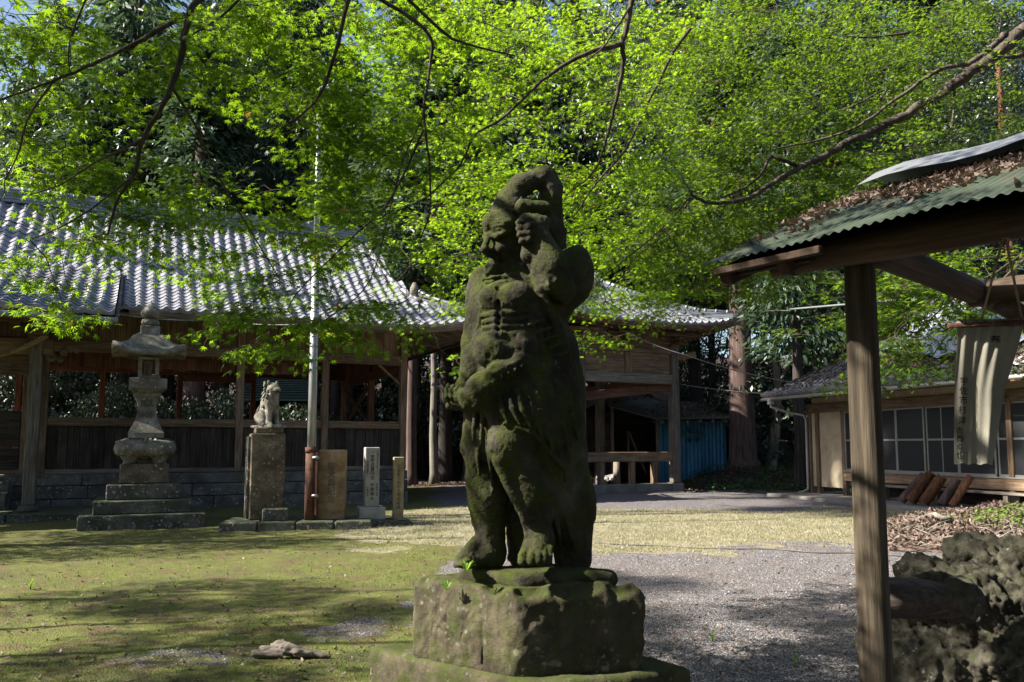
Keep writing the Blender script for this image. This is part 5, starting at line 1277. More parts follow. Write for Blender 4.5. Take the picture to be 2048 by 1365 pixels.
# firewood and rubble under the pavilion rail
r_ = random.Random(3)
for i in range(9):
    p = P(1195 + r_.uniform(0, 42), 960, 28.3 + r_.uniform(0, .6)); L = r_.uniform(.2, .4)
    o = MB().box((0, 0, 0), (L, .12, .1), None, .02).build('stone_fragment', M['mem_grey' if i % 3 else 'plinth'], None, (p.x, p.y, gz(p.x, p.y) + .3 + .06 * (i % 3)), (r_.uniform(-.2, .2), r_.uniform(-.3, .3), r_.uniform(0, 3)))
    tag(o, 'broken pale stone fragments heaped behind the pavilion rail', 'stone', 'stone fragments behind the pavilion rail')
# small shrine seen through the hall
sm = empty('small_shrine', P(560, 900, 36.5).to_2d().to_3d(), R(8), 'small shrine with green metal roof seen through the hall opening', 'shrine')
zr0, zr1 = P(560, 803, 36.0).z, P(560, 742, 38).z
mb = MB(); n = 14
for i in range(n):
    t0, t1 = i / n, (i + 1) / n; y0, y1 = -.9 + 1.9 * t0, -.9 + 1.9 * t1; z0 = zr0 + (zr1 - zr0) * (t0 ** .85); z1 = zr0 + (zr1 - zr0) * (t1 ** .85)
    MB().bar((-1.6, y0 + .05, z0 + .02), (1.5, y0 + .05, z0 + .02), (1.9 / n) * 1.35, .035).build('roof_strip', M['copper_roof'], sm, rot=(0, 0, 0))
MB().bar((-1.6, 1.05, zr1 + .04), (1.5, 1.05, zr1 + .04), .25, .16).build('ridge', M['copper_roof'], sm)
mb = MB(); mb.add([(-1.58, -.85, zr0), (1.48, -.85, zr0), (1.48, 1.0, zr1), (-1.58, 1.0, zr1), (-1.58, 2.6, zr0), (1.48, 2.6, zr0)], [(0, 1, 2, 3), (3, 2, 5, 4), (0, 3, 4), (1, 5, 2)]); mb.build('roof', M['copper_roof'], sm)
MB().bb(-1.2, 1.1, 0, 1.8, .5, zr0 - .05).build('wall', M['dark_z'], sm)
for x in (-1.25, -.1, 1.15): MB().bb(x - .06, x + .06, -.25, -.12, 0, zr0 - .02).build('post', M['grey_z'], sm)
# ------------------------------------------------------------------ house on the right
HO = Vector((9.12, 24.4, 0)); HA = math.atan2(-.957, .29)
hs = empty('house', HO, HA, 'low plastered house with aluminium windows and leaf covered tiled roof', 'house')
# local: x along the facade towards the viewer, y into the house, z up
HL = 10.5
MB().bb(-.2, HL, -1.5, 5.5, -.2, .1, .03).build('concrete_apron', M['concrete'], hs)
for x in (0, .36, 1.5, 6.9, 9.6): MB().box((0, 0, 0), (.14, .14, 2.6), None, .01).build('post', M['wood_z'], hs, (x, 0, 1.35))
MB().bb(-.1, HL, -.07, .07, 2.5, 2.76, .012).build('lintel', M['wood_x'], hs)
x = 0
for x0, x1 in ((.43, 1.43),): MB().bb(x0, x1, .0, .06, .3, 2.5).build('plaster_panel', M['plaster'], hs)
MB().bb(.07, .29, .0, .06, .3, 2.5).build('plaster_panel', M['plaster'], hs); MB().bb(-.02, .05, .1, 5.4, .3, 2.9).build('side_wall', M['plaster'], hs)
for x0, x1 in ((.1, 1.7), (1.76, 3.2), (3.26, 4.8), (4.86, 6.4), (6.46, 8.2), (8.26, 10)): MB().bb(x0, x1, .01, .06, 2.765, 2.95).build('plaster_panel', M['plaster'], hs)
MB().bb(1.5, HL, -.08, .1, .52, .78, .01).build('sill_beam', M['wood_x'], hs)
MB().bb(1.5, HL, .4, .5, .1, .6).build('crawl_space_board', M['dark_x'], hs)
wx = [1.57, 2.55, 3.53, 4.51, 5.49, 6.55, 7.5, 8.5, 9.5]
for i in range(len(wx) - 1):
    a, b = wx[i] + .01, wx[i + 1] - .01; dy = -.05 if i % 2 == 0 else -.015
    f = MB()
    for (x0, x1, z0, z1) in ((a, a + .045, .82, 2.49), (b - .045, b, .82, 2.49), (a, b, .8, .87), (a, b, 2.45, 2.495), (a + .045, b - .045, 1.64, 1.69)): f.bb(x0, x1, dy - .018, dy + .018, z0 + .001, z1 - .001, .004)
    f.bb((a + b) / 2 - .012, (a + b) / 2 + .012, dy - .012, dy + .012, .87, 2.45) if i % 3 == 0 else None
    fo = f.build('window', M['white_metal'], hs)
    MB().bb(a + .045, b - .045, dy - .004, dy + .004, .87, 1.64).build('pane', M['glass'], fo); MB().bb(a + .045, b - .045, dy - .004, dy + .004, 1.69, 2.45).build('pane', M['glass'], fo)
MB().bb(1.5, HL, -.1, -.02, .78, .815, .004).build('window_track', M['white_metal'], hs)
MB().bb(1.5, HL, .25, .3, .8, 2.5).build('curtain', M['dark_z'], hs)
# eave, rafters, gutter, downpipe
MB().tube([(-1.0, -1.0, 2.95), (HL, -1.0, 2.93)], .05, 12).build('gutter', M['gutter'], hs); MB().bar((-1.0, -.93, 3.03), (HL, -.93, 3.02), .04, .12).build('fascia', M['gutter'], hs)
x = -.7
while x < HL: MB().bar((x, -.9, 2.96), (x, .1, 3.2), .06, .08).build('rafter', M['wood_y'], hs); x += .45
MB().tube([(-.55, -1.0, 2.9), (-.55, -1.0, 2.72), (-.45, -.5, 2.55), (-.1, -.16, 2.45), (-.02, -.13, 2.3), (-.02, -.13, .2), (-.2, -.35, .08)], .04, 10).build('downpipe', M['gutter'], hs)
MB().box((0, 0, 0), (.16, .14, .16), None, .01).build('gutter_box', M['gutter'], hs, (-.55, -1.0, 2.86))
def hrf(u, r):                                             # hip roof: eave r=0
    run = 3.6; x0 = -1.0 + run * r * .95; x = x0 + (HL - x0) * u; y = -1.0 + run * r; return Vector((x, y, 3.06 + 2.3 * (.8 * r + .2 * r * r)))
def hlf(v, r): run = 3.6; x = -1.0 + run * r * .95; y0 = -1.0 + run * r; return Vector((x, 6.4 - (6.4 - y0) * v, 3.06 + 2.3 * (.8 * r + .2 * r * r)))
rm = MB(); grid_face(rm, hrf, [0, .2, .4, .6, .8, 1], rr_); grid_face(rm, hlf, [0, .5, 1], rr_); hro = rm.build('roof', M['old_tile'], hs)
def h_surf(s, r):
    run = 3.6; y = -1.0 + run * r; z = 3.07 + 2.3 * (.8 * r + .2 * r * r); du = Vector((0, run, 2.3 * (.8 + .4 * r))).normalized(); ds = Vector((1, 0, 0)); return Vector((s, y, z)), ds, du, ds.cross(du)
tiled_slope(h_surf, -1.0, HL, [i / 16 for i in range(11)], .27, lambda s, r: s > -1.0 + 3.42 * r, hro, M['old_tile'], None, 120)
# second, higher roof lobe on the far left (upper hip)
mb = MB(); mb.add([(-.1, .9, 4.05), (3.5, .9, 4.05), (3.5, 2.9, 5.3), (1.7, 2.9, 5.3), (-.1, 4.8, 4.05), (-.1, .9, 3.97), (3.5, .9, 3.97), (-.1, 4.8, 3.97)], [(0, 1, 2, 3), (0, 3, 4), (0, 5, 6, 1), (0, 4, 7, 5)]); mb.build('upper_roof', M['old_tile'], hs)
def litter_on(fn, n, s0, s1, r0, r1, par_world, size=(.05, .11), dens=None):
    P_, Q_ = [], []
    tries = 0
    while len(P_) < n and tries < n * 6:
        tries += 1; s, r = rng.uniform(s0, s1), rng.uniform(r0, r1)
        if dens and rng.random() > dens(s, r): continue
        p = fn(s, r); P_.append(tuple(par_world @ (p + Vector((0, 0, rng.uniform(.03, .09))))))
    return np.array(P_), rots(len(P_), .55), nrg.uniform(size[0], size[1], len(P_))
bpy.context.view_layer.update(); MW = hs.matrix_world.copy()
cur_v = [(-.5, 0, .10), (-.1, -.2, 0), (-.1, .2, .02), (.25, -.17, .05), (.25, .17, .0), (.6, 0, .16)]; cur_f = [(0, 1, 2), (1, 3, 4), (1, 4, 2), (3, 5, 4)]
p_, q_, s_ = litter_on(lambda s, r: h_surf(s, r)[0] if s > -1 + 3.42 * r else h_surf(-1 + 3.42 * r, r)[0], 11000, -1, 9, 0.02, .75, MW, (.06, .15), lambda s, r: .25 + min(1, r * 2.6))
tag(scatter(cur_v, cur_f, p_, q_, s_, 'roof_litter', M['litter']), 'thick drift of dead leaves lying on the house roof', 'leaves', kind='stuff')
# tarpaulin over the upper roof
def tarp():
    n, m = 60, 34; vs = []
    for i in range(n):
        for j in range(m):
            u, v = i / (n - 1), j / (m - 1); s = 1.9 + 7.6 * u; r = .3 + .84 * v + .08 * math.sin(u * 9) * (1 - v) + .1 * (u < .3) * (1 - v)
            p, ds, du, nn = h_surf(s, min(r, 1.25)); q = np.array([[u * 7, v * 4, 0.0]])
            w = .12 + .10 * float(fbm(q, 1.2, 3)[0]) + .11 * abs(math.sin(u * 23 + v * 5 + 3 * float(vnoise(q, .8)[0]))) * (1 - v) ** 2; vs.append(MW @ (p + nn * w))
    fs = [(i * m + j, (i + 1) * m + j, (i + 1) * m + j + 1, i * m + j + 1) for i in range(n - 1) for j in range(m - 1)]
    mb = MB(); mb.add(vs, fs, True); o = mb.build('tarpaulin', M['tarp'], None); tag(o, 'wrinkled silvery tarpaulin spread over the house roof ridge', 'tarpaulin')
tarp()
# bench plank on legs, veranda post, logs
bn = empty('bench', HO, HA, 'long low plank bench in front of the house windows', 'bench')
for k in range(2): MB().bb(2.9, 9.8, -.6 + k * .2, -.42 + k * .2, .45, .5, .006).build('seat_plank', M['grey_x'], bn)
for x in (3.3, 5.2, 7.1, 9.0): MB().bb(x, x + .12, -.57, -.24, .1, .45, .006).build('leg', M['grey_z'], bn)
w_ = lambda x, y, z: MW @ Vector((x, y, z))
q = G(1963, 1015); vp = empty('short_post', (q.x, q.y, .1), HA, 'square grey timber post on a concrete foot behind the banner', 'post')
MB().lathe([(.17, 0), (.12, .16)], square=True).build('foot', M['concrete'], vp); MB().box((0, 0, 0), (.13, .13, 1.5), None, .01).build('shaft', M['grey_z'], vp, (0, 0, .91))
logs = [((1803, 1004), (1848, 950), .1, 'thin dark log end at the far left of the leaning logs'), ((1822, 1003), (1862, 946), .12, 'shaggy orange barked log, second from left against the bench'), ((1848, 1003), (1885, 954), .12, 'shaggy orange barked log, third from left against the bench'),
        ((1884, 1006), (1914, 958), .1, 'dark barked log leaning alone, fourth from the left'), ((1905, 1008), (1942, 952), .085, 'slim orange streaked log, rightmost of the leaning logs')]
for (a, b, r, lab) in logs:
    def on_plane(px, n_): k = (px - 1024) / F_PX; return (n_ + .957 * 9.12 + .29 * 24.4) / (.957 * k + .29)
    ya, yb = on_plane(a[0], -.95), on_plane(b[0], -.72); g0 = P(a[0], a[1], ya); g0.z = .12 + r * .6; t0 = P(b[0], b[1], yb); e = empty('leaning_log', g0, 0, lab, 'log', 'logs leaning against the bench')
    d = t0 - g0; mb = MB(); mb.tube([Vector((0, 0, .0)), d * .33, d * .66, d], [r * 1.05, r, r * .98, r * .93], 14, cap=False, wob=.12); mb.build('bark', M['bark_shed'] if 'orange' in lab else M['cedar_bark'], e)
    u = d.normalized(); MB().tube([Vector((0, 0, 0)) - u * .003, u * .01], r * .96, 14).build('cut_end', M['log_end'], e); MB().tube([d - u * .01, d + u * .002], r * .9, 14).build('cut_end', M['log_end'], e)
    if 'orange' in lab and 'slim' not in lab:
        mb = MB()
        for k in range(70): p = d * rng.uniform(.25, 1); f = Vector((rng.uniform(-1, 1), rng.uniform(-1, .2), rng.uniform(-.2, 1))).normalized(); p = p + f * r; mb.tube([p, p + f * .03 + d.normalized() * rng.uniform(-.2, .1)], .005, 3)
        mb.build('shreds', M['bark_shed'], e, kind='stuff')
# ------------------------------------------------------------------ leaf heap
def heap():
    pts = []
    n = 26000; x = nrg.uniform(4.6, 11, n); y = nrg.uniform(11.3, 17.2, n)
    g = G(1700, 1065); ax0, ax1 = G(1700, 1062), G(2150, 1062)
    cx = (x - (5.0 + (y - 11.5) * .45)) ; f = smooth(cx, 0, 1.2) * smooth(17 - y, 0, 1.5) * smooth(y - 11.2, 0, 1.0); n2 = fbm(np.stack([x, y, 0 * x], -1), .9, 3)
    k = nrg.rand(n) < f * 1.0 + .04 * (f > .02); x, y, f, n2 = x[k], y[k], f[k], n2[k]
    z = gz_v(x, y) + .02 + f * (.2 + .3 * n2) * nrg.uniform(.75, 1.05, len(x)) + nrg.uniform(0, .04, len(x))
    tag(scatter(cur_v, cur_f, np.stack([x, y, z], -1), rots(len(x), .9), nrg.uniform(.05, .12, len(x)), 'leaf_heap', M['litter']), 'wide heap of raked brown leaves and twigs in the sun by the house', 'leaf heap', kind='stuff')
    # mound under it
    gx2 = np.linspace(4.4, 11.5, 70); gy2 = np.linspace(11, 17.4, 64); A, B = np.meshgrid(gx2, gy2, indexing='ij'); cx = A - (5.0 + (B - 11.5) * .45); f = smooth(cx, 0, 1.2) * smooth(17 - B, 0, 1.5) * smooth(B - 11.2, 0, 1.0)
    n2 = fbm(np.stack([A, B, 0 * A], -1).reshape(-1, 3), .9, 3).reshape(A.shape); Zm = gz_v(A, B) - .03 + f * (.2 + .3 * n2) * .85; idx = np.arange(A.size).reshape(A.shape)
    Fm = np.stack([idx[:-1, :-1], idx[1:, :-1], idx[1:, 1:], idx[:-1, 1:]], -1).reshape(-1, 4)
    tag(np_mesh('soil_mound', np.stack([A, B, Zm], -1).reshape(-1, 3), Fm, M['litter'], True), kind='structure')
    r = random.Random(8)
    tw = MB()
    for i in range(60):
        px, py = r.uniform(1720, 2046), r.uniform(1040, 1095); g0 = G(px, py, .22); a = r.uniform(0, 6.28); L = r.uniform(.1, .45); d = Vector((math.cos(a), math.sin(a), r.uniform(-.1, .6))); m_ = g0 + d * L * .5 + Vector((0, 0, .03)); tw.tube([g0, m_, g0 + d * L + Vector((r.uniform(-.1, .1), 0, 0))], [.009, .007, .004], 5)
    tag(tw.build('dead_twigs', M['pale_bark']), 'pale dead twigs sticking out of the leaf heap', 'twigs', kind='stuff')
    st_ = MB(); st_.tube([G(1855, 1032, .3), G(1872, 1030, .34), G(1885, 1037, .3), G(1905, 1040, .25)], [.04, .05, .05, .03], 8); tag(st_.build('bleached_branch', M['pale_bark']), 'bleached crooked branch lying on top of the leaf heap', 'branch')
    st_ = MB(); st_.tube([G(1955, 1090, .22), G(1985, 1088, .26), G(2020, 1083, .26)], [.035, .05, .05], 8); tag(st_.build('broken_branch', M['bark_shed']), 'short reddish broken branch at the front of the leaf heap', 'branch')
    n = 2600; px = nrg.uniform(1955, 2100, n); 
    cx_, cy_ = nrg.normal(9.0, .9, n), nrg.normal(13.6, 1.0, n); k = (cx_ > 7.6 + (14 - cy_) * .0)
    x, y = cx_[k], cy_[k]; z = gz_v(x, y) + .15 + nrg.uniform(0, .42, len(x)) * np.exp(-((x - 9.0) ** 2 + (y - 13.6) ** 2) / 1.8)
    v = [(-.5, 0, 0), (0, -.24, .08), (.5, 0, .02), (0, .24, .08)]
    tag(scatter(v, LEAF4_F, np.stack([x, y, z], -1), rots(len(x), .7), nrg.uniform(.05, .1, len(x)), 'low_shrub', M['bright_leaf']), 'bright green low shrub growing over the leaf heap at the right edge', 'shrub')
    for o in [bpy.data.objects['low_shrub']]: pass
heap()
# ------------------------------------------------------------------ roofed hut at the right edge
hut = empty('open_hut', (0, 0, 0), 0, 'small open hut with green corrugated roof on log beams at the right', 'hut')
BL, BR = P(1592, 540, 3.16), P(2075, 446, 2.56); ZBM = (BL.z + BR.z) / 2
BL.z = BR.z = ZBM; bd = (BR - BL).normalized(); bn_ = Vector((-bd.y, bd.x, 0))           # bn_ points to the back
if bn_.y < 0: bn_ = -bn_
# front corner post (shaped, slightly uneven)
def hut_post(px_top, px_bot, Y, z1, r):
    g = P(px_bot, 1365, Y); t = P(px_top, 520, Y); x = (g.x + t.x) / 2; n = 26; mb = MB(); rings = 22
    vs, fs = [], []; m = 16
    for i in range(rings):
        z = -.1 + (z1 + .1) * i / (rings - 1)
        for k in range(m):
            a = 2 * math.pi * k / m; ca, sa = math.cos(a + .6), math.sin(a + .6); q = (abs(ca) ** 3.2 + abs(sa) ** 3.2) ** (-1 / 3.2)
            rr = r * q * (1 + .05 * math.sin(z * 3.1 + k) * .4 + .04 * math.sin(z * 1.7)); vs.append((x + rr * math.cos(a), Y + rr * math.sin(a), z))
    for i in range(rings - 1):
        for k in range(m): fs.append((i * m + k, i * m + (k + 1) % m, (i + 1) * m + (k + 1) % m, (i + 1) * m + k))
    mb.add(vs, fs, True); return mb.build('post', M['post_wood'], hut)
pc = BL + bd * ((P(1735, 520, 2.95) - BL).dot(bd))
pst = hut_post(1727, 1744, 2.93, ZBM - .035, .053)
pz = Vector((P(1736, 900, 2.93).x, 2.93, 0))
p2 = pz + bd * 2.9; p3 = pz + bn_ * 1.55; p4 = p3 + bd * 3.4
for q in (p2, p4): MB().tube([(q.x, q.y, -.1), (q.x, q.y, 1.2), (q.x, q.y, ZBM - .02)], .06, 14).build('post', M['post_wood'], hut)
MB().tube([(p3.x + .33, p3.y + .33, -.1), (p3.x + .33, p3.y + .33, ZBM - .05)], .055, 14).build('post', M['post_wood'], hut) if False else None
# log beams: build along local x then rotate so the grain runs along
def log_beam(a, b, r, name='log_beam', mat='log_x', n=18, band=True):
    a, b = Vector(a), Vector(b); d = b - a; L = d.length; mb = MB(); mb.tube([(L * i / 8, 0, 0) for i in range(9)], [r * (1 + .05 * math.sin(i * 1.7 + a.x * 9)) for i in range(9)], n)
    o = mb.build(name, M[mat], hut); o.location = a; o.rotation_mode = 'QUATERNION'; o.rotation_quaternion = d.to_track_quat('X', 'Z')
    if band: k = MB().tube([(.05, 0, 0), (.085, 0, 0)], r * 1.05, 18).build('iron_band', M['dark_iron'], o)
    return o
shift = (pz - BL); off = bn_ * (shift.dot(bn_) + .0)
A_ = BL + off; B_ = BR + off; A_.z = B_.z = ZBM + .0
A_ = A_ - bn_ * .09; B_ = B_ - bn_ * .09
log_beam(A_ - bd * .02, B_ + bd * .8, .062)
tie0 = A_ + bd * (.36); 
bk = bn_ * 1.0
A2, B2 = P(1940, 590, 3.75), None; A2.z = ZBM - .0; log_beam(A2, A2 + bd * 1.9, .06)
# cross beams between them
s1 = P(1812, 520, 2.85); s1.z = ZBM + .0; log_beam(A_ + bd * .32 + Vector((0, 0, .01)), A_ + bd * .32 + bn_ * 1.7 + Vector((0, 0, .01)), .058, 'cross_beam', band=False)
MB().bar(A2 + bd * .12 + Vector((0, 0, -.05)), A2 + bd * .75 + Vector((0, 0, -.6)), .05, .09, .01).build('brace', M['log_x'], hut)
# roof plane: surveyed eave line, rising to the ridge at the back
E0, E1 = P(1405, 531, 3.02), P(2075, 378, 2.16); ZEV = (E0.z + E1.z) / 2
def on_z(px, py, z): return G(px, py, z)
E0, E1 = on_z(1405, 531, ZEV), on_z(2060, 381, ZEV); ed = (E1 - E0).normalized(); en = Vector((-ed.y, ed.x, 0)); en = en if en.y > 0 else -en
RUN, RISE = .95, .42
def slope_z(d): return ZEV + RISE / RUN * d
Lr = (E1 - E0).length + .9
def rf(u, v, dz=0): p = E0 + ed * (Lr * u) + en * (RUN * v); p.z = slope_z(RUN * v) + dz; return p
# corrugated sheets, each a piece
ns = 4; pitch = .037
for k in range(ns):
    L0, L1 = Lr * k / ns - (.03 if k else 0), Lr * (k + 1) / ns; n = int((L1 - L0) / pitch * 8); mb = MB(); vs = []
    for i in range(n + 1):
        s = L0 + (L1 - L0) * i / n; h = .0045 * math.cos(2 * math.pi * s / pitch) + .004 * (k % 2) + .006 * math.sin(s * 2.3)
        for v in (0, .33, .66, 1.0): p = E0 + ed * s + en * (RUN * v + (.012 * math.sin(s * 5) if v == 0 else 0)); p.z = slope_z(RUN * v) + h; vs.append(p)
    mb.add(vs, [(4 * i + j, 4 * i + 4 + j, 4 * i + 5 + j, 4 * i + 1 + j) for i in range(n) for j in range(3)], True); mb.build('corrugated_sheet', M['green_sheet'], hut)
# other slope
mb = MB(); q0, q1 = rf(0, 1, .0), rf(1, 1, .0); mb.add([q0, q1, q1 + en * .3 - Vector((0, 0, .13)), q0 + en * .3 - Vector((0, 0, .13))], [(0, 1, 2, 3)]); mb.build('back_roof_sheet', M['green_sheet'], hut); MB().add([p - Vector((0, 0, .03)) for p in (q0, q1, q1 + en * .3 - Vector((0, 0, .13)), q0 + en * .3 - Vector((0, 0, .13)))], [(0, 3, 2, 1)]).build('roof_boarding', M['gate_wood'], hut)
# ridge capping, a bent pale sheet
c0, c1 = P(1712, 408, 3.3), P(2070, 326, 2.75)
mb = MB(); vs = []; n = 14; ra, rb = rf(.1, 1.0, .075), rf(1, 1, .075)
for i in range(n + 1):
    p = ra.lerp(rb, i / n); w = .012 * math.sin(i * 1.3); vs += [p - en * .16 + Vector((0, 0, -.07 + w)), p + Vector((0, 0, .02 + w)), p + en * .15 + Vector((0, 0, -.06))]
mb.add(vs, [(3 * i + j, 3 * i + 3 + j, 3 * i + 4 + j, 3 * i + 1 + j) for i in range(n) for j in range(2)]); mb.build('ridge_cap', M['galv'], hut)
# boards and battens below
for k, (v, hh) in enumerate(((.03, .028), (.5, .06), (.96, .06))):
    for (u0, u1) in (((.02, .26), (.262, .55), (.552, 1.0)) if k else ((.02, .24),)): MB().bar(rf(u0, v, -.03 - hh / 2), rf(u1, v, -.03 - hh / 2), .026, hh, .003).build('purlin', M['gate_wood'], hut)
for u in (.035, .16, .35, .55, .75, .92): MB().bar(rf(u, .05 if u < .2 else .42, -.085), rf(u, 1.0, -.085), .05, .05, .004).build('rafter', M['gate_wood'], hut)
MB().bar(rf(.03, .10, -.06), rf(.2, .10, -.062), .03, .055, .004).build('fascia', M['gate_wood'], hut)
mb = MB(); mb.add([rf(0.03, .05, -.03), rf(1, .05, -.03), rf(1, .98, -.03), rf(0.03, .98, -.03)], [(0, 3, 2, 1)]); mb.build('roof_boarding', M['gate_wood'], hut)
# the dead leaves lying on it
n = 5200; u = nrg.uniform(0, 1, n); v = np.clip(nrg.beta(1.7, 1.2, n), 0, .98); cl = fbm(np.stack([u * Lr, v * RUN, 0 * u], -1), 4.5, 3); k = cl + (v - .4) * 1.0 > nrg.uniform(-.15, .3, n); u, v = u[k], v[k]
ps = np.array([tuple(rf(a, b, .014 + .012 * rng.random())) for a, b in zip(u, v)])
tag(scatter(cur_v, cur_f, ps, rots(len(ps), .7), nrg.uniform(.018, .045, len(ps)), 'hut_roof_litter', M['litter']), 'dead leaves and twigs caught on the green corrugated roof', 'leaves', kind='stuff')
# ------------------------------------------------------------------ banner on its ropes
BY = 2.62
ban = empty('banner', (0, 0, 0), 0, 'faded cloth banner with brushed characters hanging from the hut beam', 'banner')
r0, r1 = P(1896, 652, BY), P(2068, 644, BY - .03); MB().tube([r0, r1], .0085, 10).build('rod', M['bark_shed'], ban)
def bpt(u, v):
    """u 0..1 across, v 0..1 down, from the photographed outline"""
    L = [(0, 1915, 650), (.25, 1912, 715), (.5, 1909, 790), (.75, 1908, 860), (1, 1908, 928)]; Rr = [(0, 2049, 647), (.25, 2030, 715), (.5, 2011, 775), (.75, 1998, 850), (1, 1985, 929)]
    def at(T): 
        for a, b in zip(T, T[1:]):
            if v <= b[0]: t = (v - a[0]) / (b[0] - a[0]); return a[1] + (b[1] - a[1]) * t, a[2] + (b[2] - a[2]) * t
        return T[-1][1:]
    l, r = at(L), at(Rr); px, py = l[0] + (r[0] - l[0]) * u, l[1] + (r[1] - l[1]) * u
    fold = .006 * math.sin(u * 34) * (1 - v) ** 3 + .014 * math.sin(u * 9 - v * 2.6) * (.3 + v) * smooth(u, .1, .5) + .012 * math.sin(u * 17 - v * 4) * smooth(u, .4, .8) * v
    return P(px, py + 1.5 * math.sin(u * 21) * v, BY + .0 + float(fold))
n, m = 64, 60; vs = [bpt(i / n, j / m) for i in range(n + 1) for j in range(m + 1)]; mb = MB(); mb.add(vs, [(i * (m + 1) + j, (i + 1) * (m + 1) + j, (i + 1) * (m + 1) + j + 1, i * (m + 1) + j + 1) for i in range(n) for j in range(m)], True); mb.build('cloth', M['cloth'], ban)
mb = MB()
for i in range(40): a = bpt(i / 40, 0); b = bpt((i + 1.2) / 40, 0); mb.tube([a + Vector((0, 0, .004)), b.lerp(a, .3) + Vector((0, 0, .004))], .0125 + .0015 * math.sin(i * 2.1), 8)
mb.build('sleeve', M['cloth'], ban)
def brush(ch, u, v, size):
    p = bpt(u, v) + Vector((0, -.012, 0)); t = text_mesh(ch, size, M['ink'], ban, p, (R(90), 0, R(2)), 'lettering', depth=.0003, bold=size * .014)
    me = t.data                                           # drape on the cloth
    for w in me.vertices:
        uu_ = u + w.co.x / .22; vv_ = v - w.co.y / .46; q = bpt(min(max(uu_, 0), 1), min(max(vv_, 0), 1)); w.co.z += -(q.y - p.y) + .003
for ch, u, v, sz in (('奉', .6, .13, .036), ('宇', .17, .42, .03), ('佐', .17, .485, .03), ('市', .18, .555, .03), ('村', .165, .62, .028), ('之', .175, .655, .016), ('津', .17, .695, .027), ('古', .12, .76, .024), ('殿', .14, .82, .026), ('卓', .13, .88, .024), ('也', .15, .94, .029)): brush(ch, u, v, sz)
kn = P(2009, 466, 2.5)
rp = MB(); rpts = [(kn, P(1984, 560, 2.56), P(1962, 644, BY)), (kn, P(2028, 560, 2.56), P(2044, 640, BY))]
for q in rpts: rp.tube([q[0], q[1], q[2]], .0042, 6)
rp.tube([kn + Vector((-.0, 0, .06)), kn + Vector((0, 0, -.02))], .011, 6); rp.tube([kn + Vector((-.03, 0, .025)), kn, kn + Vector((.035, 0, .02))], .0045, 5); rp.tube([kn + Vector((-.012, -.006, .02)), kn + Vector((.01, -.008, -.03))], .006, 5)
rp.build('rope', M['rope'], ban)
# ------------------------------------------------------------------ craggy rock and the stub beam set into it
def crag():
    RY = 3.75; a = P(1775, 1365, RY)
    lo = Vector((a.x - .05, 3.15, -.02)); hi = Vector((P(2120, 1365, RY).x + .35, 4.4, P(2048, 1085, RY).z + .12)); s = SDF(lo, hi, .0105)
    def q(px, py, dy=0): p = P(px, py, RY + dy); return (p.x, p.y, p.z)
    s.ell(q(2080, 1290, .1), (.5, .45, .40), k=.1); s.ell(q(1990, 1230, .1), (.26, .3, .22), k=.08); s.ell(q(1915, 1190, .05), (.19, .24, .14), k=.06); s.ell(q(2060, 1160, .15), (.3, .25, .13), k=.06)
    s.ell(q(1850, 1145, .15), (.11, .13, .07), k=.04); s.ell(q(1960, 1110, .15), (.11, .12, .055), k=.03); s.ell(q(2030, 1120, .12), (.16, .16, .08), k=.04); s.ell(q(1800, 1290, .25), (.12, .2, .15), k=.05); s.ell(q(1850, 1340, .15), (.16, .25, .18), k=.05)
    s.ell(q(1900, 1330, .2), (.2, .25, .22), k=.05); s.ell(q(1815, 1240, .3), (.1, .15, .12), k=.05)
    s.ell(q(1905, 1300, -.22), (.09, .2, .14), (0, .5, 0), k=.06, op='cut')
    r = random.Random(2)
    for i in range(210):
        px, py = r.uniform(1785, 2110), r.uniform(1095, 1380); rad = r.uniform(.015, .06); p = P(px, py, RY - .25 + r.uniform(-.12, .3)); s.ell((p.x, p.y, p.z), (rad * r.uniform(.7, 1.4), rad, rad * r.uniform(.6, 1.1)), (r.random(), r.random(), 0), k=.02, op='cut' if i % 2 else 'add') if False else None
    V, F = s.extract(); N = vnormals(V, F)
    b = fbm(V, 4, 3) * .08 - np.abs(fbm(V, 10, 3)) * .06 - np.maximum(fbm(V + 5, 24, 3), 0) * .06 + np.maximum(fbm(V + 9, 40, 2), 0) * .05 + fbm(V + 2, 85, 2) * .018 + .03; V = V + N * b[:, None]
    o = np_mesh('craggy_rock', V, F, M['tufa'], True); return tag(o, 'large craggy grey tufa rock at the lower right behind the hut post', 'rock')
crag()
a, b = P(1790, 1196, 3.28), P(1905, 1200, 3.42)
sb = empty('stub_beam', (0, 0, 0), 0, 'dark round timber stub between hut post and craggy rock', 'timber')
MB().tube([a + Vector((-.1, -.02, 0)), a, b, b + Vector((.1, .04, -.01))], [.08, .082, .078, .07], 18).build('timber', M['dark_x'], sb)
def mortar():
    c = P(1893, 1190, 3.4); s = SDF((c.x - .16, c.y - .2, c.z - .2), (c.x + .16, c.y + .16, c.z + .16), .008); s.cap((c.x - .03, c.y - .01, c.z - .005), (c.x + .06, c.y + .03, c.z - .02), .095, .1, k=.01)
    s.ell((c.x - .06, c.y, c.z + .075), (.08, .06, .025), k=.02)
    V, F = s.extract(); N = vnormals(V, F); V = V + N * (fbm(V, 18, 4) * .04 - .012)[:, None]; np_mesh('mortar_collar', V, F, M['tufa'], True, sb)
mortar()
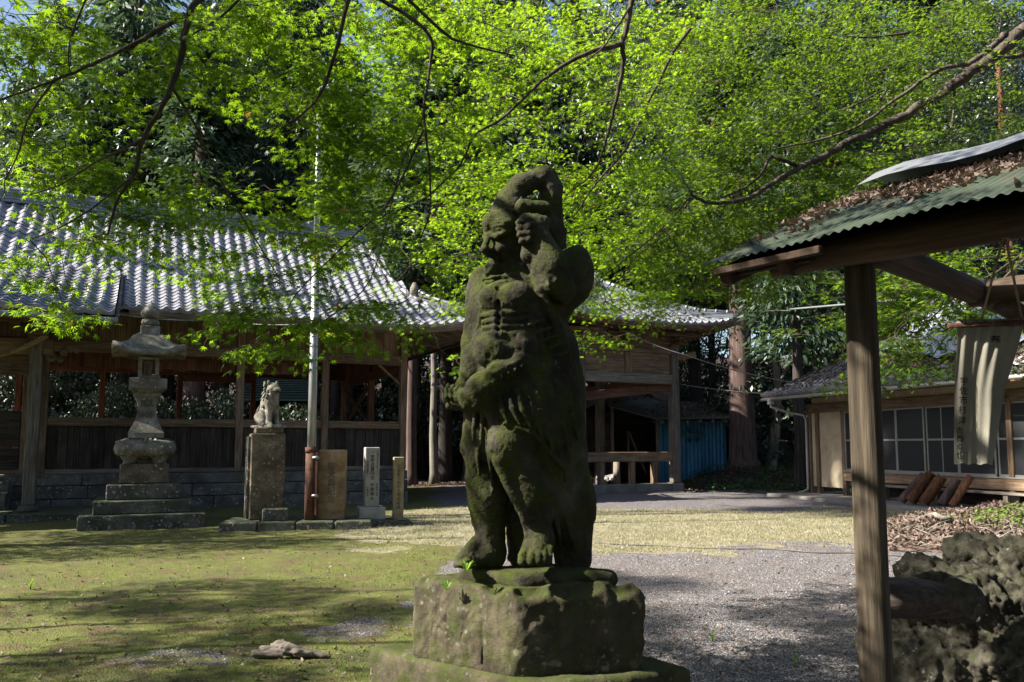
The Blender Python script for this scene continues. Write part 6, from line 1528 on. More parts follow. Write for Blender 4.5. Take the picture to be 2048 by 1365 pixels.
# ------------------------------------------------------------------ overhead cables
def cable(pts, r, name, label, mat='wire', sag=.0):
    pts = [Vector(p) for p in pts]; q = []
    for a, b in zip(pts, pts[1:]):
        for i in range(12): t = i / 12; q.append(a.lerp(b, t) - Vector((0, 0, sag * 4 * t * (1 - t))))
    q.append(pts[-1]); return tag(MB().tube(q, r, 6).build(name, M[mat]), label, 'cable')
cable([P(1208, 637, 25.2), P(1560, 621, 16), P(1590, 618, 15.5)], .01, 'power_cable', 'long pale cable running from the pavilion eave past the hut', sag=.02)
cable([P(1580, 619, 15.6), P(1800, 600, 12.5), P(2070, 580, 10)], .018, 'cable_conduit', 'thicker grey sleeved length of cable continuing towards the hut', 'galv')
cable([P(1228, 650, 25.0), P(1370, 710, 24.5), P(1605, 768, 23.6)], .014, 'service_cable', 'sagging cable from the pavilion eave down to the house roof', sag=.1)
cable([P(1350, 767, 26.6), P(1600, 790, 23.7)], .012, 'thin_wire', 'thin straight wire from the pavilion post to the house', sag=.08)
cable([P(238, 629, 15.9), P(430, 640, 17.0), P(620, 648, 15.0)], .012, 'eave_wire', 'thin wire from the porch gutter to the flagpole', sag=.06)
mb = MB()
for k in range(3): mb.tube([P(1195 + k * 6 + 8 * math.cos(t * .6), 642 + 10 * math.sin(t * .6) + 5 * k, 25.0) for t in range(11)], .012, 5)
tag(mb.build('cable_coil', M['wire']), 'loose coil of cable hooked at the pavilion eave', 'cable')
cable([P(826, 590, 22), P(925, 610, 22.5), P(1160, 625, 24)], .018, 'red_cable', 'thin reddish cable crossing from the hall roof to the pavilion', 'rust', .05)
hp_ = []
for i in range(25):
    px = 1165 + 29.5 * i; g = G(px, 1085 + 1.35 * i + 1.0 * math.sin(i * .9)); hp_.append((g.x, g.y, gz(g.x, g.y) + .012))
tag(MB().tube(hp_, .011, 6).build('ground_hose', M['wire_dark']), 'thin dark hose lying straight across the sunlit gravel', 'hose')
# ------------------------------------------------------------------ maples: leaves grow on twigs, twigs on surveyed limbs
def star_leaf(lobes, notch=.38, droop=.12):
    ang = {7: [(-128, .5), (-84, .78), (-40, .95), (0, 1.05), (40, .95), (84, .78), (128, .5)], 5: [(-100, .6), (-50, .9), (0, 1.05), (50, .9), (100, .6)]}[lobes]
    v = [(0, 0, 0)]; n = len(ang)
    v.append((0, -.08, 0))
    for i, (a, L) in enumerate(ang):
        r = math.radians(a); v.append((L * math.sin(r), L * math.cos(r), -droop * L))
        if i < n - 1: b = math.radians((a + ang[i + 1][0]) / 2); v.append((notch * math.sin(b), notch * math.cos(b), .02))
    m = len(v) - 1; f = [(0, i, i + 1) for i in range(1, m)] + [(0, m, 1)]
    return np.array(v) * .5, np.array(f)
L7 = star_leaf(7, .3, .16); L5 = star_leaf(5, .36, .14)
def maple(name_root, label, trunk_pts, trunk_r, limbs, zones, leaf, leaf_size, mat, seed, per=22, spread=.2):
    """limbs: list of (points, r0, r1). zones: list of (px, py, rx, ry, Y0, Y1, clusters)"""
    r = random.Random(seed); nr = np.random.RandomState(seed)
    t = empty(name_root, trunk_pts[0], 0, label, 'tree'); base = Vector(trunk_pts[0])
    MB().tube([Vector(p) - base for p in trunk_pts], trunk_r, 14, wob=.06).build('trunk', M['bark'], t)
    nodes = []
    for (pts, r0, r1) in limbs:
        pts = [Vector(p) for p in pts]; q = []
        for i in range(len(pts) - 1):                          # rounded, slightly kinked limb
            p_1 = pts[max(i - 1, 0)]; p0, p1 = pts[i], pts[i + 1]; p2 = pts[min(i + 2, len(pts) - 1)]
            for k in range(6):
                u = k / 6; q.append(.5 * ((2 * p0) + (p1 - p_1) * u + (2 * p_1 - 5 * p0 + 4 * p1 - p2) * u * u + (-p_1 + 3 * p0 - 3 * p1 + p2) * u ** 3))
        q.append(pts[-1]); n = len(q); rr = [r0 + (r1 - r0) * (i / (n - 1)) ** .8 for i in range(n)]
        q = [p + Vector((r.uniform(-1, 1), r.uniform(-1, 1), r.uniform(-1, 1))) * rr[i] * .35 for i, p in enumerate(q)]
        MB().tube([p - base for p in q], rr, 9, wob=.12).build('branch', M['bark'], t)
        for i, p in enumerate(q): nodes.append((p, rr[i]))
    cl = []
    for (px, py, rx, ry, Y0, Y1, k) in zones:
        for i in range(k):
            a = r.uniform(0, 6.283); d = math.sqrt(r.random())
            if i % 6 == 0: shelf = P(px + rx * d * math.cos(a), py + ry * d * math.sin(a), r.uniform(Y0, Y1)); slope = Vector((r.uniform(-.25, .25), r.uniform(-.2, .2), 0)); cl.append(shelf); continue
            o_ = Vector((r.gauss(0, 1.2), r.gauss(0, 1.2), 0)) * spread; cl.append(shelf + o_ + Vector((0, 0, o_.dot(slope) - .12 * o_.length + r.uniform(-.03, .03))))
    def _pp(c):                                            # keep the view to the lantern open, as pruned in the photograph
        v = np.array(c) - np.array([0, 0, EYE]); z = v @ _F; return 1024 + F_PX * v[0] / z, CY - F_PX * (v @ _U) / z
    cl = [c for c in cl if not (205 < _pp(c)[0] < 400 and _pp(c)[1] > 545) and not (840 < _pp(c)[0] < 1200 and _pp(c)[1] > 640 and c.y < 6)]
    # attach each cluster to the nearest node, nearest-first
    NP = np.array([tuple(n[0]) for n in nodes]); cl.sort(key=lambda c: np.min(np.sum((NP - np.array(c)) ** 2, 1)))
    tw = MB(); pts_arr = [tuple(n[0]) for n in nodes]; leaves_p, leaves_d = [], []
    arr = np.zeros((len(nodes) + 3 * len(cl) + 10, 3)); arr[:len(nodes)] = NP; cnt = len(nodes)
    for c in cl:
        ca = np.array(c); d2 = np.sum((arr[:cnt] - ca) ** 2, 1); j = int(np.argmin(d2)); p = Vector(arr[j]); L = math.sqrt(d2[j])
        m1 = p.lerp(c, .35) + Vector((r.uniform(-1, 1), r.uniform(-1, 1), r.uniform(-.2, 1))) * L * .09; m2 = p.lerp(c, .7) + Vector((r.uniform(-1, 1), r.uniform(-1, 1), r.uniform(-.2, 1))) * L * .08
        tw.tube([p - base, m1 - base, m2 - base, c - base], [.0022 + .0035 * min(L, 1.4), .0022 + .0025 * min(L, 1.4), .0025, .0018], 4, cap=False)
        for w in (m1, m2, c): arr[cnt] = tuple(w); cnt += 1
        # a flat spray: twiglets with pairs of leaves
        dirn = (c - p).normalized() if L > .02 else Vector((1, 0, 0)); dirn = (dirn + Vector((0, 0, -.12))).normalized(); nfan = max(3, per // 6)
        for k in range(nfan):
            a = (k / max(nfan - 1, 1) - .5) * 2.2 + r.uniform(-.2, .2); side = dirn.cross(Vector((0, 0, 1))).normalized() if abs(dirn.z) < .95 else Vector((1, 0, 0))
            d = (dirn * math.cos(a) + side * math.sin(a) + Vector((0, 0, r.uniform(-.22, .06)))).normalized(); LL = spread * r.uniform(.7, 1.35); e = c + d * LL
            tw.tube([c - base, (c + d * LL * .5) - base + Vector((0, 0, .01)), e - base], [.0016, .0013, .0009], 3, cap=False)
            for q in range(per // nfan + (1 if r.random() < .4 else 0)):
                u = r.uniform(.15, 1.08); leaves_p.append(tuple(c + d * LL * u + Vector((r.uniform(-1, 1), r.uniform(-1, 1), r.uniform(-.5, .3))) * leaf_size * .75)); leaves_d.append(tuple(d + Vector((r.uniform(-1, 1), r.uniform(-1, 1), r.uniform(-.6, .2))) * .9))
    tw.build('twigs', M['bark'], t, kind='stuff')
    LP = np.array(leaves_p); LD = np.array(leaves_d); n = len(LP)
    y = LD / np.linalg.norm(LD, axis=1)[:, None]; z = nr.normal(size=(n, 3)) * .42 + np.array([0, -.2, 1.0]); z -= y * np.sum(z * y, 1)[:, None]; z /= np.linalg.norm(z, axis=1)[:, None]; x = np.cross(y, z)
    o = scatter(leaf[0], leaf[1], LP - np.array(base), np.stack([x, y, z], -1), leaf_size * nr.uniform(.65, 1.2, n), 'foliage', M[mat], t); tag(o, kind='stuff')
    return t, n
def LP_(*q): return [P(a, b, c) for (a, b, c) in q]
# near maple on the left: limbs hang in from above
tA = [(-3.4, -1.6, 0), (-3.1, -1.2, 1.6), (-2.6, -.6, 3.0), (-2.0, .4, 3.9), (-1.9, 1.6, 4.2)]
top1 = P(392, -60, 3.9); topm = P(700, -120, 4.2); topr = P(1270, -60, 5.0)
limbsA = [([(-1.9, 1.6, 4.2), (-2.0, 2.8, 4.1), top1, P(378, 30, 3.95), P(345, 170, 4.0), P(285, 280, 4.05), P(268, 350, 4.1), P(235, 400, 4.1), P(215, 470, 4.15)], .027, .005),
    (LP_((372, 30, 3.95), (245, 100, 3.95), (160, 140, 4.0), (100, 165, 4.0), (0, 200, 4.0)), .013, .005),
    (LP_((108, 162, 4.0), (60, 230, 4.05), (35, 310, 4.1), (10, 360, 4.1)), .008, .003),
    (LP_((342, 172, 4.0), (390, 250, 4.1), (430, 340, 4.2), (500, 460, 4.3), (560, 560, 4.4)), .009, .003),
    (LP_((282, 282, 4.05), (200, 320, 4.0), (120, 370, 4.05), (60, 390, 4.1)), .007, .003),
    (LP_((268, 350, 4.1), (180, 420, 4.1), (110, 460, 4.15), (60, 480, 4.15)), .006, .0025),
    ([(-1.9, 1.6, 4.2), (-1.2, 2.9, 4.2), topm, P(690, 30, 4.3), P(640, 190, 4.4), P(560, 260, 4.5)], .03, .004),
    (LP_((478, 0, 4.0), (440, 35, 4.0), (385, 70, 4.0)), .008, .004),
    (LP_((180, -20, 3.9), (140, 80, 3.95), (140, 160, 4.0)), .006, .003),
    (LP_((700, -40, 4.6), (850, 60, 4.7), (860, 130, 4.8), (848, 220, 4.8), (858, 330, 4.9), (860, 420, 5.0), (840, 480, 5.0)), .014, .004),
    (LP_((760, -60, 4.8), (880, 60, 4.9), (940, 90, 5.0), (1030, 112, 5.1)), .014, .005),
    (LP_((848, 260, 4.8), (780, 400, 4.9), (700, 480, 5.0), (600, 580, 5.1), (575, 620, 5.1)), .008, .003),
    (LP_((848, 230, 4.8), (800, 340, 5.2), (740, 560, 5.3), (650, 640, 5.3)), .007, .003)]
zA = [(80, 70, 130, 90, 3.95, 4.9, 27), (260, 90, 170, 100, 3.95, 4.9, 32), (110, 250, 140, 90, 4.05, 4.9, 27), (60, 400, 100, 90, 4.15, 5, 19), (170, 420, 130, 80, 4.15, 5, 19), (240, 330, 90, 60, 4.15, 4.9, 9), (300, 490, 120, 90, 4.25, 5.1, 15), (370, 330, 80, 80, 4.35, 5.1, 9), (130, 540, 140, 55, 4.35, 5.1, 10), (440, 60, 130, 80, 4.15, 5.1, 19), (60, 622, 80, 14, 4.35, 4.7, 3), (190, 632, 50, 12, 4.35, 4.6, 3), (480, 430, 90, 60, 4.55, 5.3, 8), (590, 60, 110, 80, 4.55, 5.5, 39), (620, 200, 70, 70, 4.65, 5.5, 30), (690, 340, 90, 90, 4.85, 5.7, 50), (720, 160, 90, 110, 4.85, 5.8, 48), (660, 470, 110, 80, 4.85, 5.7, 42), (530, 560, 130, 70, 4.85, 5.6, 36), (460, 620, 70, 50, 4.75, 5.3, 9), (640, 620, 110, 40, 4.95, 5.5, 22), (540, 660, 90, 28, 4.95, 5.3, 9), (800, 80, 110, 90, 4.95, 6.1, 35), (860, 230, 90, 90, 5.15, 6.1, 31), (780, 300, 60, 80, 5.05, 5.8, 18), (730, 620, 70, 25, 5.25, 5.6, 6), (-420, -250, 260, 170, 2.1, 2.9, 15), (250, -1000, 650, 260, 2.2, 3.9, 120), (-200, -560, 300, 150, 2.1, 2.9, 12)]  # last zones: off-frame leaf clusters added to shade the statue and hut roof
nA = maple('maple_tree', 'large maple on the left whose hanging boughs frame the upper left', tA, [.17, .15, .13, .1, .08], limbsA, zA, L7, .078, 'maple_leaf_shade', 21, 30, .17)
# middle maple: kinked limbs coming down from the top centre
tB = [(3.9, .2, 0), (3.6, .6, 1.6), (3.0, 1.6, 3.0), (2.3, 3.2, 4.2), P(1290, -90, 5.6)]
limbsB = [([P(1290, -90, 5.6), P(1265, 0, 5.6), P(1245, 85, 5.6), P(1248, 120, 5.6), P(1232, 200, 5.7), P(1215, 270, 5.8), P(1190, 340, 5.9), P(1140, 385, 6.0)], .028, .005),
    (LP_((1245, 88, 5.6), (1180, 105, 5.5), (1130, 130, 5.5), (1080, 165, 5.4)), .021, .012),
    (LP_((1080, 165, 5.4), (1000, 240, 5.4), (950, 270, 5.4), (920, 330, 5.5), (870, 380, 5.5), (845, 400, 5.6), (750, 440, 5.7), (700, 440, 5.8)), .012, .003),
    (LP_((1262, 10, 5.6), (1230, 60, 5.5), (1200, 100, 5.5), (1130, 150, 5.4)), .011, .004),
    (LP_((1380, 60, 6.4), (1350, 100, 6.4), (1300, 200, 6.5), (1250, 300, 6.6), (1190, 370, 6.6), (1150, 430, 6.6), (1120, 450, 6.6)), .017, .004),
    (LP_((1232, 200, 5.7), (1190, 210, 5.8), (1150, 240, 5.9)), .006, .002), (LP_((1290, 220, 6.5), (1235, 300, 6.5), (1228, 360, 6.5)), .006, .002),
    (LP_((1380, 395, 7.4), (1320, 460, 7.3), (1250, 520, 7.2), (1200, 560, 7.2), (1180, 600, 7.2)), .01, .003), (LP_((1380, 395, 7.4), (1360, 450, 7.3), (1290, 500, 7.2), (1210, 580, 7.1)), .008, .003),
    (LP_((870, 560, 6.8), (905, 530, 6.8), (950, 510, 6.8)), .005, .004), (LP_((940, 505, 6.8), (890, 520, 6.8), (860, 530, 6.8), (820, 535, 6.9)), .006, .002)]
zB = [(940, 60, 110, 80, 5.5, 7.4, 47), (1080, 60, 130, 90, 5.7, 7.9, 61), (1200, 170, 110, 110, 6.1, 7.9, 59), (1020, 210, 110, 90, 5.7, 7.4, 54), (930, 330, 80, 50, 5.9, 7, 25), (1050, 320, 60, 40, 6.9, 8, 16), (980, 350, 60, 50, 6.5, 7.6, 18), (1180, 330, 60, 80, 6.7, 8, 33), (1260, 420, 110, 100, 6.9, 8.4, 72), (1240, 540, 90, 80, 7.1, 8.4, 52), (1180, 620, 40, 50, 7.3, 8, 16), (1180, 480, 50, 90, 7.1, 8.2, 29), (950, 400, 40, 50, 6.9, 7.6, 14), (925, 470, 60, 60, 6.9, 7.6, 30), (915, 560, 45, 60, 7, 7.6, 22), (905, 620, 26, 25, 7.1, 7.5, 6), (912, 735, 20, 28, 7.1, 7.4, 7), (1320, 60, 90, 70, 6.5, 8.4, 40), (1310, 260, 70, 90, 6.7, 8.4, 40), (860, 450, 40, 30, 6.9, 7.4, 6), (1300, 330, 60, 50, 7.5, 8.4, 18), (1090, 140, 80, 60, 6.5, 8, 22)]
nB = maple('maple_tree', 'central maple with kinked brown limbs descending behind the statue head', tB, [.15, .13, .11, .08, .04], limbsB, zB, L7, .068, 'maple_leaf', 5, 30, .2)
# right maple: one long bough sweeping down to the left, seen farther off
tC = [(9.6, 7.6, 0), (9.2, 7.7, 2.2), (8.4, 8.0, 4.6), (7.4, 8.2, 6.4), P(2075, 45, 8.4)]
limbsC = [([P(2075, 45, 8.4), P(2040, 65, 8.4), P(1985, 115, 8.4), P(1910, 165, 8.4), P(1870, 195, 8.4), P(1800, 235, 8.3), P(1740, 265, 8.3), P(1660, 305, 8.2), P(1600, 335, 8.1), P(1540, 370, 8.0), P(1490, 398, 7.9), P(1425, 407, 7.8), P(1385, 392, 7.6)], .082, .014),
    (LP_((2010, 70, 8.3), (1975, 100, 8.2), (1935, 128, 8.2), (1880, 140, 8.2), (1790, 200, 8.1), (1720, 250, 8.0), (1640, 280, 8.0), (1540, 300, 7.9)), .036, .008),
    (LP_((1600, 335, 8.1), (1560, 320, 8.0), (1540, 315, 8.0), (1525, 345, 7.9), (1490, 375, 7.8), (1440, 397, 7.8)), .022, .012),
    (LP_((1385, 392, 7.6), (1350, 335, 7.6), (1320, 310, 7.6)), .01, .004), (LP_((1385, 395, 7.6), (1350, 440, 7.5), (1300, 480, 7.4)), .012, .004),
    (LP_((1910, 165, 8.4), (1905, 240, 8.3), (1895, 270, 8.2), (1860, 310, 8.2)), .014, .005), (LP_((1870, 200, 8.4), (1850, 280, 8.3), (1810, 360, 8.2), (1760, 400, 8.1), (1680, 460, 8.0)), .012, .004),
    (LP_((1820, 65, 9.0), (1750, 75, 9.0), (1680, 72, 9.0)), .02, .006), (LP_((2048, 110, 9.5), (2000, 120, 9.5), (1960, 150, 9.4)), .035, .02),
    (LP_((1760, 200, 8.1), (1770, 180, 8.1), (1700, 215, 8.2), (1640, 236, 8.3)), .016, .005),
    (LP_((2080, 480, 6.4), (2000, 540, 6.3), (1930, 580, 6.2), (1860, 640, 6.1), (1800, 700, 6.0)), .014, .003), (LP_((2070, 500, 6.4), (1940, 620, 6.3), (1880, 690, 6.3), (1850, 740, 6.3)), .01, .003)]
zC = [(1440, 60, 120, 90, 8.4, 10.6, 76), (1600, 70, 130, 90, 8.4, 11.1, 85), (1760, 60, 120, 80, 8.4, 11.1, 76), (1920, 60, 130, 80, 8.4, 11.1, 76), (1400, 220, 90, 90, 7.9, 9.6, 51), (1520, 210, 110, 90, 8.1, 9.8, 70), (1680, 180, 120, 80, 8.4, 10.2, 74), (1840, 180, 90, 80, 8.5, 10.2, 43), (1990, 200, 70, 70, 8.9, 10.2, 21), (1420, 340, 90, 60, 7.9, 9.2, 43), (1560, 340, 110, 70, 8.1, 9.4, 68), (1700, 340, 110, 60, 8.3, 9.6, 63), (1400, 460, 100, 60, 7.9, 9.2, 63), (1520, 450, 110, 50, 8.1, 9.2, 63), (1640, 420, 100, 50, 8.1, 9.4, 53), (1400, 545, 80, 40, 7.9, 8.8, 31), (1340, 500, 60, 60, 7.9, 8.8, 36), (1790, 320, 70, 60, 8.5, 9.6, 28), (1880, 300, 50, 40, 8.9, 9.6, 12), (1520, 530, 80, 25, 8.2, 9, 20), (1860, 560, 60, 30, 5.8, 6.8, 55), (1830, 630, 50, 40, 5.8, 6.6, 61), (1800, 700, 28, 28, 5.8, 6.4, 24), (1920, 590, 30, 30, 5.8, 6.8, 18)]
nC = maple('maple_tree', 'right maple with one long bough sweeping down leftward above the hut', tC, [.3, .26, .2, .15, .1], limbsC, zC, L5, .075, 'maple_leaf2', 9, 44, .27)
print('LEAVES', nA[1], nB[1], nC[1])

# ------------------------------------------------------------------ woodland behind: shared crown shapes, every tree its own object
def crown_cedar(seed, H=15, Rr=2.6, n=9000):
    r = np.random.RandomState(seed); nb = 90; P0, D0 = [], []
    zb = r.uniform(0, 1, nb) ** .9; 
    out_p, out_y, sc = [], [], []
    for i in range(nb):
        z = zb[i] * H; L = Rr * (1 - .72 * zb[i]) * r.uniform(.7, 1.15); a = r.uniform(0, 6.283); d = np.array([math.cos(a), math.sin(a)]); m = n // nb
        u = r.uniform(.15, 1, m) ** .7; w = r.normal(size=(m, 3)) * np.array([.28, .28, .22]) * (.5 + u[:, None])
        p = np.stack([d[0] * L * u, d[1] * L * u, z + .25 * L * u - .45 * L * u ** 2], -1) + w; out_p.append(p)
        y = np.stack([d[0] + r.normal(size=m) * .5, d[1] + r.normal(size=m) * .5, -.75 + r.normal(size=m) * .45], -1); out_y.append(y)
    Pp, Yy = np.concatenate(out_p), np.concatenate(out_y); Yy /= np.linalg.norm(Yy, axis=1)[:, None]; Zz = r.normal(size=Pp.shape); Zz -= Yy * np.sum(Zz * Yy, 1)[:, None]; Zz /= np.linalg.norm(Zz, axis=1)[:, None]; Xx = np.cross(Yy, Zz)
    v = [(-.10, 0, 0), (.10, 0, 0), (.16, .5, .03), (0, 1.1, -.05), (-.16, .5, .03)]; f = [(0, 1, 2), (0, 2, 4), (4, 2, 3)]
    o = scatter(v, f, Pp, np.stack([Xx, Yy, Zz], -1), r.uniform(.22, .5, len(Pp)), 'crown', M['cedar_leaf']); return o
def crown_broad(seed, H=7, Rr=3.2, n=9000, mat='broad_leaf', size=(.09, .2), nbl=26):
    r = np.random.RandomState(seed); c = r.normal(size=(nbl, 3)); c /= np.linalg.norm(c, axis=1)[:, None]; c *= r.uniform(.35, 1, nbl)[:, None] ** .5; c = c * np.array([Rr * .8, Rr * .8, H * .42]) + np.array([0, 0, H * .5]); k = r.randint(0, nbl, n)
    d = r.normal(size=(n, 3)); d /= np.linalg.norm(d, axis=1)[:, None]; p = c[k] + d * (r.uniform(.5, 1.05, n) ** .6)[:, None] * np.array([Rr * .34, Rr * .34, H * .12])
    v = [(-.5, 0, .03), (0, -.24, 0), (.55, 0, -.06), (0, .24, 0)]
    z = d * .7 + r.normal(size=(n, 3)) * .6 + np.array([0, 0, .5]); o = scatter(v, LEAF4_F, p, rots(n, 0, r, z) if False else _frames(z, r), r.uniform(*size, n), 'crown', M[mat]); return o
def _frames(z, r):
    z = z / np.linalg.norm(z, axis=1)[:, None]; a = r.normal(size=z.shape); x = np.cross(a, z); x /= np.linalg.norm(x, axis=1)[:, None]; return np.stack([x, np.cross(z, x), z], -1)
cedars = [crown_cedar(s, 15, 2.7, 9000) for s in (1, 2, 3)]; broads = [crown_broad(s, 8, 3.4, 11000) for s in (4, 5, 6)]; shrubs = [crown_broad(s, 2.2, 1.6, 4200, 'broad_leaf', (.06, .13), 16) for s in (7, 8)]
proto = {'cedar': cedars, 'broad': broads, 'shrub': shrubs}; used_p = {}
tr = random.Random(77)
def trunk_mesh(h, r0, r1, mat, bend=.0, seed=0, flare=True):
    q = random.Random(seed); n = 9; pts = [Vector((bend * math.sin(i / n * 3.0) + q.uniform(-.03, .03), bend * .4 * math.sin(i / n * 2.1 + 1) - bend * .34, h * i / n)) for i in range(n + 1)]; rr = [r0 + (r1 - r0) * i / n for i in range(n + 1)]
    if flare: rr[0] = r0 * 1.5; pts.insert(1, pts[0].lerp(pts[1], .25)); rr.insert(1, r0 * 1.06)
    mb = MB(); mb.tube(pts, rr, 12, wob=.1); me = mb.mesh('trunk'); me.materials.append(M[mat]); return me, pts
tm = {('cedar', i): trunk_mesh(1, .3 / 1, .12, 'cedar_bark', .0, i) for i in range(2)}
def tree(kind, x, y, trunk_h, r0, crown_h, crown_w, label, name, group=None, bark='cedar_bark', bend=.0, z_crown=None, parts=True):
    i = tr.randrange(len(proto[kind])); z0 = gz(x, y) - .1; t = empty(name, (x, y, z0), tr.uniform(0, 6.28), label, 'shrub' if kind == 'shrub' else 'tree', group)
    if trunk_h > 0:
        me, pts = trunk_mesh(trunk_h, r0, r0 * .35, bark, bend, tr.randrange(999)); o = bpy.data.objects.new('trunk', me); link(o, t)
        if bark in ('dark_bark', 'pale_bark') and trunk_h > 4 and not (x < -6 and y < 9):
            for k in range(3): p = pts[5 + k]; a = tr.uniform(0, 6.28); MB().tube([p, p + Vector((math.cos(a) * .7, math.sin(a) * .7, .9)), p + Vector((math.cos(a) * 1.6, math.sin(a) * 1.6, 2.4))], [r0 * .3, r0 * .2, r0 * .08], 6).build('limb', M[bark], t)
    src = proto[kind][i]; key = (kind, i)
    if key not in used_p: c = src; used_p[key] = 1
    else: c = src.copy(); COL.objects.link(c)
    c.parent = t; base_h = {'cedar': 15, 'broad': 8, 'shrub': 2.2}[kind]; base_w = {'cedar': 2.7, 'broad': 3.4, 'shrub': 1.6}[kind]
    zc = z_crown if z_crown is not None else max(0, trunk_h - crown_h * .85); c.location = (0, 0, zc); c.scale = (crown_w / base_w, crown_w / base_w, crown_h / base_h); c['kind'] = 'stuff'; return t
# the trees one can pick out
g = G(1480, 957); cx = P(1483, 900, 31.5).x
tree('cedar', cx, 31.3, 21, .52, 15, 3.4, 'huge straight brown cedar trunk standing right of the pavilion eave', 'cedar_tree', z_crown=8.5)
cx = P(1536, 900, 32.5).x; tree('broad', cx, 32.3, 7.5, .22, 6, 3.0, 'slender pale crooked trunk just right of the huge cedar', 'broadleaf_tree', bark='pale_bark', bend=.55, z_crown=5.2)
cx = P(1415, 800, 35).x; tree('broad', cx, 35, 8, .2, 6, 3.0, 'thin dark leaning tree behind the blue shed', 'broadleaf_tree', bark='dark_bark', bend=.5, z_crown=4.6)
for (px, Y, r0, lab, bk, bd_, kd) in ((822, 31, .22, 'cedar trunk nearest the right corner of the hall with a sunlit foot', 'cedar_bark', .05, 'cedar'), (868, 32, .16, 'slim greyish trunk standing between hall and pavilion', 'pale_bark', .05, 'cedar'), (890, 34, .3, 'dark trunk close left of the pavilion back post', 'dark_bark', 0, 'cedar'), (846, 37, .2, 'dark forked tree farther back between hall and pavilion', 'dark_bark', .6, 'broad'),
        (382, 34, .55, 'thick purplish cedar trunk seen through the hall behind the lantern', 'cedar_bark', 0, 'cedar'), (2040, 27, .24, 'reddish thin trunk at the right edge above the hut roof', 'bark_shed', .05, 'broad')):
    x = P(px, 900, Y).x; tree(kd, x, Y, 19 if kd == 'cedar' else (9 if Y > 28 else 15), r0, 13 if kd == 'cedar' else 6, 2.9, lab, 'cedar_tree' if kd == 'cedar' else 'broadleaf_tree', bark=bk, bend=bd_, z_crown=7 if kd == 'cedar' else (5.5 if Y > 28 else 12))
for i, px in enumerate((98, 117, 137, 150, 205, 238, 262, 330, 432, 448, 700, 668, 15, 35)):      # stems seen through the hall openings
    Y = 35 + tr.uniform(0, 8); x = P(px, 900, Y).x; tree('cedar', x, Y, 17, tr.uniform(.14, .26), 11, 2.4, 'straight dark cedar trunk seen through the hall openings', 'cedar_tree', 'cedars seen through the hall', 'dark_bark', 0, 7.5)
# deeper rows: crowns fill the background up to the sky
for i in range(34):
    px = -60 + i * 64 + tr.uniform(-20, 20); Y = tr.uniform(37, 50); x = P(px, 900, Y).x; gap = (690 < px < 900) or px < 30
    if gap and Y < 44: Y += 8; x = P(px, 900, Y).x
    h = tr.uniform(21, 28) if not gap else tr.uniform(16, 20)
    kd = 'cedar' if i % 3 else 'broad'
    if kd == 'cedar': tree('cedar', x, Y, h, tr.uniform(.2, .34), h * .78, tr.uniform(2.6, 3.6), 'dark tall cedar in the dense row behind the shrine buildings', 'cedar_tree', 'tall cedars behind the buildings', 'dark_bark', 0)
    else: tree('broad', x, Y, h * .9, tr.uniform(.2, .3), h * .6, tr.uniform(3.4, 4.6), 'tall broadleaf evergreen among the cedars behind the buildings', 'broadleaf_tree', 'evergreens behind the buildings', 'dark_bark', .5)
for i in range(24):
    px = -40 + i * 92 + tr.uniform(-30, 30); Y = tr.uniform(52, 68); x = P(px, 900, Y).x; h = tr.uniform(24, 31) * (.75 if (660 < px < 900 or px < 60) else 1)
    tree('cedar', x, Y, h, .3, h * .85, tr.uniform(3.6, 4.8), 'distant cedar in the farthest row of the wood', 'cedar_tree', 'distant cedars of the wood', 'dark_bark', 0)
# the wood on the right, behind the house and the hut, mid-distance broadleaves with hanging cedar sprays
for (px, Y, h, w, kd, lab) in ((1600, 27.5, 15, 2.0, 'cedar', 'cedar with low drooping sprays between the big trunk and the hut post'), (1675, 29, 15, 2.2, 'cedar', 'cedar with drooping light sprays left of the hut post'), (1800, 33, 14, 4, 'broad', 'evergreen rising behind the house roof'), (1960, 30, 13, 4, 'broad', 'dark glossy evergreen behind the tarpaulin roof'), (2090, 26, 12, 4, 'broad', 'glossy evergreen beyond the right edge over the house'), (1880, 38, 17, 4.5, 'broad', 'tall evergreen farther behind the house roof')):
    x = P(px, 900, Y).x; tree(kd, x, Y, h, .22, h * (.8 if kd == 'cedar' else .7), w, lab, 'cedar_tree' if kd == 'cedar' else 'broadleaf_tree', bark='dark_bark', z_crown=(4.9 if kd == 'cedar' else None))
# understorey
for i in range(46):
    px = tr.uniform(-40, 2040); Y = tr.uniform(34.5, 44) if px < 1400 else tr.uniform(32.5, 40); x = P(px, 900, Y).x; s = tr.uniform(1.0, 2.4)
    tree('shrub', x, Y, 0, 0, 2.4 * s, 1.6 * s * .9, 'dark glossy evergreen bush in the shade under the trees', 'evergreen_bush', 'evergreen bushes under the trees', z_crown=-.1)

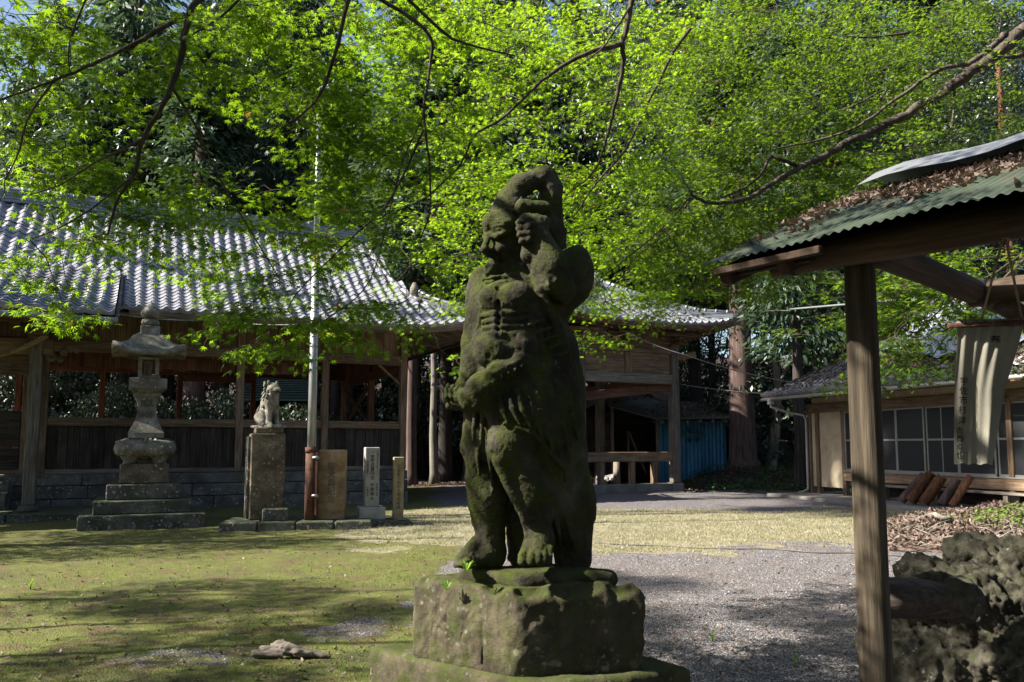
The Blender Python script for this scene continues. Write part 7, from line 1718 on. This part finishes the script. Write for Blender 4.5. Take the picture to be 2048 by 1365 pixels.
# unseen trees added left of the frame to shade yard, boughs and house front
for (kd, x, y, h, cw, chh, zc, lab) in (('broad', -6.3, 3.0, 9, 1.0, 4.4, 4.9, 'small shade evergreen added unseen just beyond the left edge beside the maple'), ('broad', -8.6, 2.7, 11, 1.0, 5.0, 6.6, 'second small shade evergreen added unseen beyond the left edge behind the first'), ('broad', -14.2, 13.9, 12, 2.7, 9.0, 2.8, 'bushy shade evergreen added unseen beyond the left end of the porch'), ('broad', -12.6, 11.2, 10, 2.0, 5.6, 3.2, 'rounded shade evergreen added unseen beyond the left edge of the lawn'),
        ('broad', -9.3, 4.9, 11, 1.3, 3.2, 7.9, 'slim shade evergreen added unseen beyond the lower left edge of the lawn'), ('broad', -8.6, 4.7, 6.6, 1.1, 2.6, 4.2, 'low round shade evergreen added unseen beyond the lower left edge'), ('broad', -9.8, 7.0, 6.6, 1.2, 2.6, 4.4, 'small shade evergreen added unseen beyond the left edge of the lawn'), ('broad', -9.6, 5.9, 8, 1.15, 2.4, 5.4, 'thin shade evergreen sapling added unseen beyond the lower left edge'), ('broad', -13.5, 6.4, 14, 1.1, 2.2, 11.2, 'slender shade evergreen added unseen farther out beyond the lawn'),
        ('cedar', -17.2, 15.0, 30, 2.6, 9, 21.5, 'very tall shade cedar added unseen left of the hall'), ('cedar', -18.0, 18.9, 31, 2.8, 9, 22, 'very tall shade cedar added unseen behind the left end of the hall'), ('cedar', -19.5, 14.0, 31, 2.6, 9, 23.5, 'very tall shade cedar added unseen far left of the porch')):
    tree(kd, x, y, h if y > 9 else zc + .6, .25 if y > 9 else .07, chh, cw, lab, 'broadleaf_tree' if kd == 'broad' else 'cedar_tree', bark='dark_bark', bend=.2 if kd == 'broad' else 0, z_crown=zc)

for i, (x, y) in enumerate(((-9, -7), (-4, -10), (1.5, -8.5), (6.5, -10), (11, -6), (14, -1), (15.5, 4.5), (17, 10), (-12, -2.5), (-1, -15), (8, -16), (-8, -14), (14, -12))):  # unseen trees added behind the camera to cut sky light on near faces
    tree('broad' if i % 2 else 'cedar', x, y, tr.uniform(13, 17), .26, tr.uniform(9, 12), tr.uniform(3.4, 4.4), 'unseen tree of the wood added behind the viewpoint to cut sky light', 'broadleaf_tree' if i % 2 else 'cedar_tree', 'unseen trees added behind the viewpoint to cut sky light', 'dark_bark', .2, z_crown=tr.uniform(2.5, 4))
for i in range(16):
    px = 60 + i * 42 + tr.uniform(-10, 10); Y = tr.uniform(31.5, 37) if px > 350 else tr.uniform(29, 33); x = P(px, 900, Y).x
    tree('shrub', x, Y, 0, 0, tr.uniform(3.2, 4.4), tr.uniform(1.5, 2.1), 'dark evergreen bush seen through the open hall', 'evergreen_bush', 'evergreen bushes seen through the hall', z_crown=-.1)

for i, (x, y) in enumerate(((-21, 28), (-22, 31.5), (-21.5, 35), (-23, 38.5), (-25, 42))):  # tree row added to keep sun off the bushes behind the hall
    tree('broad', x, y, 14, .3, 15, 4.2, 'dark evergreen added at the left edge of the wood to block sun behind the hall', 'broadleaf_tree', 'evergreens added left of the hall to block sun', 'dark_bark', .3, z_crown=.3)

for i in range(26):
    px = -60 + i * 84 + tr.uniform(-20, 20); Y = tr.uniform(43, 52); x = P(px, 900, Y).x
    tree('shrub', x, Y, 0, 0, tr.uniform(5, 8), tr.uniform(3, 4.2), 'dense dark evergreen thicket far back under the cedars', 'evergreen_bush', 'thickets far back in the wood', z_crown=-.2)
